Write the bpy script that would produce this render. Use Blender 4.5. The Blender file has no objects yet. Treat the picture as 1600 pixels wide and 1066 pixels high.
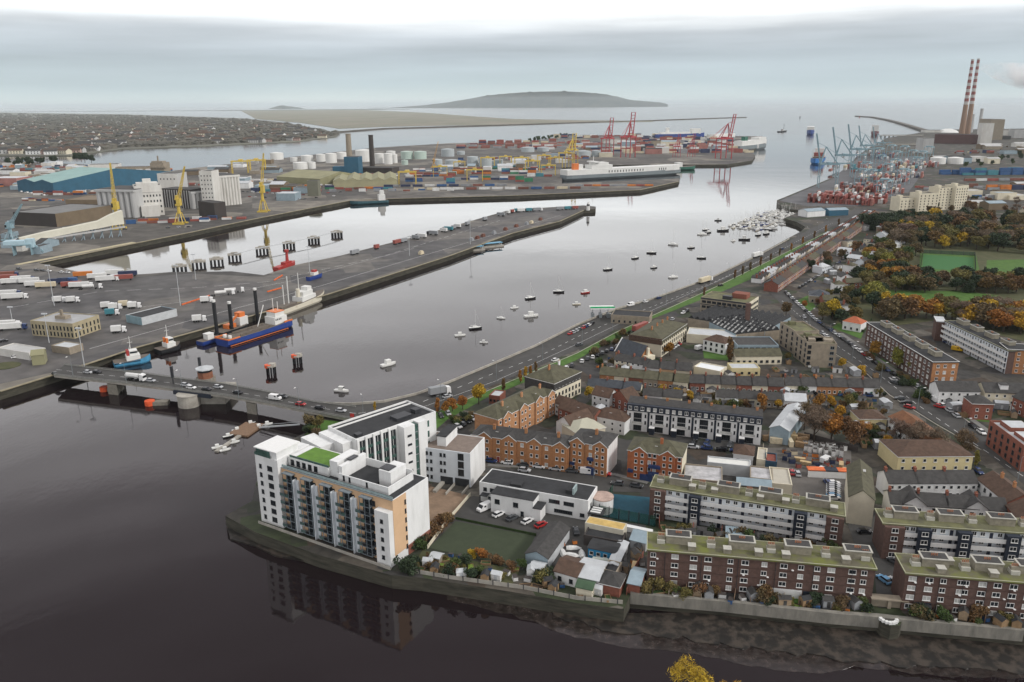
import bpy, bmesh, math, random
from mathutils import Vector, Matrix
from mathutils.geometry import tessellate_polygon
R = random.Random(7)
sc = bpy.context.scene
col = sc.collection
# ---------------------------------------------------------------- camera
FPX = 1244.0; TH = math.radians(16.585); RO = math.radians(.34); CH = 122.0
ct, st, cr, sr = math.cos(TH), math.sin(TH), math.cos(RO), math.sin(RO)
cf = Vector((0, ct, -st)); _r = Vector((1, 0, 0)); _u = Vector((0, st, ct))
crt = cr*_r - sr*_u; cup = sr*_r + cr*_u
cd = bpy.data.cameras.new('camera'); cam = bpy.data.objects.new('camera', cd); col.objects.link(cam)
M = Matrix((crt, cup, -cf)).transposed().to_4x4(); M.translation = (0, 0, CH)
cam.matrix_world = M
cd.sensor_width = 36; cd.lens = FPX/1600*36; cd.clip_start = 1; cd.clip_end = 400000
sc.camera = cam
# ---------------------------------------------------------------- sky, sun, exposure
SUN_EL, SUN_AZ = math.radians(34), math.radians(112)      # azimuth clockwise from +Y
w = bpy.data.worlds.new('World'); sc.world = w; w.use_nodes = True
nt = w.node_tree; N = nt.nodes; Lk = nt.links; N.clear()
out = N.new('ShaderNodeOutputWorld'); bg = N.new('ShaderNodeBackground'); bg.inputs[1].default_value = .1
Lk.new(bg.outputs[0], out.inputs[0])
sky = N.new('ShaderNodeTexSky'); sky.sky_type = 'NISHITA'; sky.sun_disc = False
sky.sun_elevation = SUN_EL; sky.sun_rotation = SUN_AZ
tc = N.new('ShaderNodeTexCoord'); sep = N.new('ShaderNodeSeparateXYZ'); Lk.new(tc.outputs['Generated'], sep.inputs[0])
def wnoise(sx, sz, scale, detail, off=0):
    mp = N.new('ShaderNodeMapping'); mp.inputs['Scale'].default_value = (sx, sx, sz); mp.inputs['Location'].default_value = (off, off, 0)
    Lk.new(tc.outputs['Generated'], mp.inputs[0]); n = N.new('ShaderNodeTexNoise')
    n.inputs['Scale'].default_value = scale; n.inputs['Detail'].default_value = detail
    Lk.new(mp.outputs[0], n.inputs['Vector']); return n.outputs[0]
def mth(op, a, b=None, c=None):
    m = N.new('ShaderNodeMath'); m.operation = op
    for i, v in enumerate((a, b, c)):
        if v is None: continue
        if isinstance(v, (int, float)): m.inputs[i].default_value = v
        else: Lk.new(v, m.inputs[i])
    return m.outputs[0]
n1 = wnoise(1, 9, 2.2, 7); n2 = wnoise(1, 14, 2.6, 8, 3)
el = mth('ADD', sep.outputs[2], mth('MULTIPLY', mth('SUBTRACT', n1, .5), .034))     # cloud edge wanders
ramp = N.new('ShaderNodeValToRGB'); Lk.new(mth('MULTIPLY', el, 1.0), ramp.inputs[0])
cs = [(0, (.60, .67, .67)), (.006, (.53, .61, .62)), (.022, (.44, .525, .56)), (.055, (.40, .455, .50)), (.080, (.49, .53, .57)), (.100, (1.0, 1.03, 1.05)),
      (.13, (1.38, 1.4, 1.4)), (.18, (1.3, 1.3, 1.3)), (.25, (1.24, 1.22, 1.22)), (.34, (1.10, 1.06, 1.07)), (.42, (.66, .62, .635)), (.50, (.39, .355, .37)), (.64, (.34, .30, .315)), (.76, (.85, .85, .86)), (1, (.92, .92, .93))]
e = ramp.color_ramp.elements
e[0].position = 0; e[0].color = (*cs[0][1], 1); e[1].position = 1; e[1].color = (*cs[-1][1], 1)
for p, c in cs[1:-1]:
    q = e.new(p); q.color = (*c, 1)
var = mth('MULTIPLY_ADD', mth('SUBTRACT', n2, .5), mth('MULTIPLY', mth('MINIMUM', mth('MULTIPLY', sep.outputs[2], 14.0), 1.0), 1.1), 1.0)
vm = N.new('ShaderNodeVectorMath'); vm.operation = 'SCALE'; Lk.new(ramp.outputs[0], vm.inputs[0])
Lk.new(mth('MULTIPLY', var, 10.0), vm.inputs['Scale'])
mx = N.new('ShaderNodeMix'); mx.data_type = 'RGBA'; mx.inputs[0].default_value = .94
Lk.new(sky.outputs[0], mx.inputs[6]); Lk.new(vm.outputs[0], mx.inputs[7]); Lk.new(mx.outputs[2], bg.inputs[0])
sl = bpy.data.lights.new('sun', 'SUN'); sl.energy = 1.5; sl.angle = math.radians(10); sl.color = (1, .965, .92)
so = bpy.data.objects.new('sun', sl); col.objects.link(so)
sv = Vector((math.sin(SUN_AZ)*math.cos(SUN_EL), math.cos(SUN_AZ)*math.cos(SUN_EL), math.sin(SUN_EL)))
so.rotation_euler = sv.to_track_quat('Z', 'Y').to_euler(); so.location = (0, 0, 900)
sc.view_settings.view_transform = 'Standard'; sc.view_settings.look = 'None'
sc.view_settings.exposure = .36; sc.view_settings.gamma = 1; sc.view_settings.use_curve_mapping = False
sc.render.engine = 'CYCLES'; sc.cycles.max_bounces = 4; sc.cycles.diffuse_bounces = 2; sc.cycles.glossy_bounces = 2
sc.cycles.transmission_bounces = 2; sc.cycles.volume_bounces = 2; sc.cycles.transparent_max_bounces = 4
sc.cycles.use_denoising = True
# ---------------------------------------------------------------- helpers
def G(x, y, z=4.0):                       # a point of the photograph, laid on the level z of the real place
    d = cf + (x-800)/FPX*crt + (533-y)/FPX*cup
    t = (z-CH)/d.z
    return (d.x*t, d.y*t)
def PX(X, Y, Z=4.0):
    v = Vector((X, Y, Z-CH)); c = v.dot(cf)
    return (800+FPX*v.dot(crt)/c, 533-FPX*v.dot(cup)/c)
MATS = {}
def mat(name, c, rough=.8, var=.25, scale=.5, c2=None, metal=0, bump=0, island=0, spec=.5, thr=None, coord='pos', stretch=None, emit=None, ior=1.45):
    if name in MATS: return MATS[name]
    m = bpy.data.materials.new(name); MATS[name] = m; m.use_nodes = True
    n = m.node_tree.nodes; l = m.node_tree.links; b = n['Principled BSDF']
    b.inputs['Roughness'].default_value = rough; b.inputs['Metallic'].default_value = metal
    b.inputs['Specular IOR Level'].default_value = spec; b.inputs['IOR'].default_value = ior
    if c2 is None: c2 = tuple(min(1, x*(1+var)) for x in c); c = tuple(x*(1-var) for x in c)
    if coord == 'pos': src = n.new('ShaderNodeNewGeometry').outputs['Position']
    else: src = n.new('ShaderNodeTexCoord').outputs['Object']
    if stretch:
        mp = n.new('ShaderNodeMapping'); mp.inputs['Scale'].default_value = stretch; l.new(src, mp.inputs[0]); src = mp.outputs[0]
    tx = n.new('ShaderNodeTexNoise'); tx.inputs['Scale'].default_value = scale; tx.inputs['Detail'].default_value = 5
    tx.inputs['Roughness'].default_value = .65; l.new(src, tx.inputs['Vector'])
    rp = n.new('ShaderNodeValToRGB'); rp.color_ramp.elements[0].color = (*c, 1); rp.color_ramp.elements[1].color = (*c2, 1)
    a, z = thr or (.3, .7)
    rp.color_ramp.elements[0].position = a; rp.color_ramp.elements[1].position = z
    l.new(tx.outputs[0], rp.inputs[0]); cs_ = rp.outputs[0]
    if island:
        gi = n.new('ShaderNodeNewGeometry'); hv = n.new('ShaderNodeHueSaturation'); mr = n.new('ShaderNodeMapRange')
        mr.inputs[3].default_value = 1-island; mr.inputs[4].default_value = 1+island
        l.new(gi.outputs['Random Per Island'], mr.inputs[0]); l.new(mr.outputs[0], hv.inputs['Value'])
        oi = n.new('ShaderNodeObjectInfo'); mo = n.new('ShaderNodeMapRange'); mo.inputs[3].default_value = .485; mo.inputs[4].default_value = .515
        l.new(oi.outputs['Random'], mo.inputs[0]); l.new(mo.outputs[0], hv.inputs['Hue'])
        l.new(cs_, hv.inputs['Color']); cs_ = hv.outputs[0]
    l.new(cs_, b.inputs['Base Color'])
    if bump:
        bn = n.new('ShaderNodeBump'); bn.inputs['Strength'].default_value = bump; l.new(tx.outputs[0], bn.inputs['Height']); l.new(bn.outputs[0], b.inputs['Normal'])
    if emit: b.inputs['Emission Color'].default_value = (*c, 1); b.inputs['Emission Strength'].default_value = emit
    return m
class MB:
    def __init__(s): s.v = []; s.f = []; s.mi = []
    def face(s, pts, mi=0):
        b = len(s.v); s.v += [tuple(p) for p in pts]; s.f.append(tuple(range(b, b+len(pts)))); s.mi.append(mi); return s
    def _idx(s, pts, fs, mi):
        b = len(s.v); s.v += [tuple(p) for p in pts]
        for k, f in enumerate(fs): s.f.append(tuple(b+i for i in f)); s.mi.append(mi if isinstance(mi, int) else mi[k])
        return s
    def box(s, x0, y0, z0, x1, y1, z1, mi=0):
        p = [(x0,y0,z0),(x1,y0,z0),(x1,y1,z0),(x0,y1,z0),(x0,y0,z1),(x1,y0,z1),(x1,y1,z1),(x0,y1,z1)]
        return s._idx(p, [(0,3,2,1),(4,5,6,7),(0,1,5,4),(1,2,6,5),(2,3,7,6),(3,0,4,7)], mi)
    def prism(s, pts, z0, z1, mi=0, mt=None, bottom=False):     # polygon in plan, extruded
        if mt is None: mt = mi
        a = sum(p[0]*q[1]-q[0]*p[1] for p, q in zip(pts, pts[1:]+pts[:1]))
        if a < 0: pts = pts[::-1]
        n = len(pts); b = len(s.v); s.v += [(p[0],p[1],z0) for p in pts] + [(p[0],p[1],z1) for p in pts]
        for i in range(n): j = (i+1) % n; s.f.append((b+i,b+j,b+n+j,b+n+i)); s.mi.append(mi)
        for t in tessellate_polygon([[Vector((p[0],p[1],0)) for p in pts]]):
            q = [b+n+i for i in t]; A, B, C = (Vector(s.v[i]) for i in q)
            if (B-A).cross(C-A).z < 0: q.reverse()
            s.f.append(tuple(q)); s.mi.append(mt)
            if bottom: s.f.append(tuple(i-n for i in reversed(q))); s.mi.append(mi)
        return s
    def cyl(s, x, y, z0, z1, r0, r1=None, n=12, mi=0, cap=True):
        r1 = r0 if r1 is None else r1; b = len(s.v)
        for z, r in ((z0, r0), (z1, r1)):
            s.v += [(x+r*math.cos(2*math.pi*i/n), y+r*math.sin(2*math.pi*i/n), z) for i in range(n)]
        for i in range(n): j = (i+1) % n; s.f.append((b+i,b+j,b+n+j,b+n+i)); s.mi.append(mi)
        if cap: s.f.append(tuple(range(b+n, b+2*n))); s.mi.append(mi)
        return s
    def bar(s, p, q, r, mi=0, r2=None, n=4):
        p = Vector(p); q = Vector(q); d = (q-p)
        if d.length < 1e-6: return s
        d.normalize(); a = d.cross(Vector((0,0,1)))
        if a.length < 1e-3: a = Vector((1,0,0))
        a.normalize(); c = d.cross(a); b = len(s.v); r2 = r if r2 is None else r2
        for o, rr in ((p, r), (q, r2)):
            for i in range(n): t = 2*math.pi*(i+.5)/n; s.v.append(tuple(o+a*rr*math.cos(t)+c*rr*math.sin(t)))
        for i in range(n): j = (i+1) % n; s.f.append((b+i,b+j,b+n+j,b+n+i)); s.mi.append(mi)
        s.f.append(tuple(b+i for i in reversed(range(n)))); s.mi.append(mi); s.f.append(tuple(b+n+i for i in range(n))); s.mi.append(mi)
        return s
    def loft(s, rings, mi=0, cap0=True, cap1=True, mcap=None):
        n = len(rings[0]); b = len(s.v)
        for r in rings: s.v += [tuple(p) for p in r]
        for k in range(len(rings)-1):
            for i in range(n): j = (i+1) % n; s.f.append((b+k*n+i,b+k*n+j,b+(k+1)*n+j,b+(k+1)*n+i)); s.mi.append(mi)
        mc = mi if mcap is None else mcap
        if cap0: s.f.append(tuple(b+i for i in reversed(range(n)))); s.mi.append(mc)
        if cap1: s.f.append(tuple(b+(len(rings)-1)*n+i for i in range(n))); s.mi.append(mc)
        return s
    def mesh(s, name, mats, smooth=False):
        me = bpy.data.meshes.new(name); me.from_pydata(s.v, [], s.f)
        for m in (mats if isinstance(mats, (list, tuple)) else [mats]): me.materials.append(m)
        me.polygons.foreach_set('material_index', s.mi)
        if smooth: me.polygons.foreach_set('use_smooth', [True]*len(s.f))
        me.update(); return me
def ob(name, me, parent=None, loc=(0,0,0), rz=0, label=None, cat=None, group=None, kind=None, sc_=None):
    if isinstance(me, MB): raise TypeError
    o = bpy.data.objects.new(name, me); col.objects.link(o)
    o.location = loc; o.rotation_euler = (0, 0, rz)
    if sc_ is not None: o.scale = (sc_,)*3 if isinstance(sc_, (int, float)) else sc_
    if parent is not None: o.parent = parent
    if label: o['label'] = label
    if cat: o['category'] = cat
    if group: o['group'] = group
    if kind: o['kind'] = kind
    return o
KIDS = {}
def kids(o):
    return [c for c in KIDS.get(o.name, [])]
def part(name, me, parent, loc=(0,0,0), rz=0, **k):
    o = ob(name, me, parent, loc, rz, **k); KIDS.setdefault(parent.name, []).append(o); return o
def dup(o, loc=None, rz=None, label=None, group=None, sc_=None, parent=None):
    c = o.copy(); col.objects.link(c)
    if parent is not None: c.parent = parent
    if loc is not None: c.location = loc
    if rz is not None: c.rotation_euler = (0, 0, rz)
    if sc_ is not None: c.scale = (sc_,)*3 if isinstance(sc_, (int, float)) else sc_
    if label: c['label'] = label
    if group: c['group'] = group
    for k in list(kids(o)):
        d = dup(k, parent=c); KIDS.setdefault(c.name, []).append(d)
    return c
NUM = 'first second third fourth fifth sixth seventh eighth ninth tenth eleventh twelfth thirteenth fourteenth fifteenth sixteenth seventeenth eighteenth nineteenth twentieth'.split()
def nth(i):                               # 0-based
    if i < 20: return NUM[i]
    t, r = divmod(i+1, 10); T = {2:'twent',3:'thirt',4:'fort',5:'fift',6:'sixt',7:'sevent',8:'eight',9:'ninet'}
    if t not in T: return str(i+1)+'th'
    return T[t]+('ieth' if r == 0 else 'y-'+NUM[r-1])
def pick(*a): return R.choice(a)
def lerp(a, b, t): return a+(b-a)*t
def pl(*pts, z=4.0): return [G(p[0], p[1], p[2] if len(p) > 2 else z) for p in pts]
def sheet(name, pts, z, m, t=.02, kind='structure', **k):
    return ob(name, MB().prism(pts, z-t, z, 0).mesh(name, m), kind=kind, **k)
def along(pts, step, off=0.0, closed=False):      # points every `step` metres of a polyline -> (x, y, angle)
    res = []; d = off
    for a, b in zip(pts, pts[1:]):
        L = math.dist(a, b); an = math.atan2(b[1]-a[1], b[0]-a[0])
        while d < L: res.append((a[0]+(b[0]-a[0])*d/L, a[1]+(b[1]-a[1])*d/L, an)); d += step
        d -= L
    return res
# ---------------------------------------------------------------- water
wm = bpy.data.materials.new('water'); wm.use_nodes = True
n = wm.node_tree.nodes; l = wm.node_tree.links; b = n['Principled BSDF']
b.inputs['Base Color'].default_value = (.012, .008, .009, 1); b.inputs['Roughness'].default_value = .045; b.inputs['IOR'].default_value = 1.38
g_ = n.new('ShaderNodeNewGeometry')
def wn(scale, st_, det):
    mp = n.new('ShaderNodeMapping'); mp.inputs['Scale'].default_value = st_; l.new(g_.outputs['Position'], mp.inputs[0])
    t = n.new('ShaderNodeTexNoise'); t.inputs['Scale'].default_value = scale; t.inputs['Detail'].default_value = det; l.new(mp.outputs[0], t.inputs['Vector']); return t.outputs[0]
b1 = n.new('ShaderNodeBump'); b1.inputs['Strength'].default_value = .14; b1.inputs['Distance'].default_value = .12; l.new(wn(.55, (1, .6, 1), 4), b1.inputs['Height'])
b2 = n.new('ShaderNodeBump'); b2.inputs['Strength'].default_value = .2; b2.inputs['Distance'].default_value = .4; l.new(wn(.05, (1, .5, 1), 3), b2.inputs['Height'])
l.new(b1.outputs[0], b2.inputs['Normal']); l.new(b2.outputs[0], b.inputs['Normal'])
mr = n.new('ShaderNodeMapRange'); l.new(wn(.008, (.5, 1.6, 1), 5), mr.inputs[0]); mr.inputs[1].default_value = .35; mr.inputs[2].default_value = .7
mr.inputs[3].default_value = .015; mr.inputs[4].default_value = .075; sx_ = n.new('ShaderNodeSeparateXYZ'); l.new(g_.outputs['Position'], sx_.inputs[0]); far_r = n.new('ShaderNodeMapRange'); l.new(sx_.outputs[1], far_r.inputs[0]); far_r.inputs[1].default_value = 900; far_r.inputs[2].default_value = 3500; far_r.inputs[3].default_value = 0; far_r.inputs[4].default_value = .11
ad = n.new('ShaderNodeMath'); ad.operation = 'ADD'; l.new(mr.outputs[0], ad.inputs[0]); l.new(far_r.outputs[0], ad.inputs[1]); l.new(ad.outputs[0], b.inputs['Roughness'])      # the open bay is choppier than the river
sheet('water', [(-90000, -400), (90000, -400), (90000, 160000), (-90000, 160000)], 0, wm, t=1)
# ---------------------------------------------------------------- ground
asph = mat('asphalt', (.052, .050, .047), .85, .3, .12)
asph2 = None
conc = mat('concrete', (.33, .31, .27), .9, .25, .3)
quayw = mat('quay wall', (.022, .022, .015), .9, scale=.5, c2=(.085, .078, .058), stretch=(.3, .3, 2))
def plots(name, cols, scale, nscale, dist='CHEBYCHEV', rough=.9):
    m = bpy.data.materials.new(name); MATS[name] = m; m.use_nodes = True; n = m.node_tree.nodes; l = m.node_tree.links; b = n['Principled BSDF']; b.inputs['Roughness'].default_value = rough
    g = n.new('ShaderNodeNewGeometry'); mp = n.new('ShaderNodeMapping'); mp.inputs['Rotation'].default_value = (0, 0, -.3); l.new(g.outputs['Position'], mp.inputs[0])
    v = n.new('ShaderNodeTexVoronoi'); v.distance = dist; v.inputs['Scale'].default_value = scale; l.new(mp.outputs[0], v.inputs['Vector'])
    sp_ = n.new('ShaderNodeSeparateColor'); l.new(v.outputs['Color'], sp_.inputs[0]); r = n.new('ShaderNodeValToRGB'); r.color_ramp.interpolation = 'CONSTANT'; l.new(sp_.outputs[0], r.inputs[0])
    e = r.color_ramp.elements; e[0].color = (*cols[0], 1); e[1].position = 1/len(cols); e[1].color = (*cols[1], 1)
    for i, c in enumerate(cols[2:]): q = e.new((i+2)/len(cols)); q.color = (*c, 1)
    t = n.new('ShaderNodeTexNoise'); t.inputs['Scale'].default_value = nscale; t.inputs['Detail'].default_value = 6; l.new(g.outputs['Position'], t.inputs['Vector'])
    mr = n.new('ShaderNodeMapRange'); mr.inputs[1].default_value = .25; mr.inputs[2].default_value = .75; mr.inputs[3].default_value = .55; mr.inputs[4].default_value = 1.5; l.new(t.outputs[0], mr.inputs[0])
    vm = n.new('ShaderNodeVectorMath'); vm.operation = 'SCALE'; l.new(r.outputs[0], vm.inputs[0]); l.new(mr.outputs[0], vm.inputs['Scale']); l.new(vm.outputs[0], b.inputs['Base Color']); return m
landm = plots('town ground', [(.036,.034,.031),(.027,.036,.014),(.065,.056,.044),(.04,.036,.029),(.024,.028,.016),(.095,.085,.07),(.034,.032,.031),(.048,.035,.024)], .085, .4)
portm = plots('port ground', [(.07,.064,.056),(.09,.083,.073),(.14,.128,.11),(.055,.051,.047),(.08,.072,.062),(.16,.145,.12)], .016, .08)
grass = mat('grass', (.04, .095, .013), .95, scale=.3, c2=(.075, .155, .022))
grass_d = mat('dull grass', (.045, .055, .018), .95, scale=.2, c2=(.09, .085, .04))
south = pl((352,806),(400,832),(500,868),(612,899),(660,903),(800,925),(900,942),(975,952),(985,929),(1135,942),(1300,960),(1372,966)) + \
    pl((1378,973),(1392,979),(1406,977),(1410,970),(1600,987)) + [(330, 118), (420, -60), (5200, -60), (6000, 2800)] + \
    pl((2400,195),(1600,201),(1440,203),(1440,207),(1385,216),(1360,230),(1340,243),(1325,260),(1302,277),(1214,313),(1214,318),(1232,327),(1251,329),(1240,335),(1225,341),(1245,347),(1259,355),(1251,362),
    (1232,372),(1187,396),(1112,432),(1091,440),(1012,468),(961,482),(900,507),(835,540),(700,597),(650,615),(600,627),(550,632),(497,630),(490,652),(485,672),(450,690),(420,715),(400,755),(394,783))
ob('south_bank_ground', MB().prism(south, -3, 4, 0, 1).mesh('south_bank_ground', [quayw, landm]), kind='structure')
north = pl((-700,800),(0,611),(78,587),(94,582),(140,567),(175,552),(215,542),(310,516),(510,460),(700,400),(800,364),(875,345),(912,328),(930,327),(931,323),(912,321),(825,326),(800,327),
    (660,367),(530,400),(462,414),(412,430),(362,424),(310,425),(270,425),(230,428),(160,432),(110,422),(60,411),(209,381),(300,363),(400,342),(545,314),(605,311),(800,306),(1000,297),(1060,284),(1062,279),
    (878,287),(878,262),(935,258),(1137,257),(1175,251),(1180,243),(1172,236),(1190,228),(1192,213),(1025,212),(892,211),(822,222),(700,224),(585,231),(415,250),(300,263),(262,268),(150,258),(0,251),(-700,250))
ob('north_port_ground', MB().prism(north, -3, 4, 0, 1).mesh('north_port_ground', [quayw, portm]), kind='structure')
# Clontarf shore, island of sand, breakwaters
clon = mat('far town ground', (.09, .088, .072), .95, scale=.004, c2=(.17, .17, .13))
sheet('far_shore_ground', pl((-900,248),(0,243),(110,243),(190,233),(350,227),(460,222),(525,214),(529,209),(490,200),(440,191),(380,185),(200,179),(0,176),(-900,180), z=2), 2, clon, t=4)
sand = mat('salt marsh', (.235, .205, .16), .95, scale=.0035, c2=(.15, .16, .11), stretch=(1, .3, 1))
sheet('sand_island', pl((375,172.5),(560,171.6),(660,176),(740,182),(800,186),(900,188),(1020,189),(1020,190.2),(900,192),(800,195),(700,196),(600,198),(530,201),(470,192),(400,186), z=1), 1.5, sand, t=3)
rock = mat('breakwater rock', (.10, .09, .075), .95, .4, .3)
def strip(name, pts, wd, z0, z1, m, kind='structure', **k):
    mb = MB()
    for a, b_ in zip(pts, pts[1:]):
        d = Vector((b_[0]-a[0], b_[1]-a[1])); nn = Vector((-d.y, d.x)).normalized()*wd/2
        mb.prism([(a[0]+nn.x, a[1]+nn.y), (b_[0]+nn.x, b_[1]+nn.y), (b_[0]-nn.x, b_[1]-nn.y), (a[0]-nn.x, a[1]-nn.y)], z0, z1)
    return ob(name, mb.mesh(name, m), kind=kind, **k)
o = strip('breakwater', pl((524,208),(560,205),(600,202),(700,199),(800,196),(920,192),(1020,189),(1100,186),(1165,184), z=0), 22, -2, 6, rock, kind=None, label='long low breakwater crossing the bay from the sand island', cat='breakwater')
o = strip('breakwater', pl((1445,206),(1420,198),(1400,192),(1385,188.3),(1362,184),(1338,182.3), z=0), 26, -2, 8, rock, kind=None, label='curved stone breakwater running out from the power station', cat='breakwater')
# Howth head: a ridged headland about 20 km off
hills = mat('heather hill', (.012, .022, .018), .95, scale=.003, c2=(.06, .06, .045), thr=(.4,.6))
prof = [(575,169.6),(590,168),(620,166),(660,163.4),(700,159),(735,153.5),(760,149),(790,146.4),(815,144.6),(850,143.6),(880,143.4),(910,144.8),(940,147.4),(965,152),(985,157),(1010,159.2),(1035,161.3),(1046,165)]
def hill(name, prof, yb, depth, m, step=6):
    mb = MB(); xs = []; x = prof[0][0]
    while x <= prof[-1][0]:
        for a, b_ in zip(prof, prof[1:]):
            if a[0] <= x <= b_[0]: y = lerp(a[1], b_[1], (x-a[0])/(b_[0]-a[0])); break
        xs.append((x, y)); x += step
    D = G(800, yb, 0)[1]; rows = []
    for k in range(9):
        t = k/8; row = []
        for x, y in xs:
            X, Y = G(x, yb, 0); s_ = (D+depth*t)/Y; hgt = max(1, (CH - 0) + (D+depth*.5)*(-(y-PX(G(x, yb, 0)[0], 1e7, 0)[1]))/FPX/ct/ct)
            f = math.sin(math.pi*min(1, max(0, t)))**.8*(1+.05*math.sin(x*.11+k*1.7)+.06*math.sin(x*.37+k*3)) if 0 < k < 8 else 0
            if k == 4: f = 1
            row.append((X*s_, D+depth*t, hgt*f*.87))
        rows.append(row)
    n_ = len(xs)
    for r_ in rows: mb.v += r_
    for k in range(8):
        for i in range(n_-1): mb.f.append((k*n_+i, k*n_+i+1, (k+1)*n_+i+1, (k+1)*n_+i)); mb.mi.append(0)
    return ob(name, mb.mesh(name, m, True), kind='structure')
hill('headland_hill', prof, 168.3, 4200, hills)
hill('islet_hill', [(418,167.5),(428,164.5),(440,161.6),(452,163.4),(470,165.6),(480,168)], 168.3, 1200, hills, 4)
hill('far_coast_hill', [(-60,172),(0,169.5),(60,169.0),(200,169.2),(330,168.8),(450,168.4),(590,168.2),(640,170)], 170.6, 1500, hills, 10)
# mudflat at low tide
mud = mat('mud', (.010, .008, .006), .5, scale=.33, c2=(.05, .039, .030), thr=(.45, .6), bump=.5, spec=.6)
mudw = mat('wet mud', (.012, .009, .008), .16, scale=.6, c2=(.045, .035, .031), thr=(.4, .65), spec=.9)
def wavy(pts, amp, step=3):
    r_ = []
    for x, y, a in along(pts, step): r_.append((x+R.uniform(-amp, amp), y+R.uniform(-amp, amp)))
    return r_
lo = wavy(pl((700,935),(800,960),(880,990),(960,1008),(1060,1018),(1150,1036),(1230,1050),(1290,1052),(1330,1043),(1420,1052),(1600,1062),(1800,1068), z=.1), .7)
hi = pl((1800,1020),(1600,1003),(1400,986),(1135,957),(975,960),(820,936),(700,915), z=.1)
sheet('mud_shallows', lo+hi, .06, mudw, t=.5)
lo2 = wavy(pl((860,962),(960,985),(1060,996),(1180,1014),(1260,1024),(1400,1040),(1600,1050),(1800,1056), z=.3), .9, 2)
hi2 = pl((1800,1020),(1600,1003),(1400,986),(1135,957),(975,958),(860,942), z=.3)
sheet('mudflat', lo2+hi2, .3, mud, t=.5)
sheet('mudbank', pl((360,842),(400,853),(430,868),(500,880),(612,905),(700,918),(700,912),(612,897),(500,864),(400,830),(352,812), z=.5), .5, mud, t=2)
# surfaces
def road(name, pts, z, m=asph): return sheet(name, pts, z, m)
asph2 = plots('quay asphalt', [(.065,.062,.060),(.08,.074,.07),(.055,.052,.052),(.10,.092,.082),(.07,.066,.063)], .022, .10, rough=.75)
quay_top = pl((0,600),(78,583),(130,571),(310,513),(510,457),(700,397),(800,362),(875,343),(905,330),(905,323),(825,328),(800,330),(660,369),(530,402),(462,417),(412,433),(300,428),(160,436),(60,420),(-500,440),(-600,700))
sheet('quay_pavement', quay_top, 4.06, asph2, t=.05)
toll = pl((500,640),(497,633),(550,634),(600,630),(652,618),(702,600),(837,543),(902,510),(963,485),(1014,471),(1093,443),(1114,435),(1189,399),(1234,376),(1262,360),(1300,342),(1340,325),(1352,330),(1340,338),(1300,354),(1200,404),(1120,443),(1012,492),(960,516),(900,548),(830,577),(760,607),(690,636),(655,652),(560,658))
road('riverside_road', toll, 4.08)
strip_g = pl((655,655),(692,639),(762,610),(832,580),(902,551),(962,519),(1014,495),(1122,446),(1202,407),(1302,357),(1342,341),(1352,345),(1300,372),(1200,425),(1130,455),(1010,502),(960,530),(900,563),(850,585),(760,622),(700,655),(660,690),(640,690))
sheet('grass_verge', strip_g, 4.06, grass, t=.05)
sheet('grass_bank', pl((495,656),(560,660),(600,662),(560,672),(500,682)), 4.06, grass, t=.05)
main = pl((1180,438),(1200,455),(1287,540),(1355,582),(1390,615),(1462,660),(1532,700),(1600,757),(1700,830),(1700,780),(1600,718),(1560,690),(1500,647),(1432,605),(1390,580),(1312,525),(1275,500),(1218,447),(1200,435))
road('main_road', main, 4.08)
road('terrace_road', pl((700,708),(762,731),(888,736),(960,746),(1012,760),(1005,770),(935,768),(860,757),(700,728)), 4.08)
road('crescent_road', pl((760,640),(860,690),(970,720),(975,745),(985,700),(1180,700),(1180,690),(980,688),(930,676),(880,660),(905,615),(980,585),(1380,600),(1390,612),(1380,608),(1000,597),(940,610),(905,640),(860,672)), 4.07)
road('yard', pl((1195,700),(1330,700),(1330,792),(1190,782)), 4.07, mat('yard concrete', (.12, .11, .10), .9, .25, .1))
road('estate_road', pl((1318,800),(1385,800),(1392,850),(1410,880),(1412,950),(1372,950),(1365,885),(1335,850)), 4.09)
road('school_car_park', pl((690,800),(740,775),(925,812),(1010,820),(980,900),(880,890),(700,815)), 4.07)
road('courtyard_paving', pl((650,755),(735,775),(690,830),(640,850)), 4.08, mat('brown paving', (.22, .15, .10), .9, .2, .4))
sheet('bowling_green', pl((712,815),(836,838),(812,888),(670,857)), 4.10, mat('bowling green', (.040, .052, .028), .95, .15, .4))
sheet('garden_ground', pl((660,860),(812,892),(800,915),(640,893)), 4.09, grass_d)
sheet('blue_court', pl((955,772),(1020,778),(1025,822),(935,806)), 4.09, mat('blue court', (.015, .075, .11), .8, .2, .5))
sheet('park_ground', pl((1300,520),(1325,455),(1380,380),(1400,345),(1700,345),(1700,560),(1470,500),(1350,515)), 4.05, grass_d, t=.04)
for i, p in enumerate([((1376,454),(1500,455),(1560,462),(1560,476),(1378,477)), ((1542,407),(1620,405),(1640,450),(1568,448),(1540,428)), ((1436,424),(1438,396),(1525,399),(1532,428))]):
    sheet('park_lawn', pl(*p), 4.09, grass, t=.04)
sheet('sports_pitch', pl((1443,398),(1521,403),(1522,424),(1441,420)), 4.13, mat('artificial pitch', (.035, .13, .035), .95, .1, .5), t=.03)
sheet('terminal_apron', pl((1218,314),(1300,280),(1345,244),(1460,245),(1420,300),(1340,322),(1260,322)), 4.06, mat('apron', (.10, .10, .105), .9, .25, .03), t=.05)
sheet('river_path', pl((985,931),(1135,944),(1300,962),(1372,968),(1410,972),(1600,989),(1600,985),(1410,966),(1372,962),(1300,957),(1135,940),(985,927)), 4.6, mat('stained wall', (.13,.125,.11), .9, scale=.5, c2=(.25,.235,.20), stretch=(1,1,.3)), t=3.0)
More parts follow.
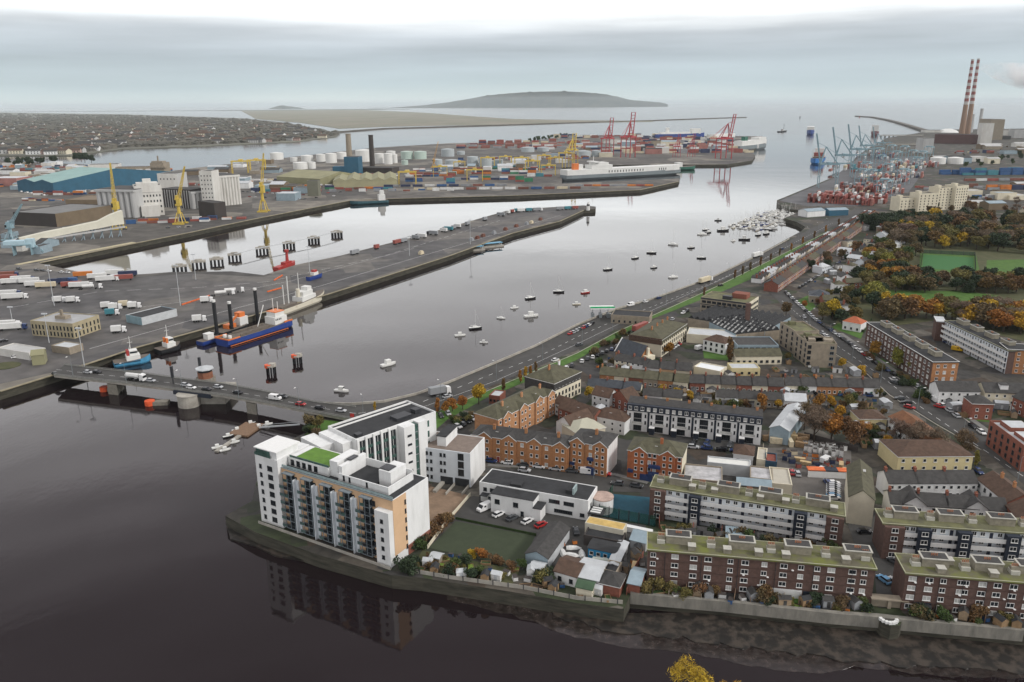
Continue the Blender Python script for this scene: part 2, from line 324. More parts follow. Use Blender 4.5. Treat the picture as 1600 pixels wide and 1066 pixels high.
# ---------------------------------------------------------------- haze
# ---------------------------------------------------------------- materials of buildings
white = mat('white render', (.60, .605, .59), .8, scale=.35, c2=(.72, .725, .715), thr=(.3, .55), stretch=(1, 1, .25))
whiteb = mat('bluish and shaded white render', (.62, .66, .69), .8, .07, .25)  # own tone of some walls; painted shade on the brown-roofed block's front
cream = mat('cream render', (.62, .57, .44), .85, .1, .25)
creamy = mat('yellow cream render', (.58, .50, .28), .85, .1, .3)
orange_b = mat('orange brick', (.36, .17, .075), .9, .22, 1.2)
red_b = mat('red brick', (.215, .078, .052), .9, .22, 1.2)
brown_b = mat('brown brick', (.105, .062, .05), .9, .25, 1.1)
grey_b = mat('buff concrete', (.27, .23, .175), .9, .2, .4)
peach = mat('peach render', (.60, .40, .24), .85, .06, .3)
slate = mat('slate roof', (.046, .044, .042), .8, .35, .7)
slate_b = mat('blue slate roof', (.045, .052, .062), .7, .3, .7)
tile_b = mat('brown roof tiles', (.085, .052, .036), .9, .3, .8)
tile_r = mat('rust roof tiles', (.17, .075, .035), .9, .3, .6)
moss = mat('mossy roof', (.09, .088, .055), .95, scale=.28, c2=(.17, .17, .08), thr=(.35, .65))
moss_g = mat('green mossy roof', (.12, .11, .075), .95, scale=.22, c2=(.145, .16, .035), thr=(.42, .66))
moss_t = mat('olive slate roof', (.085, .080, .05), .9, .3, .5)
felt = mat('dark roof felt', (.027, .028, .030), .85, .35, .4)
felt_br = mat('brown roof gravel', (.19, .15, .125), .95, .2, .5)
trim = mat('white trim', (.72, .72, .70), .6, .05, 1)
dtrim = mat('dark trim', (.03, .032, .036), .5, .2, 1)
gtrim = mat('grey steel', (.19, .215, .225), .45, .15, 1)
navy = mat('navy panel', (.016, .022, .035), .6, .2, .6)
glass = mat('window glass', (.02, .024, .028), .12, .5, .6, spec=.6)
gglass = mat('green glass', (.05, .10, .085), .12, .5, .5, spec=.6)
hazeglass = mat('pale balcony glass', (.30, .38, .38), .15, .2, .8)
metal_l = mat('pale sheet metal', (.46, .48, .49), .5, .12, .4)
metal_b = mat('blue grey sheet metal', (.25, .32, .36), .5, .15, .4)
curtain = mat('net curtain', (.42, .42, .40), .8, .3, .4)
turf = mat('roof turf', (.10, .20, .03), .95, .2, .5)
WIN = {}
def winmesh(w, h, kind='w'):
    k = (round(w, 2), round(h, 2), kind)
    if k in WIN: return WIN[k]
    fm = {'w': trim, 'd': dtrim, 'g': gtrim, 'c': trim, 'k': navy}.get(kind, trim); gm = {'G': gglass}.get(kind, curtain if kind == 'c' else glass)
    m = MB(); t = .09; hw = w/2
    m.box(-hw, -.08, 0, hw, 0, t); m.box(-hw, -.08, h-t, hw, 0, h); m.box(-hw, -.08, t, -hw+t, 0, h-t); m.box(hw-t, -.08, t, hw, 0, h-t)
    nb = max(0, round(w/.75)-1)
    for i in range(nb): x = -hw + w*(i+1)/(nb+1); m.box(x-.04, -.07, t, x+.04, 0, h-t)
    m.box(-hw+t, -.03, t, hw-t, 0, h-t, 1)
    m.box(-hw-.06, -.16, -.09, hw+.06, 0, -.002)
    WIN[k] = m.mesh('window', [fm, gm]); return WIN[k]
DR = {}
def doormesh(w, h, key):
    k = (w, h, key)
    if k not in DR:
        c = {'n': (.015,.02,.04), 'r': (.25,.03,.02), 'w': (.6,.6,.58), 'g': (.03,.12,.06), 'b': (.05,.12,.25), 'k': (.012,.012,.013)}[key]
        m = MB().box(-w/2, -.06, 0, w/2, 0, h); m.box(-w/2-.08, -.1, 0, -w/2, 0, h+.08, 1); m.box(w/2, -.1, 0, w/2+.08, 0, h+.08, 1); m.box(-w/2, -.1, h, w/2, 0, h+.08, 1)
        DR[k] = m.mesh('door', [mat('door paint '+key, c, .5, .1, 1), trim])
    return DR[k]
class Bld: pass
SIDES = {'f': 0, 'r': math.pi/2, 'b': math.pi, 'l': -math.pi/2}
def bl(name, label, cat, a, b, depth, h, wall, roof='flat', rm=None, group=None, base=4.0, eave=None, pitch=.5, over=.3, wm=None, par=.5, loc=None, ang=None, L=None, z0off=0, trimm=None):
    """a, b: the two ends of the near eave in the photograph; the footprint is measured at that height."""
    B = Bld()
    if loc is None:
        A = G(*a, base+h); C = G(*b, base+h)
        L = math.dist(A, C); ang = math.atan2(C[1]-A[1], C[0]-A[0]); loc = (A[0], A[1])
    D = depth; B.L, B.D, B.h, B.loc, B.ang, B.base = L, D, h, loc, ang, base
    o = ob(name, None, None, (loc[0], loc[1], base), ang, label, cat, group); B.o = o
    o.empty_display_size = 1
    if not isinstance(wall, (list, tuple)): wall = [wall]*4       # front right back left
    ms = []; mi = []
    for x in wall:
        if x not in ms: ms.append(x)
        mi.append(ms.index(x))
    m = MB(); z = -.6
    P = [(0,0),(L,0),(L,D),(0,D)]
    for i in range(4):
        p, q = P[i], P[(i+1) % 4]; m.face([(*p, z), (*q, z), (*q, h), (*p, h)], mi[i])
    rm = rm or slate; r = MB()
    if roof == 'flat':
        t = .3
        m.box(0, 0, h, L, t, h+par, mi[0]); m.box(0, D-t, h, L, D, h+par, mi[2]); m.box(0, t, h, t, D-t, h+par, mi[3]); m.box(L-t, t, h, L, D-t, h+par, mi[1])
        r.box(t+.002, t+.002, h-.3, L-t-.002, D-t-.002, h+.1)
        B.top = h+.1
    elif roof == 'slab':          # flat roof projecting over the walls
        r.box(-over, -over, h, L+over, D+over, h+.35); r.box(-over, -over, h+.35, L+over, -over+.2, h+.5, 1); r.box(-over, D+over-.2, h+.35, L+over, D+over, h+.5, 1)
        r.box(-over, -over+.2, h+.35, -over+.2, D+over-.2, h+.5, 1); r.box(L+over-.2, -over+.2, h+.35, L+over, D+over-.2, h+.5, 1); B.top = h+.35
    elif roof in ('gx', 'gy'):
        o_ = over; t = .18
        if roof == 'gx':
            rh = pitch*D/2; B.top = h+rh
            for s_ in (0, 1):
                pr = [(-o_, -o_, h-o_*pitch), (L+o_, -o_, h-o_*pitch), (L+o_, D/2, h+rh), (-o_, D/2, h+rh)]
                if s_: pr = [(x, D-y, zz) for x, y, zz in pr][::-1]
                r.loft([pr, [(x, y, zz+t) for x, y, zz in pr]])
            m.face([(L,0,h),(L,D,h),(L,D/2,h+rh)], mi[1]); m.face([(0,D,h),(0,0,h),(0,D/2,h+rh)], mi[3])
        else:
            rh = pitch*L/2; B.top = h+rh
            for s_ in (0, 1):
                pr = [(-o_, -o_, h-o_*pitch), (L/2, -o_, h+rh), (L/2, D+o_, h+rh), (-o_, D+o_, h-o_*pitch)]
                if s_: pr = [(L-x, y, zz) for x, y, zz in pr][::-1]
                r.loft([pr, [(x, y, zz+t) for x, y, zz in pr]])
            m.face([(0,0,h),(L,0,h),(L/2,0,h+rh)], mi[0]); m.face([(L,D,h),(0,D,h),(L/2,D,h+rh)], mi[2])
    elif roof == 'hip':
        o_ = over; rh = pitch*min(D, L)/2; i_ = min(D, L)/2; B.top = h+rh
        e = [(-o_,-o_,h-.1),(L+o_,-o_,h-.1),(L+o_,D+o_,h-.1),(-o_,D+o_,h-.1)]; e2 = [(x, y, zz+.2) for x, y, zz in e]
        if L >= D: k = [(i_, D/2, h+rh), (L-i_, D/2, h+rh)]; fs = [(0,1,5,4),(1,2,5),(2,3,4,5),(3,0,4)]
        else: k = [(L/2, i_, h+rh), (L/2, D-i_, h+rh)]; fs = [(0,1,4),(1,2,5,4),(2,3,5),(3,0,4,5)]
        r._idx(e2+k, fs, 0); r.loft([e, e2], 1, cap1=False)
    B.wall = part('wall', m.mesh('wall', ms), o)
    B.roof = part('roof', r.mesh('roof', [rm, trimm or trim]), o)
    B.nw = 0; B.extra = None
    return B
def put(B, side, u, z, mesh, name='window', e=.003):
    L, D = B.L, B.D
    x, y = {'f': (u, -e), 'r': (L+e, u), 'b': (L-u, D+e), 'l': (-e, D-u)}[side]
    if name == 'window':
        B.nw += 1
        if B.nw > 100:
            if B.extra is None: B.extra = {}
            B.extra.setdefault(mesh.name, []).append((x, y, z, SIDES[side])); return None
    return part(name, mesh, B.o, (x, y, z), SIDES[side])
def finish(B):                       # windows past the hundredth go into one part
    if not B.extra: return
    mb = MB(); mats_ = []
    for mn, lst in B.extra.items():
        me = bpy.data.meshes[mn]; off = len(mats_); mats_ += list(me.materials)
        for x, y, z, a in lst:
            ca, sa = math.cos(a), math.sin(a); b0 = len(mb.v)
            for v in me.vertices: mb.v.append((x+v.co.x*ca-v.co.y*sa, y+v.co.x*sa+v.co.y*ca, z+v.co.z))
            for p in me.polygons: mb.f.append(tuple(b0+i for i in p.vertices)); mb.mi.append(off+p.material_index)
    part('window', mb.mesh('window', mats_), B.o, kind='stuff')
def wins(B, side, us, zs, w, h, kind='w', rnd=0, name='window'):
    for z in zs:
        for u in us:
            k = kind
            if rnd and R.random() < rnd: k = 'c'
            put(B, side, u, z, winmesh(w, h, k), name)
def even(L, n, m=0): return [m+(L-2*m)*(i+.5)/n for i in range(n)]
def bx(B, name, m, mats_, **k): return part(name, m.mesh(name, mats_), B.o, **k)
def chimney(B, x, y, z, h=1.6, w=.9, d=.6, m=None, pots=2):
    mb = MB().box(x-w/2, y-d/2, z-1.2, x+w/2, y+d/2, z+h); mb.box(x-w/2-.06, y-d/2-.06, z+h, x+w/2+.06, y+d/2+.06, z+h+.12, 0)
    for i in range(pots): mb.cyl(x-w/2+w*(i+.5)/pots, y, z+h+.12, z+h+.5, .13, n=6, mi=1)
    o = part('chimney', mb.mesh('chimney', [m or orange_b, mat('clay pot', (.35, .15, .08), .9)]), B.roof); return o
# ============================================================ the white riverside apartments
HB = 21.0
B = bl('apartment_building', 'long white riverside apartment block with peach walls, stacked steel balconies and a turf roof terrace', 'apartment building',
       (436, 731), (612.7, 784), 15, HB, [peach, white, white, white], 'flat', felt, par=.25)
A_ = G(437, 731, 22.7); C_ = G(612.7, 784, 22.7); B.o.location = (*A_, 4); B.o.rotation_euler.z = math.atan2(C_[1]-A_[1], C_[0]-A_[0]); B.o.scale = (math.dist(A_, C_)/B.L, 1.05, .89)
L = B.L; D = B.D; FL = 2.95
# white tower at the far left, standing proud of the facade, and the small one at the right
m = MB().box(-8.2, -1.2, -.6, .6, 11, 24.2); bx(B, 'stair_tower', m, [white])
for k in range(7):
    part('window', winmesh(1.0, 1.5, 'd'), B.o, (-6.3, -1.205, 1.5+k*3.05)); part('window', winmesh(1.9, 1.7, 'd'), B.o, (-2.6, -1.205, 1.4+k*3.05))
m = MB().box(L-4.6, -1.8, -.6, L+.02, -.003, 18.0); bx(B, 'bay', m, [white])
for k in range(5): part('window', winmesh(.95, 1.3, 'd'), B.o, (L-2.3, -1.805, 2.2+k*3.0))
# end wall: peach strip and white panel
bx(B, 'wall', MB().box(L+.003, 0, 2.9, L+.12, 5.4, HB+.2), [peach], label='peach rendered strip of end wall'); bx(B, 'wall', MB().box(L+.003, 5.4, -.5, L+.16, D, 3.2), [red_b], label='red brick foot of end wall')
for k in range(6): part('window', winmesh(.6, 1.5, 'd'), B.o, (L+.125, 4.9, 2.6+k*3.0), math.pi/2)
# glazed bay stacks with balconies, white fin between
nb = 5; bay = (L-5.2)/nb; fr = mat('balcony steel', (.17, .20, .22), .5, .2, 1)
stack = MB(); 
for k in range(7):
    z = 1.0+k*2.75
    stack.box(0, -1.3, z-.1, 2.7, -.003, z+.08, 0)
    for x in (0, 1.3, 2.58): stack.box(x, -1.3, z+.08, x+.12, -1.2, z+2.65, 0)
    stack.box(.14, -1.24, z+.1, 1.28, -1.2, z+.95, 2 if k in (4, 6) else 1); stack.box(1.44, -1.24, z+.1, 2.56, -1.2, z+.95, 1)
    stack.box(.1, -.06, z+.1, 2.6, -.01, z+2.3, 1)
stack.box(-.05, -1.4, 20.2, 2.8, -.003, 20.5, 0)
sm = stack.mesh('balcony_stack', [fr, glass, gglass])
bal = MB().box(0, -1.5, 0, 1.7, -.003, .12, 0)
for t in (0, .28, .56, .84, 1.12, 1.4, 1.66): bal.box(t, -1.5, .12, t+.04, -1.46, 1.1, 0)
bal.box(0, -1.5, 1.1, 1.7, -1.44, 1.15, 0); bal.box(0, -1.48, .14, 1.68, -1.47, 1.08, 1)
balm = bal.mesh('balcony', [fr, gglass])
fin = MB().box(0, -1.3, -.4, .25, -.003, 18.9); fin.box(.25, -.4, -.4, 1.3, -.003, 18.6); finm = fin.mesh('fin_wall', [whiteb])
for i in range(nb):
    x = .9+i*bay
    part('balcony_stack', sm, B.o, (x+1.2, 0, 0), label='glazed balcony stack, %s from the left' % nth(i), sc_=(1.3, 1, 1))
    for k in range(6): part('balcony', balm, B.o, (x-.15, 0, 1.2+k*2.75))
    if i: part('fin_wall', finm, B.o, (x-1.9, 0, 0))
    for k in range(7): part('window', winmesh(.9, 1.7, 'd'), B.o, (x+5.1, -.006, 1.2+k*2.75))
bx(B, 'parapet', MB().box(-.1, -.2, HB+.25, L+.1, .25, HB+.42), [gtrim]); bx(B, 'railing', MB().box(0, .3, HB+.5, L, .34, HB+1.3), [hazeglass])
bx(B, 'terrace_wall', MB().box(-8, -2.7, -.6, L+.5, -2.5, .9).box(-8, -2.5, -.6, L+.4, -2.0, .3), [conc])
# penthouse storeys
ph = MB().box(1.0, 2.4, HB+.1, L*.40, 11, HB+3.0); ph.box(L*.40, 3.2, HB+.1, L*.47, 11.5, HB+5.4)
bx(B, 'penthouse', ph, [white])
for i in range(5): part('window', winmesh(1.3, 1.9, 'd'), B.o, (2.6+i*2.2, 2.395, HB+.5))
ph = MB().box(L*.50, 2.0, HB+.1, L*.93, 2.3, HB+2.6); ph.box(L*.50, 12, HB+.1, L*.93, 12.3, HB+3.4); ph.box(L*.93-.3, 2.3, HB+.1, L*.93, 12, HB+2.6)
ph.box(L*.50, 2.3, HB+.1, L*.53, 12, HB+5); ph.box(L*.78, 5.5, HB+.1, L*.88, 11.9, HB+5.2); ph.box(L*.535, 2.3, HB+.1, L*.77, 11.9, HB+.9, 1)
bx(B, 'penthouse', ph, [white, felt], label='white walled roof terrace penthouse')
for u in (.55, .60, .75): part('window', winmesh(.6, 1.6, 'd'), B.o, (L*u, 1.995, HB+.7))
for u in (.51, .80, .84): bx(B, 'skylight', MB().box(L*u-.9, 6, HB+5.3, L*u+.7, 9, HB+5.6), [glass])
bx(B, 'roof_lawn', MB().box(3.2, 3.0, HB+3.0, L*.40-.3, 10.6, HB+3.2).box(1.4, 2.6, HB+3.0, L*.40, 2.75, HB+3.7, 1), [turf, gglass])
bx(B, 'penthouse', MB().box(-7.9, -.9, 24.2, .2, 7, 26.6, 0).box(-8.3, -1.3, 26.6, .6, 7.5, 26.95, 1), [white, trim], label='glazed corner penthouse on the tower')
bx(B, 'glazing', MB().box(-7.8, -.98, 24.3, -2.4, -.903, 26.5).box(-7.98, -.9, 24.3, -7.903, 6, 26.5), [gglass]); bx(B, 'railing', MB().box(-8.25, -1.25, 24.2, -2, -1.2, 25.2).box(-8.25, -1.2, 24.2, -8.2, 8, 25.2), [gglass])
for k in range(6):   # balconies over the water on the left end
    bx(B, 'balcony', MB().box(-9.9, 1.2, 1.2+k*3.05, -8.203, 4.6, 1.35+k*3.05, 0).box(-9.9, 1.2, 1.35+k*3.05, -9.82, 4.6, 2.3+k*3.05, 1).box(-9.8, 1.2, 1.35+k*3.05, -8.203, 1.28, 2.3+k*3.05, 1), [fr, gglass])
bx(B, 'frame', MB().box(-9.98, 1.1, -.5, -9.83, 1.25, 20).box(-9.98, 4.5, -.5, -9.83, 4.65, 20), [fr])
# ============================================================ long white block with dark roof behind
HB2 = 21.0
B = bl('office_building', 'tall white block with green glazed bays and a long dark roof behind the riverside apartments', 'apartment building',
       (556, 690), (681, 646), 15, HB2, white, 'flat', felt, par=.7)
L = B.L; D = B.D
gl = MB()
for i in range(5):
    x0 = 1.0+i*2.9
    for k in range(6):
        z = 2+k*3.1; gl.box(x0, -.1, z, x0+2.2, -.003, z+1.0, 1); gl.box(x0, -.1, z+1.0, x0+2.2, -.003, z+3.08, 0); gl.box(x0+1.05, -.14, z+1.0, x0+1.15, -.1, z+3.08, 2)
bx(B, 'glazing', gl, [glass, gglass, trim])
bx(B, 'fin_wall', MB().box(.2, -.5, 0, .95, -.003, 21.6).box(3.2, -.5, 0, 3.9, -.003, 21.6).box(6.1, -.5, 0, 6.8, -.003, 21.6).box(9.0, -.5, 0, 9.7, -.003, 21.6).box(11.9, -.5, 0, 12.6, -.003, 21.6), [white])
bx(B, 'stair_tower', MB().box(15.8, -3.2, -.5, 20.0, -.003, HB2+.5).box(22, -2.6, -.5, 25.5, -.003, HB2+.3), [white])
for k in range(5): part('window', winmesh(1.6, .6, 'd'), B.o, (17.8, -3.205, 6+k*3.0))
gt = MB()
for k in range(8): gt.box(20.0, -2.4, k*2.6, 22, -.003, k*2.6+.3, 1); gt.box(20.0, -2.3, k*2.6+.3, 22, -.003, k*2.6+2.598, 0)
bx(B, 'stair_glazing', gt, [gglass, gtrim])
for i in range(int((L-28)/3.4)):
    for k in range(3): part('window', winmesh(1.8, 2.4, 'G'), B.o, (27.6+i*3.4, -.005, 10+k*3.6))
bx(B, 'roof_plant', MB().box(18, 3, HB2, 24, 7, HB2+1.1).box(26, 4, HB2, 28.5, 6.5, HB2+1.5).box(2, 2, HB2, 4, 4, HB2+.9), [dtrim])
bx(B, 'roof_rib', MB().box(.3, D-2.6, HB2+.1, L-.3, D-2.2, HB2+.5), [trim]); bx(B, 'wall', MB().box(-3.4, 2, -.5, -.003, D, HB2-.4).box(-8, 7, -.5, -3.4, D+3, HB2-1.5), [white], label='stepped white end wall')
part('window', winmesh(.9, 1.5, 'd'), B.o, (-1.7, 1.995, 16))
# ============================================================ white block with brown roof
B = bl('apartment_building', 'square white four storey block with a flat brown roof and a tall roof box', 'apartment building',
       (653, 699), (734.6, 710), 13.5, 11.6, [whiteb, white, white, white], 'flat', felt_br, par=.25)  # front wall gets the bluish render: its cooler shade is put into the colour
L = B.L
for k in range(4):
    for f in (.05, .17, .25, .44, .51):
        if k == 0 and f > .4: continue
        part('window', winmesh(.8, 1.2, 'd'), B.o, (L*f, -.005, 1.2+k*2.75))
    if k: part('balcony', winmesh(2.0, 2.2, 'd'), B.o, (L*.82, -.005, .9+k*2.75))
bx(B, 'gateway', MB().box(L*.42, -.06, -.4, L*.66, -.003, 2.6).box(L*.70, -.06, -.4, L*.97, -.003, 2.7), [dtrim])
bx(B, 'roof_box', MB().box(5.5, 3.0, 11.7, 8.6, 12.8, 15).box(5.3, 2.8, 15, 8.8, 13, 15.3, 1), [white, felt])
bx(B, 'ramp', MB().box(L*.43, -7, -.02, L*.50, -.1, .8).box(L*.68, -7.5, -.02, L*.70, -.1, .9).box(L*.95, -6, -.02, L*.97, -.1, .9), [conc])
# ============================================================ long white school with dark roof
B = bl('school', 'low long white building with a flat black roof beside the car park', 'school building',
       (749, 754), (919, 784), 10.0, 6.3, white, 'flat', felt, par=.25)
L = B.L
bx(B, 'wing', MB().box(L*.17, -5.0, -.5, L*.56, -.003, 6.0).box(L*.17-.1, -5.1, 6.0, L*.56+.1, -.003, 6.2, 1).box(L*.56, -5.6, -.5, L*.63, -1, 4.0).box(L*.56, -5.7, 4, L*.64, -1, 4.2, 1), [white, felt])
for u in (.23, .40): part('window', winmesh(1.6, 1.5, 'd'), B.o, (L*u, -5.005, 3.0))
part('window', winmesh(1.0, 1.6, 'd'), B.o, (L*.46, -5.005, .4))
for u, w_ in ((.055, 1.2), (.13, 2.0), (.70, 3.4), (.83, 3.2)): part('window', winmesh(w_, 1.2, 'd'), B.o, (L*u, -.005, 3.8))
for u, w_ in ((.10, 1.2), (.74, 2.8), (.82, 3.0), (.95, 1.4)): part('window', winmesh(w_, 1.1, 'd'), B.o, (L*u, -.005, 1.0))
for u in (3, 6): part('window', winmesh(1.0, 1.8, 'd'), B.o, (L+.005, u, 2.6), math.pi/2)
bx(B, 'roof_light', MB().box(L*.28, 1.2, 6.4, L*.38, 4.4, 7.1).box(L*.78, 2.2, 6.4, L*.84, 5.6, 7.6).box(L*.84, 2.2, 6.4, L*.855, 5.6, 8.4, 1), [felt, hazeglass])
bx(B, 'external_stair', MB().box(L*.03, -2.4, 0, L*.04, -2.3, 3.4).box(L*.03, -2.4, 3.1, L*.10, -.1, 3.3).box(L*.10, -2.4, 1.6, L*.14, -.6, 1.8), [dtrim])
bx(B, 'rotunda', MB().cyl(L+2.4, 7.6, -.5, 4.6, 3.2, n=20).cyl(L+2.4, 7.6, 4.6, 4.9, 3.3, n=20, mi=1), [white, mat('pink roof', (.42, .31, .26), .9)])
bx(B, 'canopy', MB().box(L+.01, -.5, 2.6, L+4.4, 4.2, 2.9, 0).box(L+.6, .3, 2.9, L+3.6, 1.0, 3.1, 1).box(L+.6, 1.6, 2.9, L+3.6, 2.3, 3.1, 1).box(L+.6, 2.9, 2.9, L+3.6, 3.6, 3.1, 1), [felt, trim])
# ============================================================ brick terraces
def brick_row(label, a, b, depth, h, wallm, n, roofm, gables, cat='terrace', bandm=None, storeys=3, dark=False, group=None, pitch=.55, right=None, name='brick_terrace', ww=1.1, base=4.0, seed=0):
    B = bl(name, label, cat, a, b, depth, h, [wallm, right or wallm, wallm, wallm], 'hip', roofm, group=group, pitch=pitch, base=base)
    L = B.L; sh = h/storeys
    for g in gables:
        gx = L*g; gw = 2.4; gz = 1.7
        m = MB(); m.box(gx-gw, -.5, -.5, gx+gw, -.003, h); m._idx([(gx-gw,-.5,h),(gx+gw,-.5,h),(gx,-.5,h+gz)], [(0,1,2)], 0)
        bx(B, 'bay', m, [wallm])
        rr = MB()
        for s_ in (-1, 1):
            pr = [(gx, -.8, h+gz+.1), (gx, 4.2, h+gz+.1), (gx+s_*(gw+.4), 0, h-.18), (gx+s_*(gw+.4), -.8, h-.18)]
            pr = pr if s_ < 0 else pr[::-1]
            rr.loft([pr, [(x, y, z+.15) for x, y, z in pr]], 0)
            q = [(gx, -.83, h+gz+.02), (gx+s_*(gw+.42), -.83, h-.28), (gx+s_*(gw+.42), -.83, h-.05), (gx, -.83, h+gz+.28)]
            rr.loft([q, [(x, y+.06, z) for x, y, z in q]], 1)
        part('gable_roof', rr.mesh('gable_roof', [roofm, trim]), B.roof)
        for k in range(storeys):
            for d in (-1.0, 1.0): part('window', winmesh(.95, 1.25), B.o, (gx+d, -.505, k*sh+.9))
    for i, u in enumerate(even(L, n)):
        if any(abs(u-L*g) < 3.1 for g in gables): continue
        for k in range(storeys):
            if k == 0 and i % 3 == 1: put(B, 'f', u, 0, doormesh(1.0, 2.1, pick('n', 'r', 'w', 'k')), 'door')
            else: put(B, 'f', u, k*sh+.9, winmesh(ww, 1.3, 'c' if R.random() < .4 else 'w'))
    ncx = max(1, int(L/9))
    for i in range(ncx): chimney(B, L*(i+.5)/ncx+1.5, depth*.35, B.top-depth*.15*pitch, m=wallm)
    for u in even(L, max(1, int(L/14))): part('rooflight', MB().box(-.5, 0, 0, .5, .8, .1).mesh('rooflight', [curtain]), B.roof, (u, depth*.22, h+depth*.22*pitch+.15))
    return B
B = brick_row('long orange brick terrace with small white trimmed gables, facing the school across the street', (737,679), (888,699), 9, 9.0, orange_b, 16, slate, (.14, .40, .66, .92))
# same terrace continues left behind the white block
B = brick_row('orange brick block with blue railings, white end wall, right of the gabled terrace', (890,688.5), (949,699), 11, 10.6, orange_b, 8, slate, (.22, .82), storeys=4, right=white)
mat('blue paint', (.02, .04, .12), .5)
for q_ in ((.03,1.0,2.4,.16,3.4),(.48,1.2,.1,.70,2.6),(.5,1.0,5,.66,6)): bx(B, 'railing', MB().box(B.L*q_[0], -q_[1], q_[2], B.L*q_[3], -.1, q_[4]), [MATS['blue paint']])
B = brick_row('orange red brick block with olive hipped roof, standing left of the galleried flats', (981,703), (1066,715), 11, 9.8, mat('bright brick', (.36, .12, .05), .9, .2, 1), 11, moss_t, (.22, .74), storeys=4, right=cream)
for q_ in ((.02,1.1,2.4,.12,3.4),(.40,1.1,2.4,.62,3.4),(.40,1.1,4.9,.62,5.9),(.25,.8,0,.48,2.3),(.88,1.1,2.4,.97,3.4)): bx(B, 'railing', MB().box(B.L*q_[0], -q_[1], q_[2], B.L*q_[3], -.1, q_[4]), [MATS['blue paint']])
B = brick_row('orange brick terrace stepping back diagonally beside the grass verge', (778,656), (866,613), 11, 9.3, mat('pale orange brick', (.42, .22, .11), .9, .2, 1), 12, moss_t, (.14, .42, .70, .93))
B = bl('apartment_building', 'cream three storey block with a dark upper band and olive hipped roof by the verge', 'apartment building', (866,600), (908,581), 15, 9.8, [cream, cream, slate, slate], 'hip', moss_t, pitch=.5)
wins(B, 'f', even(B.L, 8), (.9, 3.6), 1.1, 1.6, 'd'); bx(B, 'cladding', MB().box(0, -.12, 6.6, B.L, -.003, 9.6), [slate]); wins(B, 'f', even(B.L, 8), (7.3,), 1.0, 1.3); bx(B, 'cladding', MB().box(-.12, 0, 5.6, -.003, 15, 9.6), [slate])
chimney(B, 6, 7, B.top-.4); chimney(B, 13, 7, B.top-.4, m=trim)
# half-timbered brown-roofed houses behind the brick blocks
for i, (a, b, d, h, rf, lab, wmt) in enumerate([
    ((872,637),(925,655),8,5.2,'gx','brown roofed low brick house with white gable strips behind the orange terrace',red_b),
    ((893,668),(929,655),8,5.2,'gx','brown tiled wing with skylights meeting the cream hall',white),
    ((926,650),(976,660),8,5.2,'hip','brown hipped house with white timbered wall beside the white townhouses',white),
    ((866,629),(892,637),6,5,'gx','small white gabled house with brown tiles at the end of the orange terrace',white),
    ((925,616),(952,622),7,5,'gx','dark brown roofed house by the small golden trees',white),
    ((955,618),(982,628),7,5,'gy','brick house with russet gable roof next to the red tree',red_b)]):
    B = bl('house', lab, 'house', a, b, d, h, wmt, rf, tile_b, pitch=.75)
    wins(B, 'f', even(B.L, max(2, int(B.L/2.6))), (.9, 3.1), .9, 1.1, 'w'); part('rooflight', MB().box(-.5, 0, 0, .5, .8, .1).mesh('rooflight', [curtain]), B.roof, (B.L/2, d*.25, h+d*.25*.75+.2))
B = bl('hall', 'pale cream hall with faceted hipped roof among the brown roofs', 'hall', (902,678), (946,668), 11, 5.0, cream, 'hip', mat('pale roof', (.42, .41, .32), .8, .08, .3), pitch=.5)
B = bl('brick_kiosk', 'small red brick flat roofed hut on the verge beside the diagonal terrace', 'hut', (764,619), (781,621), 7, 3.2, red_b, 'flat', metal_l); wins(B, 'f', even(B.L, 3), (1,), .9, 1, 'd')
# ============================================================ white townhouses with navy mansard
B = bl('townhouse_terrace', 'long terrace of white and black townhouses with a navy mansard full of dormers', 'terrace', (980,640.5), (1190.5,663.5), 12, 8.0, [white, white, white, white], 'gx', slate, pitch=.32, over=.1)
L = B.L
ms = MB(); ms.box(-.1, -.55, 8.0, L+.1, .9, 10.6); bx(B, 'mansard', ms, [navy])
for i, u in enumerate(even(L, 21)): part('dormer_window', winmesh(1.25, 1.35, 'c' if R.random() < .3 else 'w'), B.o, (u, -.56, 8.6))
pn = MB().box(0, -.12, 0, .75, -.003, 7.7).mesh('dark_panel', [navy]); bayw = winmesh(3.0, 2.0, 'd')
for i in range(6):
    x = L*(i+.5)/6
    part('balcony', MB().box(-2.0, -1.0, 3.0, 2.0, -.003, 3.2).box(-2.0, -1.0, 3.2, 2.0, -.92, 4.1, 1).mesh('balcony', [trim, curtain]), B.o, (x, 0, 0))
    part('window', bayw, B.o, (x, -.005, 5.3)); part('window', bayw, B.o, (x, -.005, 3.0)); part('window', bayw, B.o, (x, -.005, .4))
    for d in (-2.9, 2.9): part('window', winmesh(.6, 1.3, 'd'), B.o, (x+d, -.005, 5.6)); part('window', winmesh(.6, 1.3, 'd'), B.o, (x+d, -.005, 3.0))
    if i: part('dark_panel', pn, B.o, (L*i/6-.37, 0, 0))
    chimney(B, L*(i+.5)/6+2, 5, 10.2, h=1.9)
    part('porch', MB().box(-.9, -2.4, 0, .9, -.003, 2.6).box(-1, -2.6, 2.6, 1, -.003, 2.8, 1).mesh('porch', [navy, trim]), B.o, (L*i/6+1.6, 0, 0)) if i else None
bx(B, 'roof_ridge', MB().box(0, .9, 9.4, L, 1.1, 10.7).box(0, 5.9, 9.9, L, 6.1, 10.25), [slate])
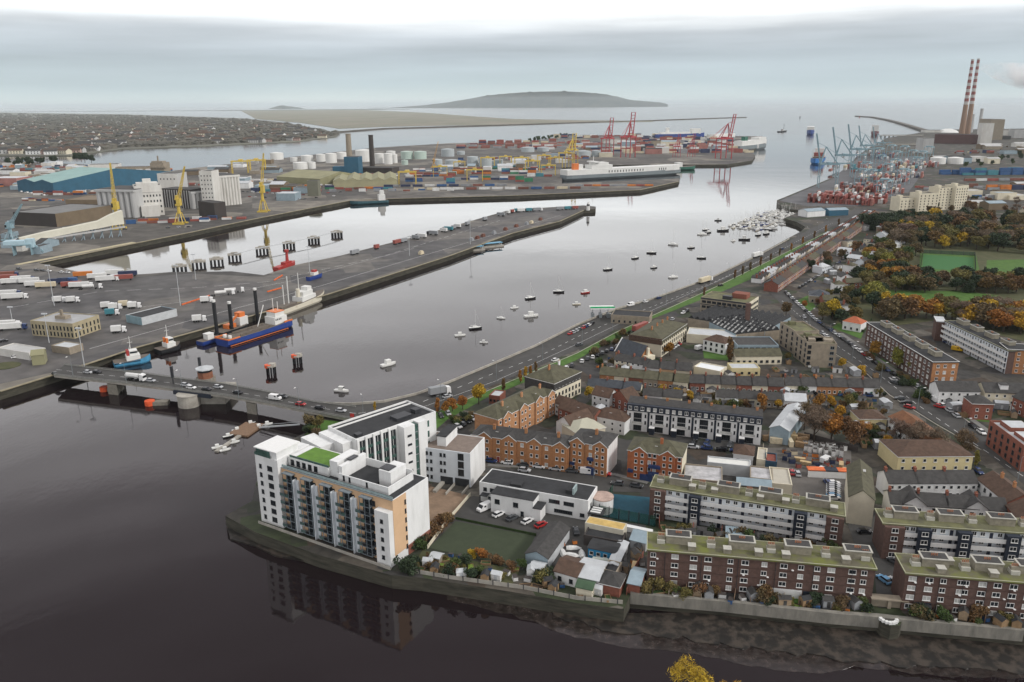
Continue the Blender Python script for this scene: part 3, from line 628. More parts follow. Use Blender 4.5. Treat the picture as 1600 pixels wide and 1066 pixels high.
bx(B, 'roof_deck', MB()._idx([(0,.9,10.6),(L,.9,10.6),(L,6,11.6),(0,6,11.6),(L,12,8.2),(0,12,8.2)], [(0,1,2,3),(3,2,4,5)], 0), [slate]); bx(B, 'wall', MB()._idx([(L+.02,0,8),(L+.02,12,8),(L+.02,6,11.5),(L+.02,1,10.5)], [(0,1,2,3)], 0), [white])
# ============================================================ council flats along the river (brown brick, mossy roof)
def stackpart(x, y, z, kind):
    m = MB()
    if kind == 'big': m.box(-3.1, -1.6, 0, 3.1, 1.6, 2.1, 0); m.box(-3.25, -1.75, 2.1, 3.25, 1.75, 2.3, 1); m.box(-2.8, -1.4, 2.3, 2.8, 1.4, 2.34, 2)
    elif kind == 'pot': m.box(-1.0, -1.1, 0, 1.0, .9, 1.0, 1); m.box(-.9, -.5, 1.0, .9, .6, 1.9, 0)
    else: m.box(-.9, -.9, 0, .9, .9, 1.2, 0); m.box(-1.0, -1.0, 1.2, 1.0, 1.0, 1.32, 1)
    for i in range(4 if kind != 'vent' else 0): m.cyl(-.6+.4*i, .05, (2.3 if kind == 'big' else 1.9), (2.9 if kind == 'big' else 2.5), .14, n=6, mi=3)
    return m.mesh('roof_tank' if kind == 'big' else 'chimney', [mat('old roof concrete', (.24, .22, .17), .95, .25, .8), mat('pale coping', (.42, .41, .36), .9, .15, 1), slate, mat('clay pot', (.35, .15, .08), .9)])
SM = {}
def rstack(B, x, y, kind):
    if kind not in SM: SM[kind] = stackpart(0, 0, 0, kind)
    part('roof_tank' if kind == 'big' else 'chimney', SM[kind], B.roof, (x, y, B.top-.01))
def flats(label, a, b, depth, h, cols, kinds, cat='apartment building', ground=None, steps=(), base=4.0):
    B = bl('flats', label, cat, a, b, depth, h, brown_b, 'slab', moss_g, base=base, over=.35, trimm=mat('roof kerb', (.36, .36, .24), .9, .2, .6))
    L = B.L
    for k in range(4):
        z = .75+k*(h/4)
        for u in cols:
            if k == 0 and R.random() < .35:
                put(B, 'f', u*L, 0, doormesh(1.0, 2.1, pick('w', 'k', 'w', 'r')), 'door'); continue
            put(B, 'f', u*L, z, winmesh(1.75 if (hash(round(u*977)) % 3) else 1.35, 1.25, 'c' if R.random() < .22 else 'w'))
    for x, y, k_ in kinds: rstack(B, x*L, y*depth, k_)
    dish = MB().cyl(0, -.25, 0, .1, .32, .28, 10).bar((0,-.2,.05),(0,0,-.1),.03).mesh('satellite_dish', [trim]); pipe = MB().cyl(0, -.08, 0, h-.1, .06, n=6).mesh('drainpipe', [dtrim])
    for i in range(9): part('satellite_dish', dish, B.o, (L*R.uniform(.03, .97), -.01, R.choice((2.9, 5.4, 7.9))+.1))
    for i in range(6): part('drainpipe', pipe, B.o, (L*(.08+.165*i), -.01, 0))
    for k in (1, 2, 3): bx(B, 'brick_band', MB().box(0, -.04, k*h/4-.12, L, -.003, k*h/4), [mat('dark brick band', (.07, .04, .032), .9)])
    return B
kk = []
for i, x in enumerate((.14, .43, .68, .97)): kk += [(x if x < .9 else .94, .62, 'big')]
for x in (.06, .29, .56, .80, .985): kk += [(min(x, .97), .5, 'pot')]
for x in (.20, .36, .62, .88, .50): kk += [(x, .22, 'vent')]
B = flats('long brown brick mossy-roofed flats on the river wall, left of the round lookout', (1012.5,860), (1368,890.5), 8.2, 10.0,
      [.025, .125, .21, .275, .375, .44, .525, .61, .685, .755, .815, .905, .955], kk)
bx(B, 'bay', MB().box(B.L*.26, -.8, -.5, B.L*.395, -.003, 9.98), [brown_b]) if False else None
bx(B, 'render_panel', MB().box(B.L*.565, -.07, -.4, B.L*.70, -.003, 2.5), [white]); bx(B, 'render_panel', MB().box(B.L*.705, -.07, -.4, B.L*.775, -.003, 2.4), [navy])
B = flats('brown brick mossy-roofed flats on the river wall, right of the round lookout', (1416,897), (1640,915), 8.4, 10.0,
      [.05, .17, .27, .39, .43, .545, .65, .76, .87, .95], [(.24, .6, 'big'), (.62, .6, 'big'), (.93, .6, 'big'), (.10, .5, 'pot'), (.45, .45, 'pot'), (.80, .45, 'pot'), (.26, .2, 'vent'), (.63, .2, 'vent'), (.36, .7, 'vent')])
bx(B, 'render_panel', MB().box(B.L*.09, -.07, -.4, B.L*.21, -.003, 2.6), [navy])
# ============================================================ galleried flats
def gallery(label, a, b, depth, h, ends, stairs, kinds, roofm=moss, floors=4, base=4.0):
    B = bl('gallery_flats', label, 'apartment building', a, b, depth, h, [whiteb, brown_b, brown_b, brown_b], 'slab', roofm, base=base, over=.4, trimm=MATS['roof kerb'])
    L = B.L; fh = h/floors
    runs = []; x = ends[0]*L if ends[0] else 0
    if ends[0]:
        bx(B, 'end_bay', MB().box(-.02, -1.6, -.5, ends[0]*L, -.003, h), [brown_b])
        for k in range(floors): part('window', winmesh(1.7, 1.3, 'w'), B.o, (ends[0]*L/2, -1.605, .9+k*fh))
    xe = (1-ends[1])*L if ends[1] else L
    if ends[1]:
        bx(B, 'end_bay', MB().box(xe, -1.6, -.5, L+.02, -.003, h), [brown_b])
        for k in range(floors): part('window', winmesh(1.7, 1.3, 'w'), B.o, ((xe+L)/2, -1.605, .9+k*fh))
    for s_ in stairs:
        x0, x1 = s_*L-1.7, s_*L+1.7
        bx(B, 'stair_tower', MB().box(x0, -2.0, -.5, x1, -.003, h), [navy])
        for k in range(1, floors): part('window', winmesh(1.7, 1.2, 'w'), B.o, (s_*L, -2.005, .7+k*fh))
        put(B, 'f', s_*L, 0, doormesh(1.8, 2.5, 'w'), 'door').location.y = -2.01
        runs.append((x, x0)); x = x1
    runs.append((x, xe))
    for x0, x1 in runs:
        if x1-x0 < 1: continue
        for k in range(1, floors):
            bx(B, 'balcony', MB().box(x0+.003, -1.5, k*fh-.15, x1-.003, -.003, k*fh).box(x0+.003, -1.5, k*fh, x1-.003, -1.4, k*fh+1.1), [trim])
        n = max(2, int((x1-x0)/2.1))
        for i in range(n):
            u = x0+(x1-x0)*(i+.5)/n
            for k in range(floors):
                if i % 3 == 2: put(B, 'f', u, k*fh+.05, doormesh(.9, 2.0, 'n'), 'door')
                else: put(B, 'f', u, k*fh+.95, winmesh(1.2, 1.2, 'w'))
    finish(B)
    for x, y, k_ in kinds: rstack(B, x*L, y*depth, k_)
    return B
gk = [(x, .6, 'big') for x in (.15, .41, .63, .87)] + [(x, .55, 'pot') for x in (.04, .27, .52, .76)] + [(x, .3, 'vent') for x in (.22, .34, .58, .71, .95)]
B = gallery('long white balconied flats with two navy stair towers, behind the riverside brick flats', (1017.5,761.5), (1319,808), 7.5, 9.6, (.085, .085), (.245, .79), gk)
B = gallery('white balconied flats with navy stair towers at the right edge', (1381,819), (1650,838), 7.5, 9.6, (.12, .0), (.235, .47, .75), [(x, .6, 'big') for x in (.15, .42, .72)] + [(x, .55, 'pot') for x in (.05, .3, .55, .85)])
B = gallery('white galleried flats seen obliquely beside the wood, right of the brick flats', (1477,502.5), (1576,549.5), 9, 10.5, (0, 0), (), [(x, .6, 'big') for x in (.12, .35, .58, .82)], roofm=felt)
B2 = bl('flats', 'brick end block joined to the white galleried flats at the right edge', 'apartment building', (1575,547), (1612,549), 10, 11, orange_b, 'slab', felt); wins(B2, 'f', even(B2.L, 3), (.9, 3.6, 6.3, 8.8), 1.2, 1.3)
B2 = bl('flats', 'narrow brown brick end block left of the oblique white galleried flats', 'apartment building', (1464,503), (1477,504), 10, 10, brown_b, 'slab', metal_l)
# dark brick flats seen from their end
B = bl('flats', 'long dark brick flats with rows of white windows facing the main road, brown end wall', 'apartment building', (1355,505), (1458,567), 11, 11.5, [brown_b, orange_b, brown_b, brown_b], 'slab', felt, over=.3)
wins(B, 'f', even(B.L, 17, 1), (.8, 3.6, 6.4, 9.2), 1.5, 1.5, 'w', .3); wins(B, 'r', [2.4, 5.4, 9], (.8, 3.6, 6.4, 9.2), 1.3, 1.4, 'w', .3)
for x in (.12, .3, .48, .66, .84): rstack(B, x*B.L, 6, 'big')
finish(B)
# buff stepped flats
for i, (a, b, d, h, lab) in enumerate([
    ((1262,538),(1308,540),12,11,'buff stepped flats with mossy roofs, the nearest block'),
    ((1243,523),(1263,537),11,11,'buff stepped flats with mossy roofs, the middle block'),
    ((1219,505),(1243,520),12,11,'buff stepped flats with mossy roofs, the far block beside the factory')]):
    B = bl('flats', lab, 'apartment building', a, b, d, h, grey_b, 'flat', moss, par=.7)
    if i == 0:
        wins(B, 'f', [B.L*.85], (1, 3.7, 6.4, 9.0), 1.8, 1.5, 'g'); wins(B, 'f', [B.L*.08], (1, 3.7, 6.4, 9), 1.6, 1.6, 'd')
        bx(B, 'roof_box', MB().box(1, 3, 11, 4, 6, 12.6).box(8, 4, 11, 12, 8, 12.2), [grey_b])
    else: wins(B, 'f', even(B.L, 3), (1, 3.7, 6.4, 9.0), 1.6, 1.6, 'd'); bx(B, 'roof_box', MB().box(2, 3, 11, 5, 6, 12.8), [moss])
# office block and saw-tooth factory
B = bl('office_block', 'three storey concrete office block with dark fascia bands and a brick plant room on top', 'office building', (1095,465.5), (1170,475), 19, 9.5, [grey_b, cream, grey_b, grey_b], 'flat', moss, par=.4)
for k in range(3): wins(B, 'f', even(B.L, 9, .6), (.9+k*3.0,), 2.4, 1.4, 'd'); wins(B, 'r', even(B.D, 6, .4), (.9+k*3.0,), 2.2, 1.3, 'd')
bx(B, 'fascia', MB().box(0, -.15, 9.0, B.L, -.003, 9.9).box(0, -.1, 5.7, B.L, -.003, 6.2), [dtrim]); bx(B, 'plant_room', MB().box(B.L*.55, 9, 9.6, B.L*.85, 16, 12.4).box(B.L*.42, 3, 9.6, B.L*.60, 6, 11.6, 1), [red_b, dtrim])
def factory(label, a, b, depth, h, n):
    B = bl('factory', label, 'factory', a, b, depth, h, [grey_b, metal_b, grey_b, metal_b], 'flat', slate, par=.1); L = B.L
    m = MB(); w = L/n
    for i in range(n):
        x = i*w; m._idx([(x,0,h+.1),(x+w*.62,0,h+1.9),(x+w,0,h+.1),(x,depth,h+.1),(x+w*.62,depth,h+1.9),(x+w,depth,h+.1)], [(0,1,4,3),(1,2,5,4),(0,2,1),(3,4,5)], (0, 0, 0, 0))
        for j in range(int(depth/3.4)): y = 1+j*3.4; m._idx([(x+w*.1,y,h+.1+.29*1+.06),(x+w*.52,y,h+1.6+.1),(x+w*.52,y+1.3,h+1.6+.1),(x+w*.1,y+1.3,h+.1+.29+.06)], [(0,1,2,3)], 1)
    bx(B, 'sawtooth_roof', m, [felt, curtain]); return B
factory('low factory with a saw-tooth roof of pale skylight strips, in front of the office block', (1075,497), (1195,518), 36, 5.2, 12)
factory('second saw-tooth factory shed beside the tall brick stack', (1150,523), (1218,516), 30, 5.0, 7)
o = ob('brick_stack', None, None, (*G(1166,518),4), 0, 'square brown brick chimney stack rising out of the saw-tooth factory', 'chimney stack')
part('shaft', MB().box(-1.1,-1.1,-.5,1.1,1.1,15).box(-1.25,-1.25,15,1.25,1.25,15.6).mesh('shaft', brown_b), o)
def simple(name, lab, cat, a, b, d, h, wm_, rf='flat', rm=None, w=None, pitch=.5, n=None, **k):
    B = bl(name, lab, cat, a, b, d, h, wm_, rf, rm, pitch=pitch, **k)
    if w:
        nn = n or max(1, int(B.L/w[3] if len(w) > 3 else B.L/3))
        wins(B, 'f', even(B.L, nn), [.9+2.7*i for i in range(max(1, int(h/2.7)))], w[0], w[1], w[2])
    return B
WD = (1.0, 1.2, 'd', 3); WW = (1.0, 1.2, 'w', 2.8)
B = simple('apartment_building', 'cream mansard roofed apartments with dormers in front of the riverside road, left of the factory', 'apartment building', (1034,532), (1073,506), 17, 8.6, cream, 'hip', moss_t, (1.1, 1.7, 'd', 2.6), pitch=.35)
bx(B, 'mansard', MB().box(-.2, -.25, 7.0, B.L+.2, -.003, 9.2), [moss_t]); wins(B, 'f', even(B.L, 9), (7.6,), .9, 1.2, 'w'); bx(B, 'mansard', MB().box(-.3, -.2, 6.2, -.003, 17, 9.2), [tile_b])
for x in (.2, .4, .6, .8): chimney(B, x*B.L, 8, B.top-.5)
B = simple('church', 'brick church with steep dark slate roof and white edged gable near the cream mansard apartments', 'church', (962,548), (1000,560), 9, 4.6, orange_b, 'gx', slate_b, (.8, 1.6, 'w', 2.4), pitch=1.15)
bx(B, 'gable_coping', MB().bar((-.3,-.4,4.3),(-.3,4.5,10.2),.25).bar((-.3,9.4,4.3),(-.3,4.5,10.2),.25), [trim]); bx(B, 'porch', MB().box(B.L, 2, 0, B.L+3, 7, 5.5).box(B.L+.4, 3.8, 5.5, B.L+1.4, 5, 9), [cream])
simple('warehouse', 'long flat roofed cream shed between the mansard apartments and the factory', 'shed', (1073,523), (1150,529), 13, 4.2, cream, 'flat', metal_l)
simple('house', 'white house with brown hipped roof and arched windows beside the small lawn', 'house', (1099,531), (1133,538), 9, 5.6, white, 'hip', tile_b, (1.1, 1.4, 'd', 2.6), pitch=.6)
simple('workshop', 'dark corrugated workshop with a glazed blue band, right of the factory stack', 'workshop', (1152,541), (1217,541), 15, 5.5, metal_b, 'flat', slate, (2.2, 1.2, 'd', 2.6))
simple('school', 'low cream building with a mossy gabled roof and square windows beside the buff flats', 'school building', (1150,557), (1222,556), 9, 4.2, cream, 'gx', moss_t, (1.3, 1.2, 'd', 2.6))
simple('shed', 'long bright white flat roofed shed behind the small terraced cottages', 'shed', (1084,574), (1125,582), 8, 3.4, cream, 'flat', mat('bright roof', (.72,.74,.75), .6, .05, .3))
simple('shed', 'pale yellow flat roofed bungalow right of the bright white shed', 'bungalow', (1143,577), (1188,577), 8, 3.2, creamy, 'flat', metal_l, (1.1, 1, 'd', 3))
# ============================================================ houses of the town, each its own thing
HM = {}
def house_proto(L, D, h, wall, roofm, roof='gx', style=0, pitch=.6):
    k = (L, D, h, wall.name, roofm.name, roof, style)
    if k not in HM:
        B = bl('terraced_house', 'x', 'house', None, None, D, h, wall, roof, roofm, loc=(0, 0), ang=0, L=L, pitch=pitch, base=0)
        n = max(2, round(L/2.4)); st_ = 2 if h > 4 else 1
        for i, u in enumerate(even(L, n)):
            for s_ in range(st_):
                if s_ == 0 and i == style % n: put(B, 'f', u, 0, doormesh(.95, 2.05, pick('n', 'r', 'k', 'g', 'b')), 'door')
                else: put(B, 'f', u, .9+s_*2.5, winmesh(1.05, 1.15, 'w'))
        chimney(B, .35, D/2, B.top-.1, h=1.1, w=.6, d=1.2, m=wall if wall in (red_b, orange_b) else red_b)
        HM[k] = B.o; B.o['_used'] = 0
    return HM[k]
def place_house(proto, x, y, a, label, group, z=4.0, s=1.0):
    if not proto.get('_used'): 
        proto['_used'] = 1; proto.location = (x, y, z); proto.rotation_euler.z = a; proto['label'] = label
        if group: proto['group'] = group
        if s != 1: proto.scale = (s,)*3
        return proto
    return dup(proto, (x, y, z), a, label, group, s if s != 1 else None)
def house_row(a, b, hl, D, h, walls, roofs, where, roof='gx', style=0, pitch=.6, z=4.0, mp=None, flip=False, cap=60):
    A = G(*a, z+h); C = G(*b, z+h); Lt = math.dist(A, C); n = min(cap, max(1, round(Lt/hl))); hl = Lt/n
    ang = math.atan2(C[1]-A[1], C[0]-A[0]); hl2 = round(hl, 1)
    for i in range(n):
        wq = walls[i % len(walls)] if mp is None else walls[mp[i % len(mp)]]; rq = roofs[(i//3) % len(roofs)]
        p = house_proto(hl2, D, h, wq, rq, roof, (i+style) % 2, pitch)
        x = A[0]+math.cos(ang)*hl*i; y = A[1]+math.sin(ang)*hl*i
        nm = {'white render': 'white', 'cream render': 'cream', 'red brick': 'red brick', 'orange brick': 'orange brick', 'yellow cream render': 'pale yellow', 'brown brick': 'brown brick', 'buff concrete': 'buff', 'bluish and shaded white render': 'pale grey', 'peach render': 'peach'}[wq.name]
        place_house(p, x, y, ang, '%s house, %s from left in %s' % (nm, nth(i), where), where)
# near right: white terraces
house_row((1389,755),(1528,755), 9.2, 8, 5.4, [white], [slate], 'the white terrace with a yellow tree', style=0)
house_row((1392,786),(1575,799), 8.0, 7.5, 5.2, [white], [slate], 'the white terrace with two gables')
for f, l_ in ((1430, 'left'), (1527, 'right')):
    X = G(f, 790, 4)
    B = bl('house_gable', 'white gabled front bay with dark slates, the %s one of two' % l_, 'gable', (f-18, 787+(f-1430)*.07), (f+18, 790+(f-1430)*.07), 7.2, 5.4, white, 'gy', slate, pitch=.8)
    wins(B, 'f', [B.L*.3, B.L*.7], (.9, 3.3), 1.2, 1.1, 'w')
B = simple('warehouse', 'tall gabled warehouse with a pale blank end wall beside the white terraces', 'warehouse', (1327,776), (1367,782), 22, 8.6, [cream, cream, cream, cream], 'gy', moss_t, pitch=.75)
part('rooflight', MB().box(-.6, 0, 0, .6, 1.6, .15).mesh('rooflight', [curtain]), B.roof, (B.L*.62, 14, 8.6+.75*B.L*.38+.2))
B = simple('apartment_building', 'two storey yellow cream flats with a wide brown roof beside the white terraces', 'apartment building', (1404,714), (1521,713), 14, 5.6, [creamy, creamy, creamy, creamy], 'hip', tile_b, (1.1, 1.2, 'w', 3.2), pitch=.4)
B = simple('apartment_building', 'long diagonal flats with a rust brown roof along the main road', 'apartment building', (1389,651), (1452,700), 10, 5.4, [white, creamy, creamy, creamy], 'gx', tile_r, (1.2, 1.2, 'd', 3.4), pitch=.45)
B = simple('house', 'low cream building with dark brown hipped roof between the orange trees and the garden', 'house', (1344,655), (1386,655), 9, 4.2, creamy, 'hip', tile_b, WD, pitch=.5)
B = simple('apartment_building', 'red brick block with flat stepped roofs at the right edge beside the main road', 'apartment building', (1546,660), (1600,700), 10, 8.6, [red_b, red_b, red_b, red_b], 'flat', metal_l, (1.2, 1.6, 'd', 3.2), par=.8)
bx(B, 'upper_storey', MB().box(2, 2.5, 8.7, B.L*.4, 9.7, 10.2).box(2.2, 2.7, 10.2, B.L*.4-.2, 9.5, 10.25, 1).box(B.L*.5, 2.5, 8.7, B.L*.9, 9.7, 9.9).box(B.L*.5+.2, 2.7, 9.9, B.L*.9-.2, 9.5, 9.95, 1), [red_b, metal_l])
B = simple('house', 'square red brick house with grey hipped roof next to the small lawn', 'house', (1520,631), (1553,632), 8, 6.6, red_b, 'hip', slate, WW, pitch=.6)
B = simple('house', 'red brick house with a dark hipped roof at the far right beside the street corner', 'house', (1583,620), (1630,640), 9, 6.4, red_b, 'gx', slate, WW, pitch=.6)
B = simple('house', 'red brick corner house with rust roof in front of the flats at the right edge', 'house', (1573,790), (1610,830), 9, 6.5, red_b, 'gx', tile_b, WW, pitch=.6)
B = simple('house', 'white backed terrace with rusty roof and brick chimneys beside the main road at right', 'terrace', (1527,748), (1573,785), 9, 5.8, [white, red_b, red_b, red_b], 'gx', tile_b, WD, pitch=.55)
for t in (.3, .7): chimney(B, B.L*t, 4.5, B.top)
B = simple('house', 'white gabled cottage block with slate roof at the main road corner', 'house', (1468,611), (1532,612), 9, 5.6, white, 'gx', slate, WW, pitch=.6)
B = simple('house', 'pale terrace with slate roof and white dormer right of the corner cottage block', 'terrace', (1540,613), (1640,616), 9, 5.6, cream, 'gx', slate, WW, pitch=.6)
bx(B, 'dormer', MB().box(6, 1.2, 6, 9, 4, 8.4).box(5.8, 1.0, 8.4, 9.2, 4.2, 8.6, 1), [white, slate])
# cottages rows (long low terraces across the middle)
house_row((937,585),(1075,598), 6.5, 8, 3.9, [orange_b, cream, red_b, grey_b], [moss_t, moss_t, slate], 'the low cottage row below the church', style=1)
house_row((1078,598),(1225,604), 6.5, 8, 3.9, [red_b, cream, grey_b, red_b, cream], [slate], 'the low cottage row below the factory')
house_row((1228,602),(1375,606), 6.5, 8, 3.9, [cream, white, orange_b, orange_b, red_b, white, white, cream], [slate], 'the low cottage row below the buff flats')
house_row((918,602),(1000,610), 7, 7, 3.9, [white, red_b, cream], [slate_b, slate], 'the short row above the golden trees')
house_row((1005,617),(1065,622), 7, 7, 3.9, [white, cream], [slate, slate_b], 'the back yards row above the golden trees')
house_row((1120,620),(1260,628), 8, 7, 3.6, [white, cream, grey_b], [slate, metal_l], 'the outhouses behind the townhouses')
house_row((960,562),(1010,571), 7, 7, 4.5, [cream, white], [slate, moss_t], 'the short row in front of the brick church')
house_row((1005,574),(1080,580), 7, 8, 3.8, [white, peach, cream, whiteb], [slate, metal_l], 'the mixed sheds beside the bright white shed')
# long double terrace by the verge (far)
# two long parallel rows running away from the camera
def far_row(a, b, D, h, walls, roofs, where, hl=6.2):
    house_row(a, b, hl, D, h, walls, roofs, where, pitch=.5)
far_row((1216,445),(1375,333), 9, 5.2, [red_b, orange_b, red_b], [slate, tile_b, moss_t], 'the long terrace beside the verge')
house_row((1190,436),(1362,331), 7.0, 7, 3.2, [white, grey_b, cream, whiteb], [slate, metal_l, slate], 'the backs of the verge terrace', roof='gy', pitch=.4)
R2 = random.Random(5)
cnt = 0
LANDM = ['yellow-leaved tree', 'green shrub', 'narrow lane', 'garden wall', 'rusty hedge']
def scatter_houses(poly_px, n, walls, roofs, where, seed, hs=(4.6, 5.4), angs=(0, 1.57)):
    rr = random.Random(seed); xs = [p[0] for p in poly_px]; ys = [p[1] for p in poly_px]; done = []; tries = 0
    while len(done) < n and tries < 4000:
        tries += 1; x = rr.uniform(min(xs), max(xs)); y = rr.uniform(min(ys), max(ys))
        ins = False; j = len(poly_px)-1
        for i in range(len(poly_px)):
            if (ys[i] > y) != (ys[j] > y) and x < (xs[j]-xs[i])*(y-ys[i])/(ys[j]-ys[i])+xs[i]: ins = not ins
            j = i
        if not ins: continue
        X, Y = G(x, y)
        if any(math.dist((X, Y), q[:2]) < 11.5 for q in done): continue
        done.append((X, Y, x))
    done.sort(key=lambda q: q[2])
    for i, (X, Y, x) in enumerate(done):
        wq = rr.choice(walls); rq = rr.choice(roofs); L_ = rr.choice((7.5, 10.0)); p = house_proto(L_, 7.5, rr.choice(hs), wq, rq, rr.choice(('gx', 'hip')), i % 2, .6)
        place_house(p, X, Y, rr.choice(angs)+rr.uniform(-.05, .05), 'small %s house, %s from the left %s' % ({'white render': 'white', 'cream render': 'cream', 'red brick': 'brick', 'orange brick': 'orange brick', 'buff concrete': 'buff', 'bluish and shaded white render': 'pale grey', 'yellow cream render': 'yellowish'}[wq.name], nth(i), where), 'houses '+where)
scatter_houses([(1300,400),(1370,340),(1425,352),(1420,385),(1360,420),(1310,450),(1270,450)], 26, [white, cream, grey_b, whiteb], [slate, moss_t, metal_l], 'among trees behind the verge terrace', 3, angs=(.7, -.87))
scatter_houses([(1262,470),(1300,455),(1330,440),(1340,470),(1320,505),(1300,500)], 5, [white, cream, red_b], [slate, moss_t], 'beside the bend of the main road', 4)
B = simple('house', 'white walled house with orange red roof tucked among trees beside the main road', 'house', (1317,502), (1345,507), 8, 4.6, white, 'hip', mat('orange tiles', (.38, .11, .05), .9, .2, .8), WD, pitch=.7)
B = simple('chapel', 'round ended stone chapel with domed grey roof near the long verge terrace', 'chapel', (1265,462), (1297,464), 12, 4.5, grey_b, 'hip', slate_b, WD, pitch=.5)
scatter_houses([(1430,345),(1600,330),(1600,345),(1440,362)], 7, [white, cream, orange_b], [slate, tile_b], 'at the far edge of the park', 8)
# yard sheds near the townhouses
simple('shed', 'long white roofed shed with plank sides left of the timber yard', 'shed', (1105,724), (1173,731), 5, 3.6, metal_l, 'flat', mat('bright roof2', (.66,.66,.62), .7, .08, .3))
simple('shed', 'patchy grey flat roofed workshop directly behind the long galleried flats', 'workshop', (1068,749), (1129,755), 11, 3.6, grey_b, 'flat', mat('patchy roof', (.28,.28,.28), .8, c2=(.55,.54,.55), scale=.4))
simple('shed', 'pale grey flat roofed workshop with stained roof, left of the cream roofed one', 'workshop', (1172,748), (1208,752), 9, 3.6, grey_b, 'flat', MATS['patchy roof'])
simple('shed', 'cream flat roofed workshop at the edge of the car yard', 'workshop', (1206,757), (1238,760), 12, 3.8, cream, 'flat', mat('cream roof', (.45,.42,.35), .8, .1, .3))
simple('shed', 'small grey gabled shed between the two patchy workshops', 'shed', (1152,757), (1205,762), 5, 3.6, grey_b, 'gx', metal_b)
simple('house', 'white bungalow with brown hipped roof beside the plank sided shed', 'house', (1146,709), (1177,713), 8, 3.6, white, 'hip', tile_b, WD, pitch=.6)
simple('shed', 'narrow shed with cream roof beside the dark blue container store', 'shed', (1182,719), (1197,721), 10, 3, cream, 'flat', MATS['cream roof'])
simple('shed', 'dark blue store with rust red roof at the yard corner', 'shed', (1196,722), (1214,724), 7, 3, mat('dark blue sheet', (.02,.06,.10), .6), 'flat', mat('rust red roof', (.22,.06,.04), .8))
B = simple('warehouse', 'grey corrugated gabled warehouse beside the bare trees, its open front stacked with planks', 'warehouse', (1203,668), (1233,674), 26, 5.5, metal_b, 'gy', metal_l, pitch=.45)
# ============================================================ the port
def pb(name, lab, cat, a, b, d, h, wm_, rf='flat', rm=None, **k): return bl(name, lab, cat, a, b, d, h, wm_, rf, rm, **k)
silo_w = mat('silo white', (.62, .61, .57), .8, c2=(.50, .48, .44), scale=.12, thr=(.4, .7), stretch=(1, 1, .3)); silo_g = mat('silo grey', (.42, .42, .41), .85, .12, .1, stretch=(1, 1, .2))
olive = mat('olive sheet roof', (.25, .24, .14), .8, .15, .06); teal = mat('teal sheet roof', (.23, .36, .34), .7, .12, .05); bluew = mat('blue sheet wall', (.025, .10, .16), .7, .15, .1)
brownw = mat('brown sheet wall', (.17, .13, .085), .85, .15, .1); dbrown = mat('dark brown sheet wall', (.05, .042, .038), .85, .15, .1); tealb = mat('dark teal wall', (.05, .13, .16), .7, .12, .1)
yel = mat('crane yellow', (.55, .40, .07), .5, .12, .5); redc = mat('crane red', (.36, .04, .05), .5, .15, .5); bluec = mat('crane blue', (.22, .33, .37), .5, .15, .5); tankm = mat('tank white', (.66, .66, .63), .6, .1, .05)
def silos(lab, a, b, d, h, n, m, extra=None, name='grain_silo', cap=2.2):
    B = bl(name, lab, 'silo', a, b, d, h, [m]*4, 'flat', slate, par=.1); L = B.L; r = L/n/2
    for i in range(n): bx(B, 'silo_drum', MB().cyl((i+.5)*2*r, 0, -.5, h-cap, r*.97, n=14, cap=True), [m])
    bx(B, 'head_house', MB().box(-.3, -r-.2, h-cap, L+.3, d+.2, h).box(.5, .5, h, L-.5, d-.5, h+.6, 1), [m, slate]); return B
silos('row of tall grey grain silos at the left quay, joined to the white mill', (150,296), (211,297), 40, 30, 7, silo_g)
B = pb('grain_mill', 'tall ornate white mill building with curved parapet beside the grey silos', 'mill', (209,293), (252,291), 24, 32, silo_w, par=1.5)
wins(B, 'f', even(B.L, 8, 1), (3, 9, 15, 21), 1.4, 2.2, 'd'); bx(B, 'head_house', MB().box(3, 3, 32, B.L-3, 20, 36).box(B.L*.35, 6, 36, B.L*.65, 14, 40).box(-.6, -.6, 26, B.L+.6, -.003, 26.8), [silo_w])
bx(B, 'annexe', MB().box(B.L*.15, -10, -.5, B.L*.8, -.003, 12), [silo_w]); wins(B, 'f', [], (), 1, 1)
B = pb('warehouse', 'pale block with low sheds behind the ornate mill', 'warehouse', (245,272), (276,272), 30, 26, [silo_w, silo_g, silo_w, silo_g]); wins(B, 'f', even(B.L, 5, 2), (18,), 1.4, 2, 'd')
B = pb('warehouse', 'dark colonnaded granary between the two white silo groups', 'warehouse', (251,295), (297,297), 24, 22, dbrown, par=.3)
for u in even(B.L, 12): part('pier', MB().box(-.6, -.5, 0, .6, -.003, 21).mesh('pier', [silo_g]), B.o, (u, 0, 0))
B = pb('stair_tower', 'slim tall white tower with rows of black windows beside the ribbed silos', 'tower', (311,268), (330,268), 20, 44, silo_w); wins(B, 'f', even(B.L, 4), (8, 13, 18, 23, 28, 33, 38), 1.2, 1.6, 'd')
silos('big ribbed white grain silos on the quay, the rightmost silo group', (331,276), (373,273), 34, 36, 9, silo_w)
silos('small pair of pale silos in front of the slim white tower', (297,300), (325,298), 14, 20, 4, silo_g)
pb('hopper_building', 'dark grey hopper tower on the quay in front of the small silos', 'tower', (309,315), (334,318), 14, 17, dbrown)
pb('warehouse', 'pair of brown warehouses behind the conveyor: the far small one', 'warehouse', (102,313), (153,313), 50, 11, brownw, rm=brownw)
pb('warehouse', 'big dark brown warehouse with tan side wall behind the conveyor gallery', 'warehouse', (20,332), (86,335), 75, 13, [dbrown, brownw, dbrown, dbrown], rm=mat('grey felt roof', (.17,.17,.165), .9, .2, .05))
B = pb('warehouse', 'long blue warehouse with a pale teal roof near the estuary', 'warehouse', (26,283), (82,286), 210, 15, bluew, 'gx', teal, pitch=.12)
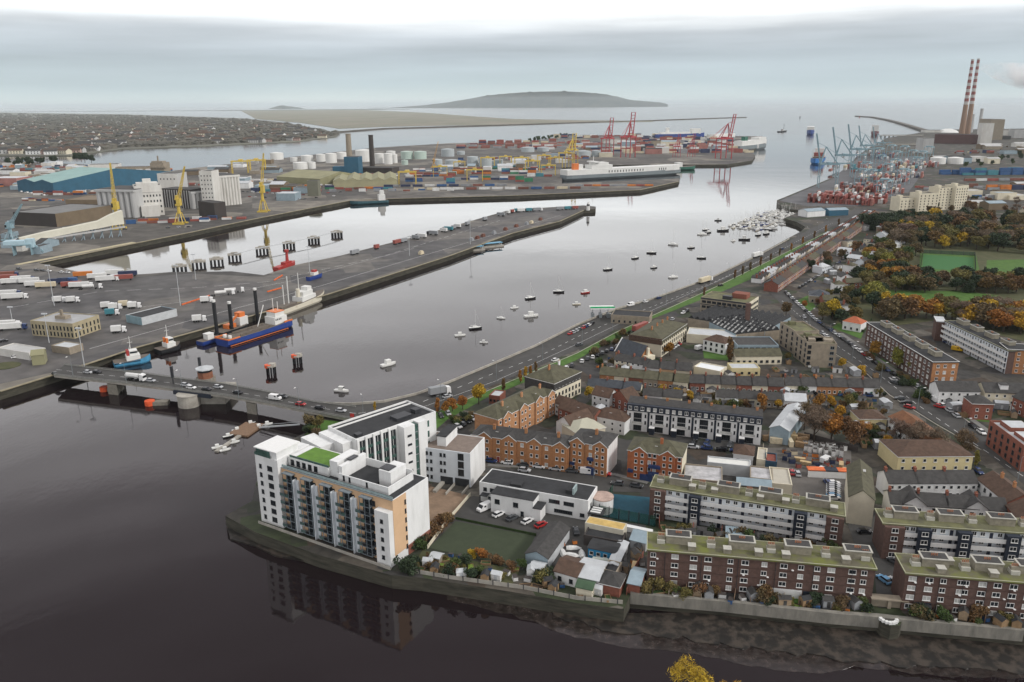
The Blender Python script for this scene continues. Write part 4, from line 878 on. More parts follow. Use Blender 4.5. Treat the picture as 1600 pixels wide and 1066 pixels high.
bx(B, 'gable', MB()._idx([(2,-.5,15),(B.L*.5,-.5,15),(B.L*.26,-.5,19),(B.L*.5,-.5,15),(B.L-2,-.5,15),(B.L*.74,-.5,19)], [(0,1,2),(3,4,5)], 0), [bluew])
pb('office_building', 'small cream office in front of the blue warehouse', 'office building', (70,292), (105,292), 14, 7, cream)
pb('warehouse', 'red and white striped warehouse at the left edge near the pine trees', 'warehouse', (-20,279), (25,279), 40, 12, [mat('faded red sheet', (.30,.14,.12), .8, .3, .05)]*4, rm=metal_l)
B = pb('port_office', 'blocky grey port office tower with stepped balconies above the mill', 'office building', (234,255), (255,255), 22, 22, grey_b); bx(B, 'upper_floor', MB().box(-3, -3, 14, B.L+3, 8, 17).box(2, 2, 22, B.L-3, 16, 25).box(B.L*.4, 8, 25, B.L*.5, 9, 34), [grey_b])
pb('warehouse', 'low grey wing left of the port office tower', 'warehouse', (180,262), (232,261), 20, 8, grey_b)
pb('warehouse', 'pale long store with dark bays beyond the teal roof', 'warehouse', (137,258), (184,257), 30, 10, silo_w)
pb('tower', 'flat faced grey tower standing alone on the quay, mirrored in the dock', 'tower', (479,283), (496,283), 12, 20, mat('grey green panel', (.16, .16, .12), .8, .1, .1))
def multigable(lab, a, b, d, h, n, wm_, rm_):
    B = bl('warehouse', lab, 'warehouse', a, b, d, h, wm_, 'flat', rm_, par=.02); L = B.L; w = L/n; r = MB(); g = MB()
    for i in range(n):
        x = i*w; r._idx([(x,-.5,h),(x+w/2,-.5,h+w*.22),(x+w,-.5,h),(x,d+.5,h),(x+w/2,d+.5,h+w*.22),(x+w,d+.5,h)], [(0,1,4,3),(1,2,5,4)], 0); g.face([(x,-.4,h),(x+w,-.4,h),(x+w/2,-.4,h+w*.22)])
    bx(B, 'gable_roof', r, [rm_]); bx(B, 'gable', g, [wm_]); return B
B = pb('warehouse', 'long olive roofed shed beside the dark teal power block, the left one of two', 'warehouse', (432,276), (500,280), 90, 9, olive, 'gx', olive, pitch=.18)
B = multigable('olive shed with three gables facing the gantry cranes, the right one of two', (520,283), (621,281), 110, 10, 5, mat('olive wall', (.33,.31,.19), .8, .1, .1), olive)
pb('warehouse', 'long low dark shed beyond the olive gabled sheds', 'warehouse', (563,262), (612,263), 30, 9, dbrown, rm=slate)
B = pb('power_block', 'tall dark teal boiler house with two chimneys beside it', 'power station', (537,246), (559,246), 28, 30, [bluew, bluew, bluew, bluew], rm=slate); bx(B, 'annexe', MB().box(-22, 2, -.5, -.01, 20, 14), [bluew])
def stack(lab, bxy, ty, r0, r1, mats_, bands=None, name='chimney_stack'):
    X, Y = G(*bxy); lo, hi = 1, 400
    for _ in range(40):
        m_ = (lo+hi)/2
        if PX(X, Y, 4+m_)[1] > ty: lo = m_
        else: hi = m_
    H_ = lo; o = ob(name, None, None, (X, Y, 4), 0, lab, 'chimney'); mb = MB(); n_ = bands or 1
    z = 0
    for i in range(n_):
        z0 = 0 if i == 0 else (H_*.42+H_*.58*(i-1)/(n_-1) if n_ > 1 else 0); z1 = H_ if n_ == 1 else H_*.42+H_*.58*i/(n_-1)
        if i == 0 and n_ > 1: z1 = H_*.42
        mb.cyl(0, 0, z0, z1, lerp(r0, r1, z0/H_), lerp(r0, r1, z1/H_), 16, 0 if n_ == 1 else (0 if i == 0 else 1+i % 2), cap=(i == n_-1))
    part('shaft', mb.mesh('shaft', mats_), o); part('rim', MB().cyl(0, 0, H_, H_+.02*H_, r1*1.1, r1*1.1, 16).mesh('rim', [mats_[-1]]), o); return o
stack('grey concrete chimney beside the dark teal boiler house', (547,262), 210, 6, 5, [grey_b]); stack('dark brown chimney right of the dark teal boiler house', (582,264), 212, 5, 4.4, [dbrown])
chm = [mat('chimney concrete', (.27, .175, .12), .9, .1, .02), mat('chimney red band', (.24, .075, .065), .8), mat('chimney white band', (.48, .46, .44), .8)]
stack('left one of the twin red and white banded power station chimneys', (1502,212), 95, 10, 4.6, chm, 15); stack('right one of the twin red and white banded power station chimneys', (1511,211), 94, 10, 4.6, chm, 15)
stack('short grey stack right of the twin banded chimneys', (1529,207), 170.5, 6, 6, [silo_g]); stack('short pale stack directly behind the twin banded chimneys', (1517,207), 179, 6, 5, [silo_g])
pb('turbine_hall', 'long dark brown power station hall at the foot of the twin chimneys', 'power station', (1461,210), (1542,211), 60, 26, mat('dull plum brick', (.11, .06, .055), .9, .2, .03), rm=dbrown)
pb('power_block', 'stepped grey boiler house right of the short grey stack', 'power station', (1531,186), (1549,187), 40, 62, grey_b)
pb('power_block', 'white power station block with a red door panel beside the brown hall', 'power station', (1536,193), (1554,193), 40, 58, [silo_w]*4)
for i, (x0, x1, y, h, m_) in enumerate([(1558,1585,204,22,silo_w),(1586,1604,203,26,silo_g),(1560,1580,213,10,slate),(1444,1460,217,34,silo_g),(1445,1480,204,8,silo_w)]):
    pb('industrial_building', 'pale industrial shed near the power station, %s counted from the right-hand side of its block' % nth(i), 'industrial building', (x0,y), (x1,y), 50, h, m_)
o = ob('storage_dome', MB().cyl(0,0,0,8,40,30,20).cyl(0,0,8,14,30,10,20).mesh('storage_dome', [tankm], True), None, (*G(1481,207),4), 0, 'low shining white dome left of the twin chimneys', 'dome')
# tanks
TK = [(430,239,251,20),(458,246,254,11),(467,254,266,22),(486,253,265,12),(478,243,254,18),(500,241,254,14),(516,240,256,17),(533,238,250,15),(567,235,254,26),(592,240,257,14),(606,240,258,13),(616,241,256,9),(635,237,250,19),(656,237,250,19),(610,236,247,14),(699,233,246,20),(705,250,262,20),(683,249,260,15),(738,245,260,17),(758,247,261,20),(825,230,239,20),(849,230,238,18),(913,236,247,22),(932,235,246,14),(720,236,243,12),(779,249,259,14),(545,246,256,10),(632,250,259,10)]
TK.sort(key=lambda t: t[0]); tkg = mat('tank pale green', (.42, .52, .46), .6, .1, .05); tkb = mat('tank grey', (.38, .42, .43), .6, .12, .05)
for i, (x, yt, yb, wd) in enumerate(TK):
    X, Y = G(x, yb-1); d_ = math.hypot(Y, CH); r = wd/2*d_/FPX; h = (yb-yt-2)*d_/FPX*.98; Y += r; m_ = tkg if 620 < x < 660 else tkb if x > 680 else tankm
    mb = MB().cyl(X, Y, 4, 4+h, r, r, 24); mb.v = [(vx-X, vy-Y, vz-4) for vx, vy, vz in mb.v]
    o = ob('storage_tank', None, None, (X, Y, 4), 0, '%s oil storage tank, %s from the left in the tank farm' % ({'tank white': 'white', 'tank pale green': 'pale green', 'tank grey': 'grey'}[m_.name], nth(i)), 'tank', 'oil storage tanks of the tank farm')
    part('drum', mb.mesh('drum', m_), o); part('roof', MB().cyl(0, 0, h, h+r*.10, r*1.01, r*.2, 24).mesh('roof', m_), o)
# cranes
def harbour_crane(lab, bxy, cab_y, jib, m_=yel):
    X, Y = G(*bxy); d_ = math.hypot(Y, CH); s = d_/FPX; hc = (bxy[1]-cab_y)*s; hj = (bxy[1]-jib[1])*s; jx = (jib[0]-bxy[0])*s
    o = ob('harbour_crane', None, None, (X, Y, 4), 0, lab, 'crane')
    b_ = MB()
    for sx in (-1, 1):
        for sy in (-1, 1): b_.bar((sx*4.4, sy*4.4, 0), (sx*1.7, sy*1.7, hc*.45), .5, n=4)
    b_.box(-6, -6, 0, 6, -4.6, 1.6); b_.box(-6, 4.6, 0, 6, 6, 1.6); b_.cyl(0, 0, hc*.4, hc*.75, 1.9, 1.5, 10); part('portal', b_.mesh('portal', [m_]), o)
    part('cab', MB().box(-2, -3, hc*.72, 3, 3, hc).box(-1.6, -2, hc, 1, 2, hc*1.12).box(-2.2, -3.2, hc*.8, -.6, -2.95, hc*.95, 1).mesh('cab', [m_, glass]), o)
    j = MB(); p = (0, 0, hc*.85); q = (jx, 0, hj); 
    for dy in (-1.6, 1.6):
        j.bar((p[0]-1.4, dy, p[2]), (q[0]-.4, dy*.3, q[2]), .28); j.bar((p[0]+1.6, dy, p[2]), (q[0]+.4, dy*.3, q[2]), .28)
        for k in range(8): t = k/8; t2 = (k+1)/8; j.bar((lerp(p[0]-1.4,q[0]-.4,t), dy*lerp(1,.3,t), lerp(p[2],q[2],t)), (lerp(p[0]+1.6,q[0]+.4,t2), dy*lerp(1,.3,t2), lerp(p[2],q[2],t2)), .16)
    part('jib', j.mesh('jib', [m_]), o); return o
harbour_crane('yellow lattice harbour crane in front of the grey silos, jib straight up', (185,358), 316, (187,258)); harbour_crane('yellow lattice harbour crane by the dark granary, jib leaning right', (282,350), 311, (299,263))
harbour_crane('yellow lattice harbour crane on the quay left of the lone grey tower', (412,331), 291, (420,243)); harbour_crane('pale blue jib crane at the far left behind the hopper', (18,375), 350, (44,320), bluec)
harbour_crane('tall yellow luffing crane among the tanks, jib leaning right', (678,262), 250, (686,223), mat('crane ochre', (.45,.27,.10), .6))
def gantry(name, W, D, H_, m_, boom=None, apex=0, leg=.9):
    o = ob(name, None); f = MB()
    for x in (-W/2, W/2):
        for y in (-D/2, D/2): f.box(x-leg/2, y-leg/2, 0, x+leg/2, y+leg/2, H_)
        f.box(x-leg/2, -D/2, H_*.45, x+leg/2, D/2, H_*.45+leg); part('leg_frame', f.mesh('leg_frame', [m_]), o); f = MB()
    f = None
    g = MB()
    for y in (-D/2, D/2): g.box(-W/2-1, y-leg*.7, H_, W/2+1, y+leg*.7, H_+leg*1.8)
    part('girder', g.mesh('girder', [m_]), o); part('trolley', MB().box(-3, -D/2, H_+leg*1.8, 3, D/2, H_+leg*1.8+2).box(0, -2, H_-4, 3, 1, H_, 1).mesh('trolley', [m_, trim]), o)
    if boom:
        b_ = MB(); ln, ang = boom
        for y in (-D*.2, D*.2):
            b_.bar((-W/2-20, y, H_+2), (W/2, y, H_+2), 1.0); b_.bar((W/2, y, H_+2), (W/2+ln*math.cos(ang), y, H_+2+ln*math.sin(ang)), 1.0)
        for k in range(9): t = k/8; b_.bar((W/2+ln*t*math.cos(ang), -D*.2, H_+2+ln*t*math.sin(ang)), (W/2+ln*t*math.cos(ang), D*.2, H_+2+ln*t*math.sin(ang)), .5)
        part('boom', b_.mesh('boom', [m_]), o); a_ = MB()
        for y in (-D*.25, D*.25): a_.bar((-W/2, y, H_), (W/2-6, 0, H_+apex), .8); a_.bar((W/2, y, H_), (W/2-6, 0, H_+apex), .8); a_.bar((W/2-6, 0, H_+apex), (W/2+ln*.7*math.cos(ang), y*.6, H_+2+ln*.7*math.sin(ang)), .3); a_.bar((W/2-6, 0, H_+apex), (-W/2-18, y*.6, H_+2), .3)
        part('apex_frame', a_.mesh('apex_frame', [m_]), o)
    return o
def gplace(proto, lst, cat, labf, group, used=None):
    for i, (x, y, a, s) in enumerate(lst):
        X, Y = G(x, y); lab = labf(i)
        if i == 0: o = proto; o.location = (X, Y, 4); o.rotation_euler.z = a; o.scale = (s,)*3; o['label'] = lab; o['category'] = cat; o['group'] = group
        else: o = dup(proto, (X, Y, 4), a, lab, group, s)
g = gantry('gantry_crane', 26, 10, 18, yel)
gl_ = [(637,288,0,1),(688,276,.1,.9),(742,283,0,.95),(762,262,.1,1),(815,262,.1,1),(832,268,.05,1.0),(850,258,.1,1),(868,262,0,1),(884,255,.1,1.1),(857,274,0,.9),(790,258,.1,.9),(718,266,0,.8),(378,272,.2,1.2),(402,270,.2,1.2)]
gplace(g, gl_, 'gantry crane', lambda i: 'yellow gantry crane over stacks, %s from the left' % nth(sorted(q[0] for q in gl_).index(gl_[i][0])), 'yellow gantry cranes of the middle port')
g = gantry('ship_crane', 22, 18, 32, yel, (30, 1.35), 22); gplace(g, [(893,262,1.2,1.0)], 'crane', lambda i: 'tall yellow ship crane with raised boom just behind the white ship', None)
del g['group']
g = gantry('ship_crane', 24, 20, 38, redc, (46, 1.40), 30, leg=1.4); nm = ['left one of the two red ship cranes standing close together', 'right one of the two red ship cranes standing close together', 'red ship crane with its boom raised high at the right end of the far port', 'low red gantry near the far port middle, left one', 'low red gantry near the far port middle, right one']
gplace(g, [(949,243,1.0,1.0),(981,246,1.0,1.15),(1130,248,.3,1.1),(1057,246,1.0,.6),(1080,245,1.0,.6)], 'crane', lambda i: nm[i], 'red cranes of the far port')
g = gantry('ship_crane', 26, 20, 34, bluec, (44, 1.36), 26, leg=1.1); sc4 = ['nearest', 'second nearest', 'third nearest', 'second farthest', 'farthest']
gplace(g, [(1292,293,2.9,.95),(1316,277,2.9,1.0),(1338,264,2.9,1.0),(1352,252,2.9,.9),(1372,243,2.9,.8)], 'crane', lambda i: 'pale blue ship crane on the right-hand terminal quay, the %s one' % sc4[i], 'pale blue ship cranes on the terminal quay')
g = gantry('gantry_crane', 26, 12, 20, bluec, leg=.8)
gb_ = [(1380,308,.9,1),(1410,288,.9,1),(1432,266,.9,1),(1352,275,.9,1),(1375,262,.9,1),(1400,254,.9,1),(1440,254,.9,1),(1345,288,.9,1),(1425,252,.9,1),(1398,270,.9,1),(1360,286,.9,.9),(1386,278,.9,1),(1372,250,.9,1.1),(1412,246,.9,1.1),(1392,244,.9,1.1),(1450,247,.9,1.1)]
gplace(g, gb_, 'gantry crane', lambda i: 'pale blue gantry crane over red stacks, %s from the left' % nth(sorted(q[0] for q in gb_).index(gb_[i][0])), 'pale blue gantry cranes of the terminal')
# containers
CC = {'red': (.26, .07, .055), 'rust red': (.20, .07, .05), 'pink red': (.33, .14, .115), 'blue': (.03, .09, .22), 'teal': (.05, .20, .24), 'white': (.62, .62, .60), 'grey': (.25, .26, .27), 'green': (.03, .17, .08), 'orange': (.50, .16, .03), 'brown': (.15, .06, .04), 'navy': (.025, .035, .08), 'cream': (.55, .48, .34)}
CM = {}
def cmesh(c):
    if c not in CM:
        m = MB(); m.box(-6.05, -1.18, .1, 6.05, 1.18, 2.55, 0)
        for x in (-6.1, 5.95):
            for y in (-1.22, 1.08): m.box(x, y, 0, x+.15, y+.14, 2.6, 1)
        for i in range(12): x = -5.8+i; m.box(x, -1.21, .25, x+.4, -1.181, 2.45, 0)
        for y in (-1.22, 1.1): m.box(-5.95, y, 2.5, 5.95, y+.12, 2.6, 1)
        m.box(6.051, -.04, .2, 6.09, .04, 2.4, 1); m.box(6.051, -.8, .2, 6.09, -.74, 2.4, 1); m.box(6.051, .74, .2, 6.09, .8, 2.4, 1)
        cc = CC[c]; CM[c] = m.mesh('shipping_container', [mat('container '+c, cc, .6, .2, .15), mat('container rim '+c, tuple(x*.75 for x in cc), .6)])
    return CM[c]
CON = []; QA = math.atan2(G(1302,277)[1]-G(1214,318)[1], G(1302,277)[0]-G(1214,318)[0])
def yard(x, y, rows, colm, tiers, ang, cols_, where, sx=12.9, sy=2.9, keep=1.0, s=1.0, cap=999):
    X, Y = G(x, y); ca, sa = math.cos(ang), math.sin(ang); sk = 0
    for i in range(colm):
        for j in range(rows):
            if R.random() > keep: continue
            base = pick(*cols_); tt = R.randint(max(1, tiers-2), tiers); sk += 1
            for k in range(tt):
                u, v_ = i*sx*s, j*sy*s; c = base if R.random() < .6 else pick(*cols_); px, py = X+u*ca-v_*sa, Y+u*sa+v_*ca
                CON.append((s/math.hypot(px, py), px, py, 4.07+k*2.6*s, ang, c, s, '%s container, %s tier up of the %s stack %s' % (c, nth(k), nth(sk-1), where), '%s containers %s' % (c, where)))
def flush_containers():
    CON.sort(key=lambda q: -q[0])
    for q in CON[:298]: ob('shipping_container', cmesh(q[5]), None, q[1:4], q[4], q[7], 'container', q[8], sc_=q[6] if q[6] != 1 else None)
    mb = MB(); ms = []
    for q in CON[298:]:
        if q[5] not in ms: ms.append(q[5])
        k = ms.index(q[5]); ca, sa = math.cos(q[4]), math.sin(q[4]); b0 = len(mb.v); s = q[6]; mb.box(-6.1*s, -1.22*s, 0, 6.1*s, 1.22*s, 2.6*s, k)
        mb.v[b0:] = [(q[1]+x*ca-y*sa, q[2]+x*sa+y*ca, q[3]+z) for x, y, z in mb.v[b0:]]
    ob('shipping_container', mb.mesh('shipping_container', [cmesh(c).materials[0] for c in ms]), None, label='distant stacks of mixed colour shipping containers across the port yards', cat='containers', kind='stuff')
rd = ['red', 'red', 'rust red', 'pink red', 'white']
yard(1362,321, 24, 4, 4, QA, rd, 'at the terminal front', sx=13.5, sy=3.1, keep=.9)
yard(1382,318, 8, 2, 4, QA, rd, 'beside the dark firs')
for q in [(1385,298,'amid the right terminal'),(1410,302,'at the inland terminal edge'),(1440,278,'under the blue gantries')]: yard(q[0], q[1], 9, 2, 3, QA, ['red', 'pink red', 'white', 'grey', 'navy', 'rust red'], q[2], sx=15, sy=5.5, keep=.75, s=1.2)
yard(1425,272, 8, 3, 3, QA, ['red', 'white', 'cream', 'teal', 'pink red'], 'in the far terminal rows', sx=22, sy=11, keep=.8, s=1.7)
yard(1512,274, 2, 9, 3, .05, ['blue', 'blue', 'teal'], 'near the right edge', s=1.5, sx=14, sy=6)
yard(1478,273, 2, 3, 2, .05, ['blue'], 'right of two tanks', s=1.5); yard(1552,297, 2, 4, 2, .05, ['orange', 'grey', 'navy', 'orange'], 'below the blue rows', s=1.3)
yard(1515,283, 1, 6, 1, .05, ['rust red', 'grey', 'white', 'red'], 'by the white shed', s=1.4)
mx_ = ['red', 'blue', 'green', 'white', 'grey', 'orange', 'navy', 'teal', 'brown', 'rust red']
for x, y, r_, c_, t_, wh, s in [(640,284,2,3,2,'beneath the leftmost gantry crane',1.1),(700,281,2,4,2,'left of the middle gantry cranes',1.1),(690,287,1,2,3,'in the tall blue pile',1.1),(760,281,3,4,2,'by the middle gantry cranes',1.1),(790,272,3,4,3,'behind the middle gantry cranes',1.2),(812,284,2,2,4,'in the green stack',1.1),(830,276,3,3,2,'under the yellow cranes by the ship',1.1),(720,272,3,4,2,'below the grey tanks',1.2)]:
    yard(x, y, r_, c_, t_, -.03, ['blue', 'teal'] if 'tall blue' in wh else ['green', 'green', 'teal', 'red'] if 'green stack' in wh else mx_, wh, s=s, keep=.85)
yard(905,291, 1, 9, 1, -.05, ['red', 'orange', 'red', 'grey', 'rust red'], 'beside the white ship', s=1.0); yard(655,297, 1, 13, 1, .02, ['brown', 'white', 'cream', 'brown', 'blue', 'white', 'rust red'], 'on the quay edge', s=1.25, sx=15); yard(615,292, 1, 10, 1, .02, ['blue', 'white', 'navy', 'grey', 'rust red'], 'behind the quay edge', s=1.2, sx=15)
for x, y, r_, c_, wh in [(720,232,2,9,'left in the far port'),(800,234,2,8,'behind far round tanks'),(900,226,2,8,'left of red cranes'),(1000,233,2,10,'right of red cranes'),(1040,226,2,8,'amid the far port'),(960,220,1,9,'behind the far port')]:
    yard(x, y, r_, c_, 2, .0, ['red', 'pink red', 'white', 'grey', 'rust red', 'navy'], wh, s=2.0, sx=17, sy=30, keep=.9)
for x, y, r_, c_, t_, wh, s in [(1392,303,16,4,3,'amid the right terminal',1.1),(1412,286,14,5,3,'in the terminal middle',1.2),(1438,264,10,5,3,'in the terminal far rows',1.5),(1462,262,5,4,3,'inland of the far rows',1.4)]:
    yard(x, y, r_, c_, t_, QA, ['red', 'red', 'pink red', 'white', 'rust red', 'cream', 'grey'], wh, sx=14, sy=4.2, keep=.75, s=s)
yard(1398,249, 6, 6, 2, 1.2, ['blue', 'grey', 'white', 'red'], 'behind the blue cranes', s=1.8, sx=16, sy=8, keep=.7)
for x, y, r_, c_, wh in [(870,216,2,14,'at the far port back'),(930,240,2,16,'in the far port front'),(1080,232,3,6,'by the right red crane'),(740,226,2,12,'near the far breakwater'),(1010,221,3,9,'far port centre')]:
    yard(x, y, r_, c_, 3, .0, ['red', 'pink red', 'white', 'grey', 'rust red', 'navy', 'cream'], wh, s=1.8, sx=15, sy=26, keep=.85)
for x, y, r_, c_, wh in [(640,276,5,6,'by the olive shed end'),(775,266,6,8,'amid the yellow cranes'),(700,268,3,9,'left yard rows'),(0,268,3,8,'in the left trailer park'),(60,305,2,6,'below the blue warehouse'),(400,300,2,7,'left of the grey tower'),(500,296,2,8,'right of the grey tower')]:
    yard(x, y, r_, c_, 2, -.03, mx_+['red', 'white'], wh, s=1.1, sy=7, keep=.75)
for x, y, r_, c_, wh, s in [(0,262,3,7,'far left lot',.9),(60,262,2,8,'far left lot rows',.9),(0,292,4,5,'left lorry lot',.8),(40,314,3,6,'behind the dark shed',.7),(100,304,4,5,'behind the brown shed',.7),(190,285,3,6,'beyond the grey silos',.7),(205,350,2,8,'on the mill quay',.8),(285,345,2,5,'beside the second crane',.8),(380,285,4,6,'right of white silos',.8),(430,295,4,6,'in the crane yard',.8),(520,300,2,9,'before the olive shed',.8),(560,276,2,6,'beyond the power block',.8),(650,268,4,8,'tank side yard',.9),(800,250,5,9,'amid far gantries',1.1),(860,244,4,9,'beyond the yellow cranes',1.1),(720,250,3,8,'between grey tanks',1.0),(300,290,2,6,'between the silos',.7),(140,270,3,9,'behind the teal roof',.9),(1450,296,3,8,'inland yard',1.0),(1530,312,3,9,'right hand depot',1.0),(1500,240,3,9,'power station yard',1.3)]:
    yard(x, y, r_, c_, 2, R.uniform(-.1,.2), ['white','white','grey','red','cream','blue','brown','grey','navy','orange','rust red'], wh, s=s, sx=R.choice((13,19,26)), sy=R.choice((5,8,12)), keep=.7)
flush_containers()
# middle port low buildings and odd vehicles
RB = random.Random(21)
def filler(n, poly, hs, ws, mats_, where, cat='warehouse', z=4.0):
    xs = [p[0] for p in poly]; ys = [p[1] for p in poly]; k = 0; res = []; t_ = 0
    while k < n and t_ < 5000:
        t_ += 1
        x = RB.uniform(min(xs), max(xs)); y = RB.uniform(min(ys), max(ys)); ins = False; j = len(poly)-1
        for i in range(len(poly)):
            if (ys[i] > y) != (ys[j] > y) and x < (xs[j]-xs[i])*(y-ys[i])/(ys[j]-ys[i])+xs[i]: ins = not ins
            j = i
        if ins and all(abs(x-r_[0]) > 7 or abs(y-r_[1]) > 2.5 for r_ in res): k += 1; res.append((x, y))
    res.sort()
    for i, (x, y) in enumerate(res):
        m_ = RB.choice(mats_); wpx = RB.uniform(*ws); X, Y = G(x, y, z); s = math.hypot(Y, CH)/FPX
        B = bl('shed', 'low %s shed, %s from the left %s' % (m_.name.split()[0], nth(i), where), cat, None, None, RB.uniform(12, 30), RB.uniform(*hs), m_, RB.choice(['flat', 'gx']), RB.choice([metal_l, slate, metal_b, silo_g]), loc=(X, Y), ang=RB.uniform(-.1, .12), L=wpx*s, pitch=.25, group='low sheds '+where)
fm = [silo_w, grey_b, MATS['white render'], metal_b, MATS['brown sheet wall'], cream]
filler(22, [(0,300),(0,256),(130,256),(130,272),(20,300)], (4, 8), (9, 24), fm, 'in the yards by the pine trees')
filler(20, [(270,270),(410,255),(430,275),(470,300),(440,318),(385,300)], (5, 9), (12, 30), fm, 'between the big silos and the grey tower')
filler(16, [(640,262),(870,240),(870,262),(700,280)], (5, 10), (10, 26), fm, 'among the tanks and gantries')
filler(18, [(870,240),(870,220),(1180,216),(1150,236),(950,250)], (8, 14), (10, 26), fm+[MATS['faded red sheet'], slate], 'in the far port terminal')
filler(9, [(1430,300),(1600,282),(1600,330),(1520,330),(1440,322)], (5, 9), (14, 34), fm, 'behind the cream stepped flats')
filler(10, [(1440,232),(1600,228),(1600,256),(1470,262)], (6, 12), (16, 40), fm, 'in front of the power station')
filler(8, [(60,398),(10,402),(0,385),(0,345),(15,345),(50,380)], (3, 6), (10, 20), [metal_b, silo_w], 'around the blue hopper')
for x, y, wd, h, m_, lb in [(1465,256,22,9,tankm,'left'),(1492,256,22,9,tankm,'right')]:
    X, Y = G(x, y); s = math.hypot(Y, CH)/FPX; o = ob('storage_tank', None, None, (X, Y, 4), 0, '%s one of two squat white tanks behind the blue containers' % lb, 'tank'); part('drum', MB().cyl(0,0,0,h*s,wd*s/2,wd*s/2,20).mesh('drum', m_), o); part('roof', MB().cyl(0,0,h*s,h*s+1.5,wd*s/2,4,20).mesh('roof', m_), o)
# cream stepped flats near the firs
for i, (x0, x1, yt, h, lb) in enumerate([(1407,1437,311,14,'lowest left step'),(1437,1468,304,19,'second step'),(1468,1495,295,24,'third step'),(1495,1514,292,26,'tallest right step')]):
    B = pb('apartment_building', 'cream stepped apartment block by the terminal, the %s' % lb, 'apartment building', (x0,yt), (x1,yt-1), 16, h, cream, par=1); wins(B, 'f', even(B.L, 5), [1.5+3*k for k in range(int(h/3))], 1.2, 1.4, 'd')
    bx(B, 'roof_box', MB().box(1, 3, h, 5, 9, h+3.5), [cream])
simple('boat_shed', 'long blue grey boat club building beside the marina slip', 'boat shed', (1262,331), (1290,329), 14, 6, white, 'gx', metal_b, pitch=.3); simple('boat_shed', 'blue boat club shed right of the grey one at the marina', 'boat shed', (1296,329), (1326,328), 12, 6, bluew, 'gx', metal_b, pitch=.3)
# conveyor gallery on trestles
ax, ay = G(33,385); bx_, by_ = G(197,369)
o = ob('conveyor_gallery', None, None, (ax, ay, 4), math.atan2(by_-ay, bx_-ax), 'long cream conveyor gallery on trestles along the left quay', 'conveyor'); Lc = math.dist((ax, ay), (bx_, by_))
g_m = mat('gallery cream', (.60, .58, .48), .8, .08, .1); mb = MB(); zs = [(0, 3, 7), (.25, 5, 10.5), (.5, 7.5, 13), (.75, 9.5, 16), (.88, 11, 21), (1, 11.5, 24)]
for (t0, a0, c0), (t1, a1, c1) in zip(zs, zs[1:]): mb.loft([[(t0*Lc,0,a0),(t0*Lc,7,a0),(t0*Lc,7,c0),(t0*Lc,0,c0)],[(t1*Lc,0,a1),(t1*Lc,7,a1),(t1*Lc,7,c1),(t1*Lc,0,c1)]])
part('gallery', mb.mesh('gallery', g_m), o)
for i in range(11):
    t = (i+.5)/11; part('trestle', MB().bar((0,0,0),(0,3,lerp(3,11,t)),.4).bar((0,7,0),(0,4,lerp(3,11,t)),.4).bar((-3,0,0),(3,3,lerp(3,11,t)),.3).mesh('trestle', metal_b), o, (Lc*t, 0, 0))
part('belt', MB().bar((0,-1,3),(Lc,-1,9),1).mesh('belt', silo_g), o)
o = ob('unloading_hopper', None, None, (*G(38,398),4), .25, 'pale blue ship unloading hopper on the left quay', 'hopper')
part('frame', MB().box(-7,-4,0,-6.4,4,8).box(6.4,-4,0,7,4,8).box(-7,-4,8,7,4,9).mesh('frame', bluec), o); part('bin', MB().box(-13,-4,9,3,4,12).box(3,-3,6,9,3,13).mesh('bin', mat('pale blue sheet', (.38,.52,.58), .6, .1, .2)), o); part('arm', MB().bar((8,0,8),(15,0,2),1).mesh('arm', bluec), o)
# quay buildings on the near left
B = simple('customs_building', 'two storey tan customs building with flat grey roof and rows of tall windows', 'office building', (47,502), (113,507), 19, 8, mat('tan concrete', (.36,.31,.20), .85, .15, .3), 'flat', mat('wet flat roof', (.22,.22,.22), .35, .3, .1), par=.4)
wins(B, 'f', even(B.L, 12), (.9, 4.2), .9, 2.2, 'd'); wins(B, 'r', even(B.D, 7), (.9, 4.2), .9, 2.2, 'd'); bx(B, 'roof_plant', MB().box(B.L*.35, 7, 8, B.L*.6, 11, 9.8).box(B.L*.45, 8, 9.8, B.L*.5, 9, 13), [grey_b])
B = simple('shed', 'long low quay shed with dark roof and pale blue ends', 'shed', (221,498), (276,484), 14, 4.0, [metal_l, metal_b, metal_l, bluec], 'flat', felt)
simple('shed', 'olive gabled pump house with skip beside the blue containers near the roundabout', 'shed', (48,556), (68,554), 7, 5, olive, 'gx', olive); simple('canopy', 'flat white topped hut behind the bridge approach', 'hut', (80,541), (108,545), 8, 3.2, grey_b, 'flat', metal_l)
simple('workshop', 'grey felt roofed sheds at the left edge by the roundabout', 'shed', (-5,545), (45,553), 9, 3.4, silo_w, 'flat', silo_g)
simple('toll_office', 'pale toll office with cream canopy beside the riverside road', 'office building', (955,493), (1015,497), 13, 4.5, grey_b, 'flat', felt, WD)
o = ob('toll_canopy', None, None, (*G(921,496),4), .02, 'green canopied toll plaza across the riverside road', 'canopy'); part('roof', MB().box(0,-3,5.4,14,3,6.2).box(0,-3.1,6.2,14,-2.6,7,1).mesh('roof', [trim, mat('toll green', (.02,.42,.16), .5)]), o)
for i in range(3): part('booth', MB().box(1+i*4.4,-2,0,2.6+i*4.4,2,2.6).box(1.6+i*4.4,-.2,2.6,1.9+i*4.4,.2,5.4).mesh('booth', [gtrim]), o)
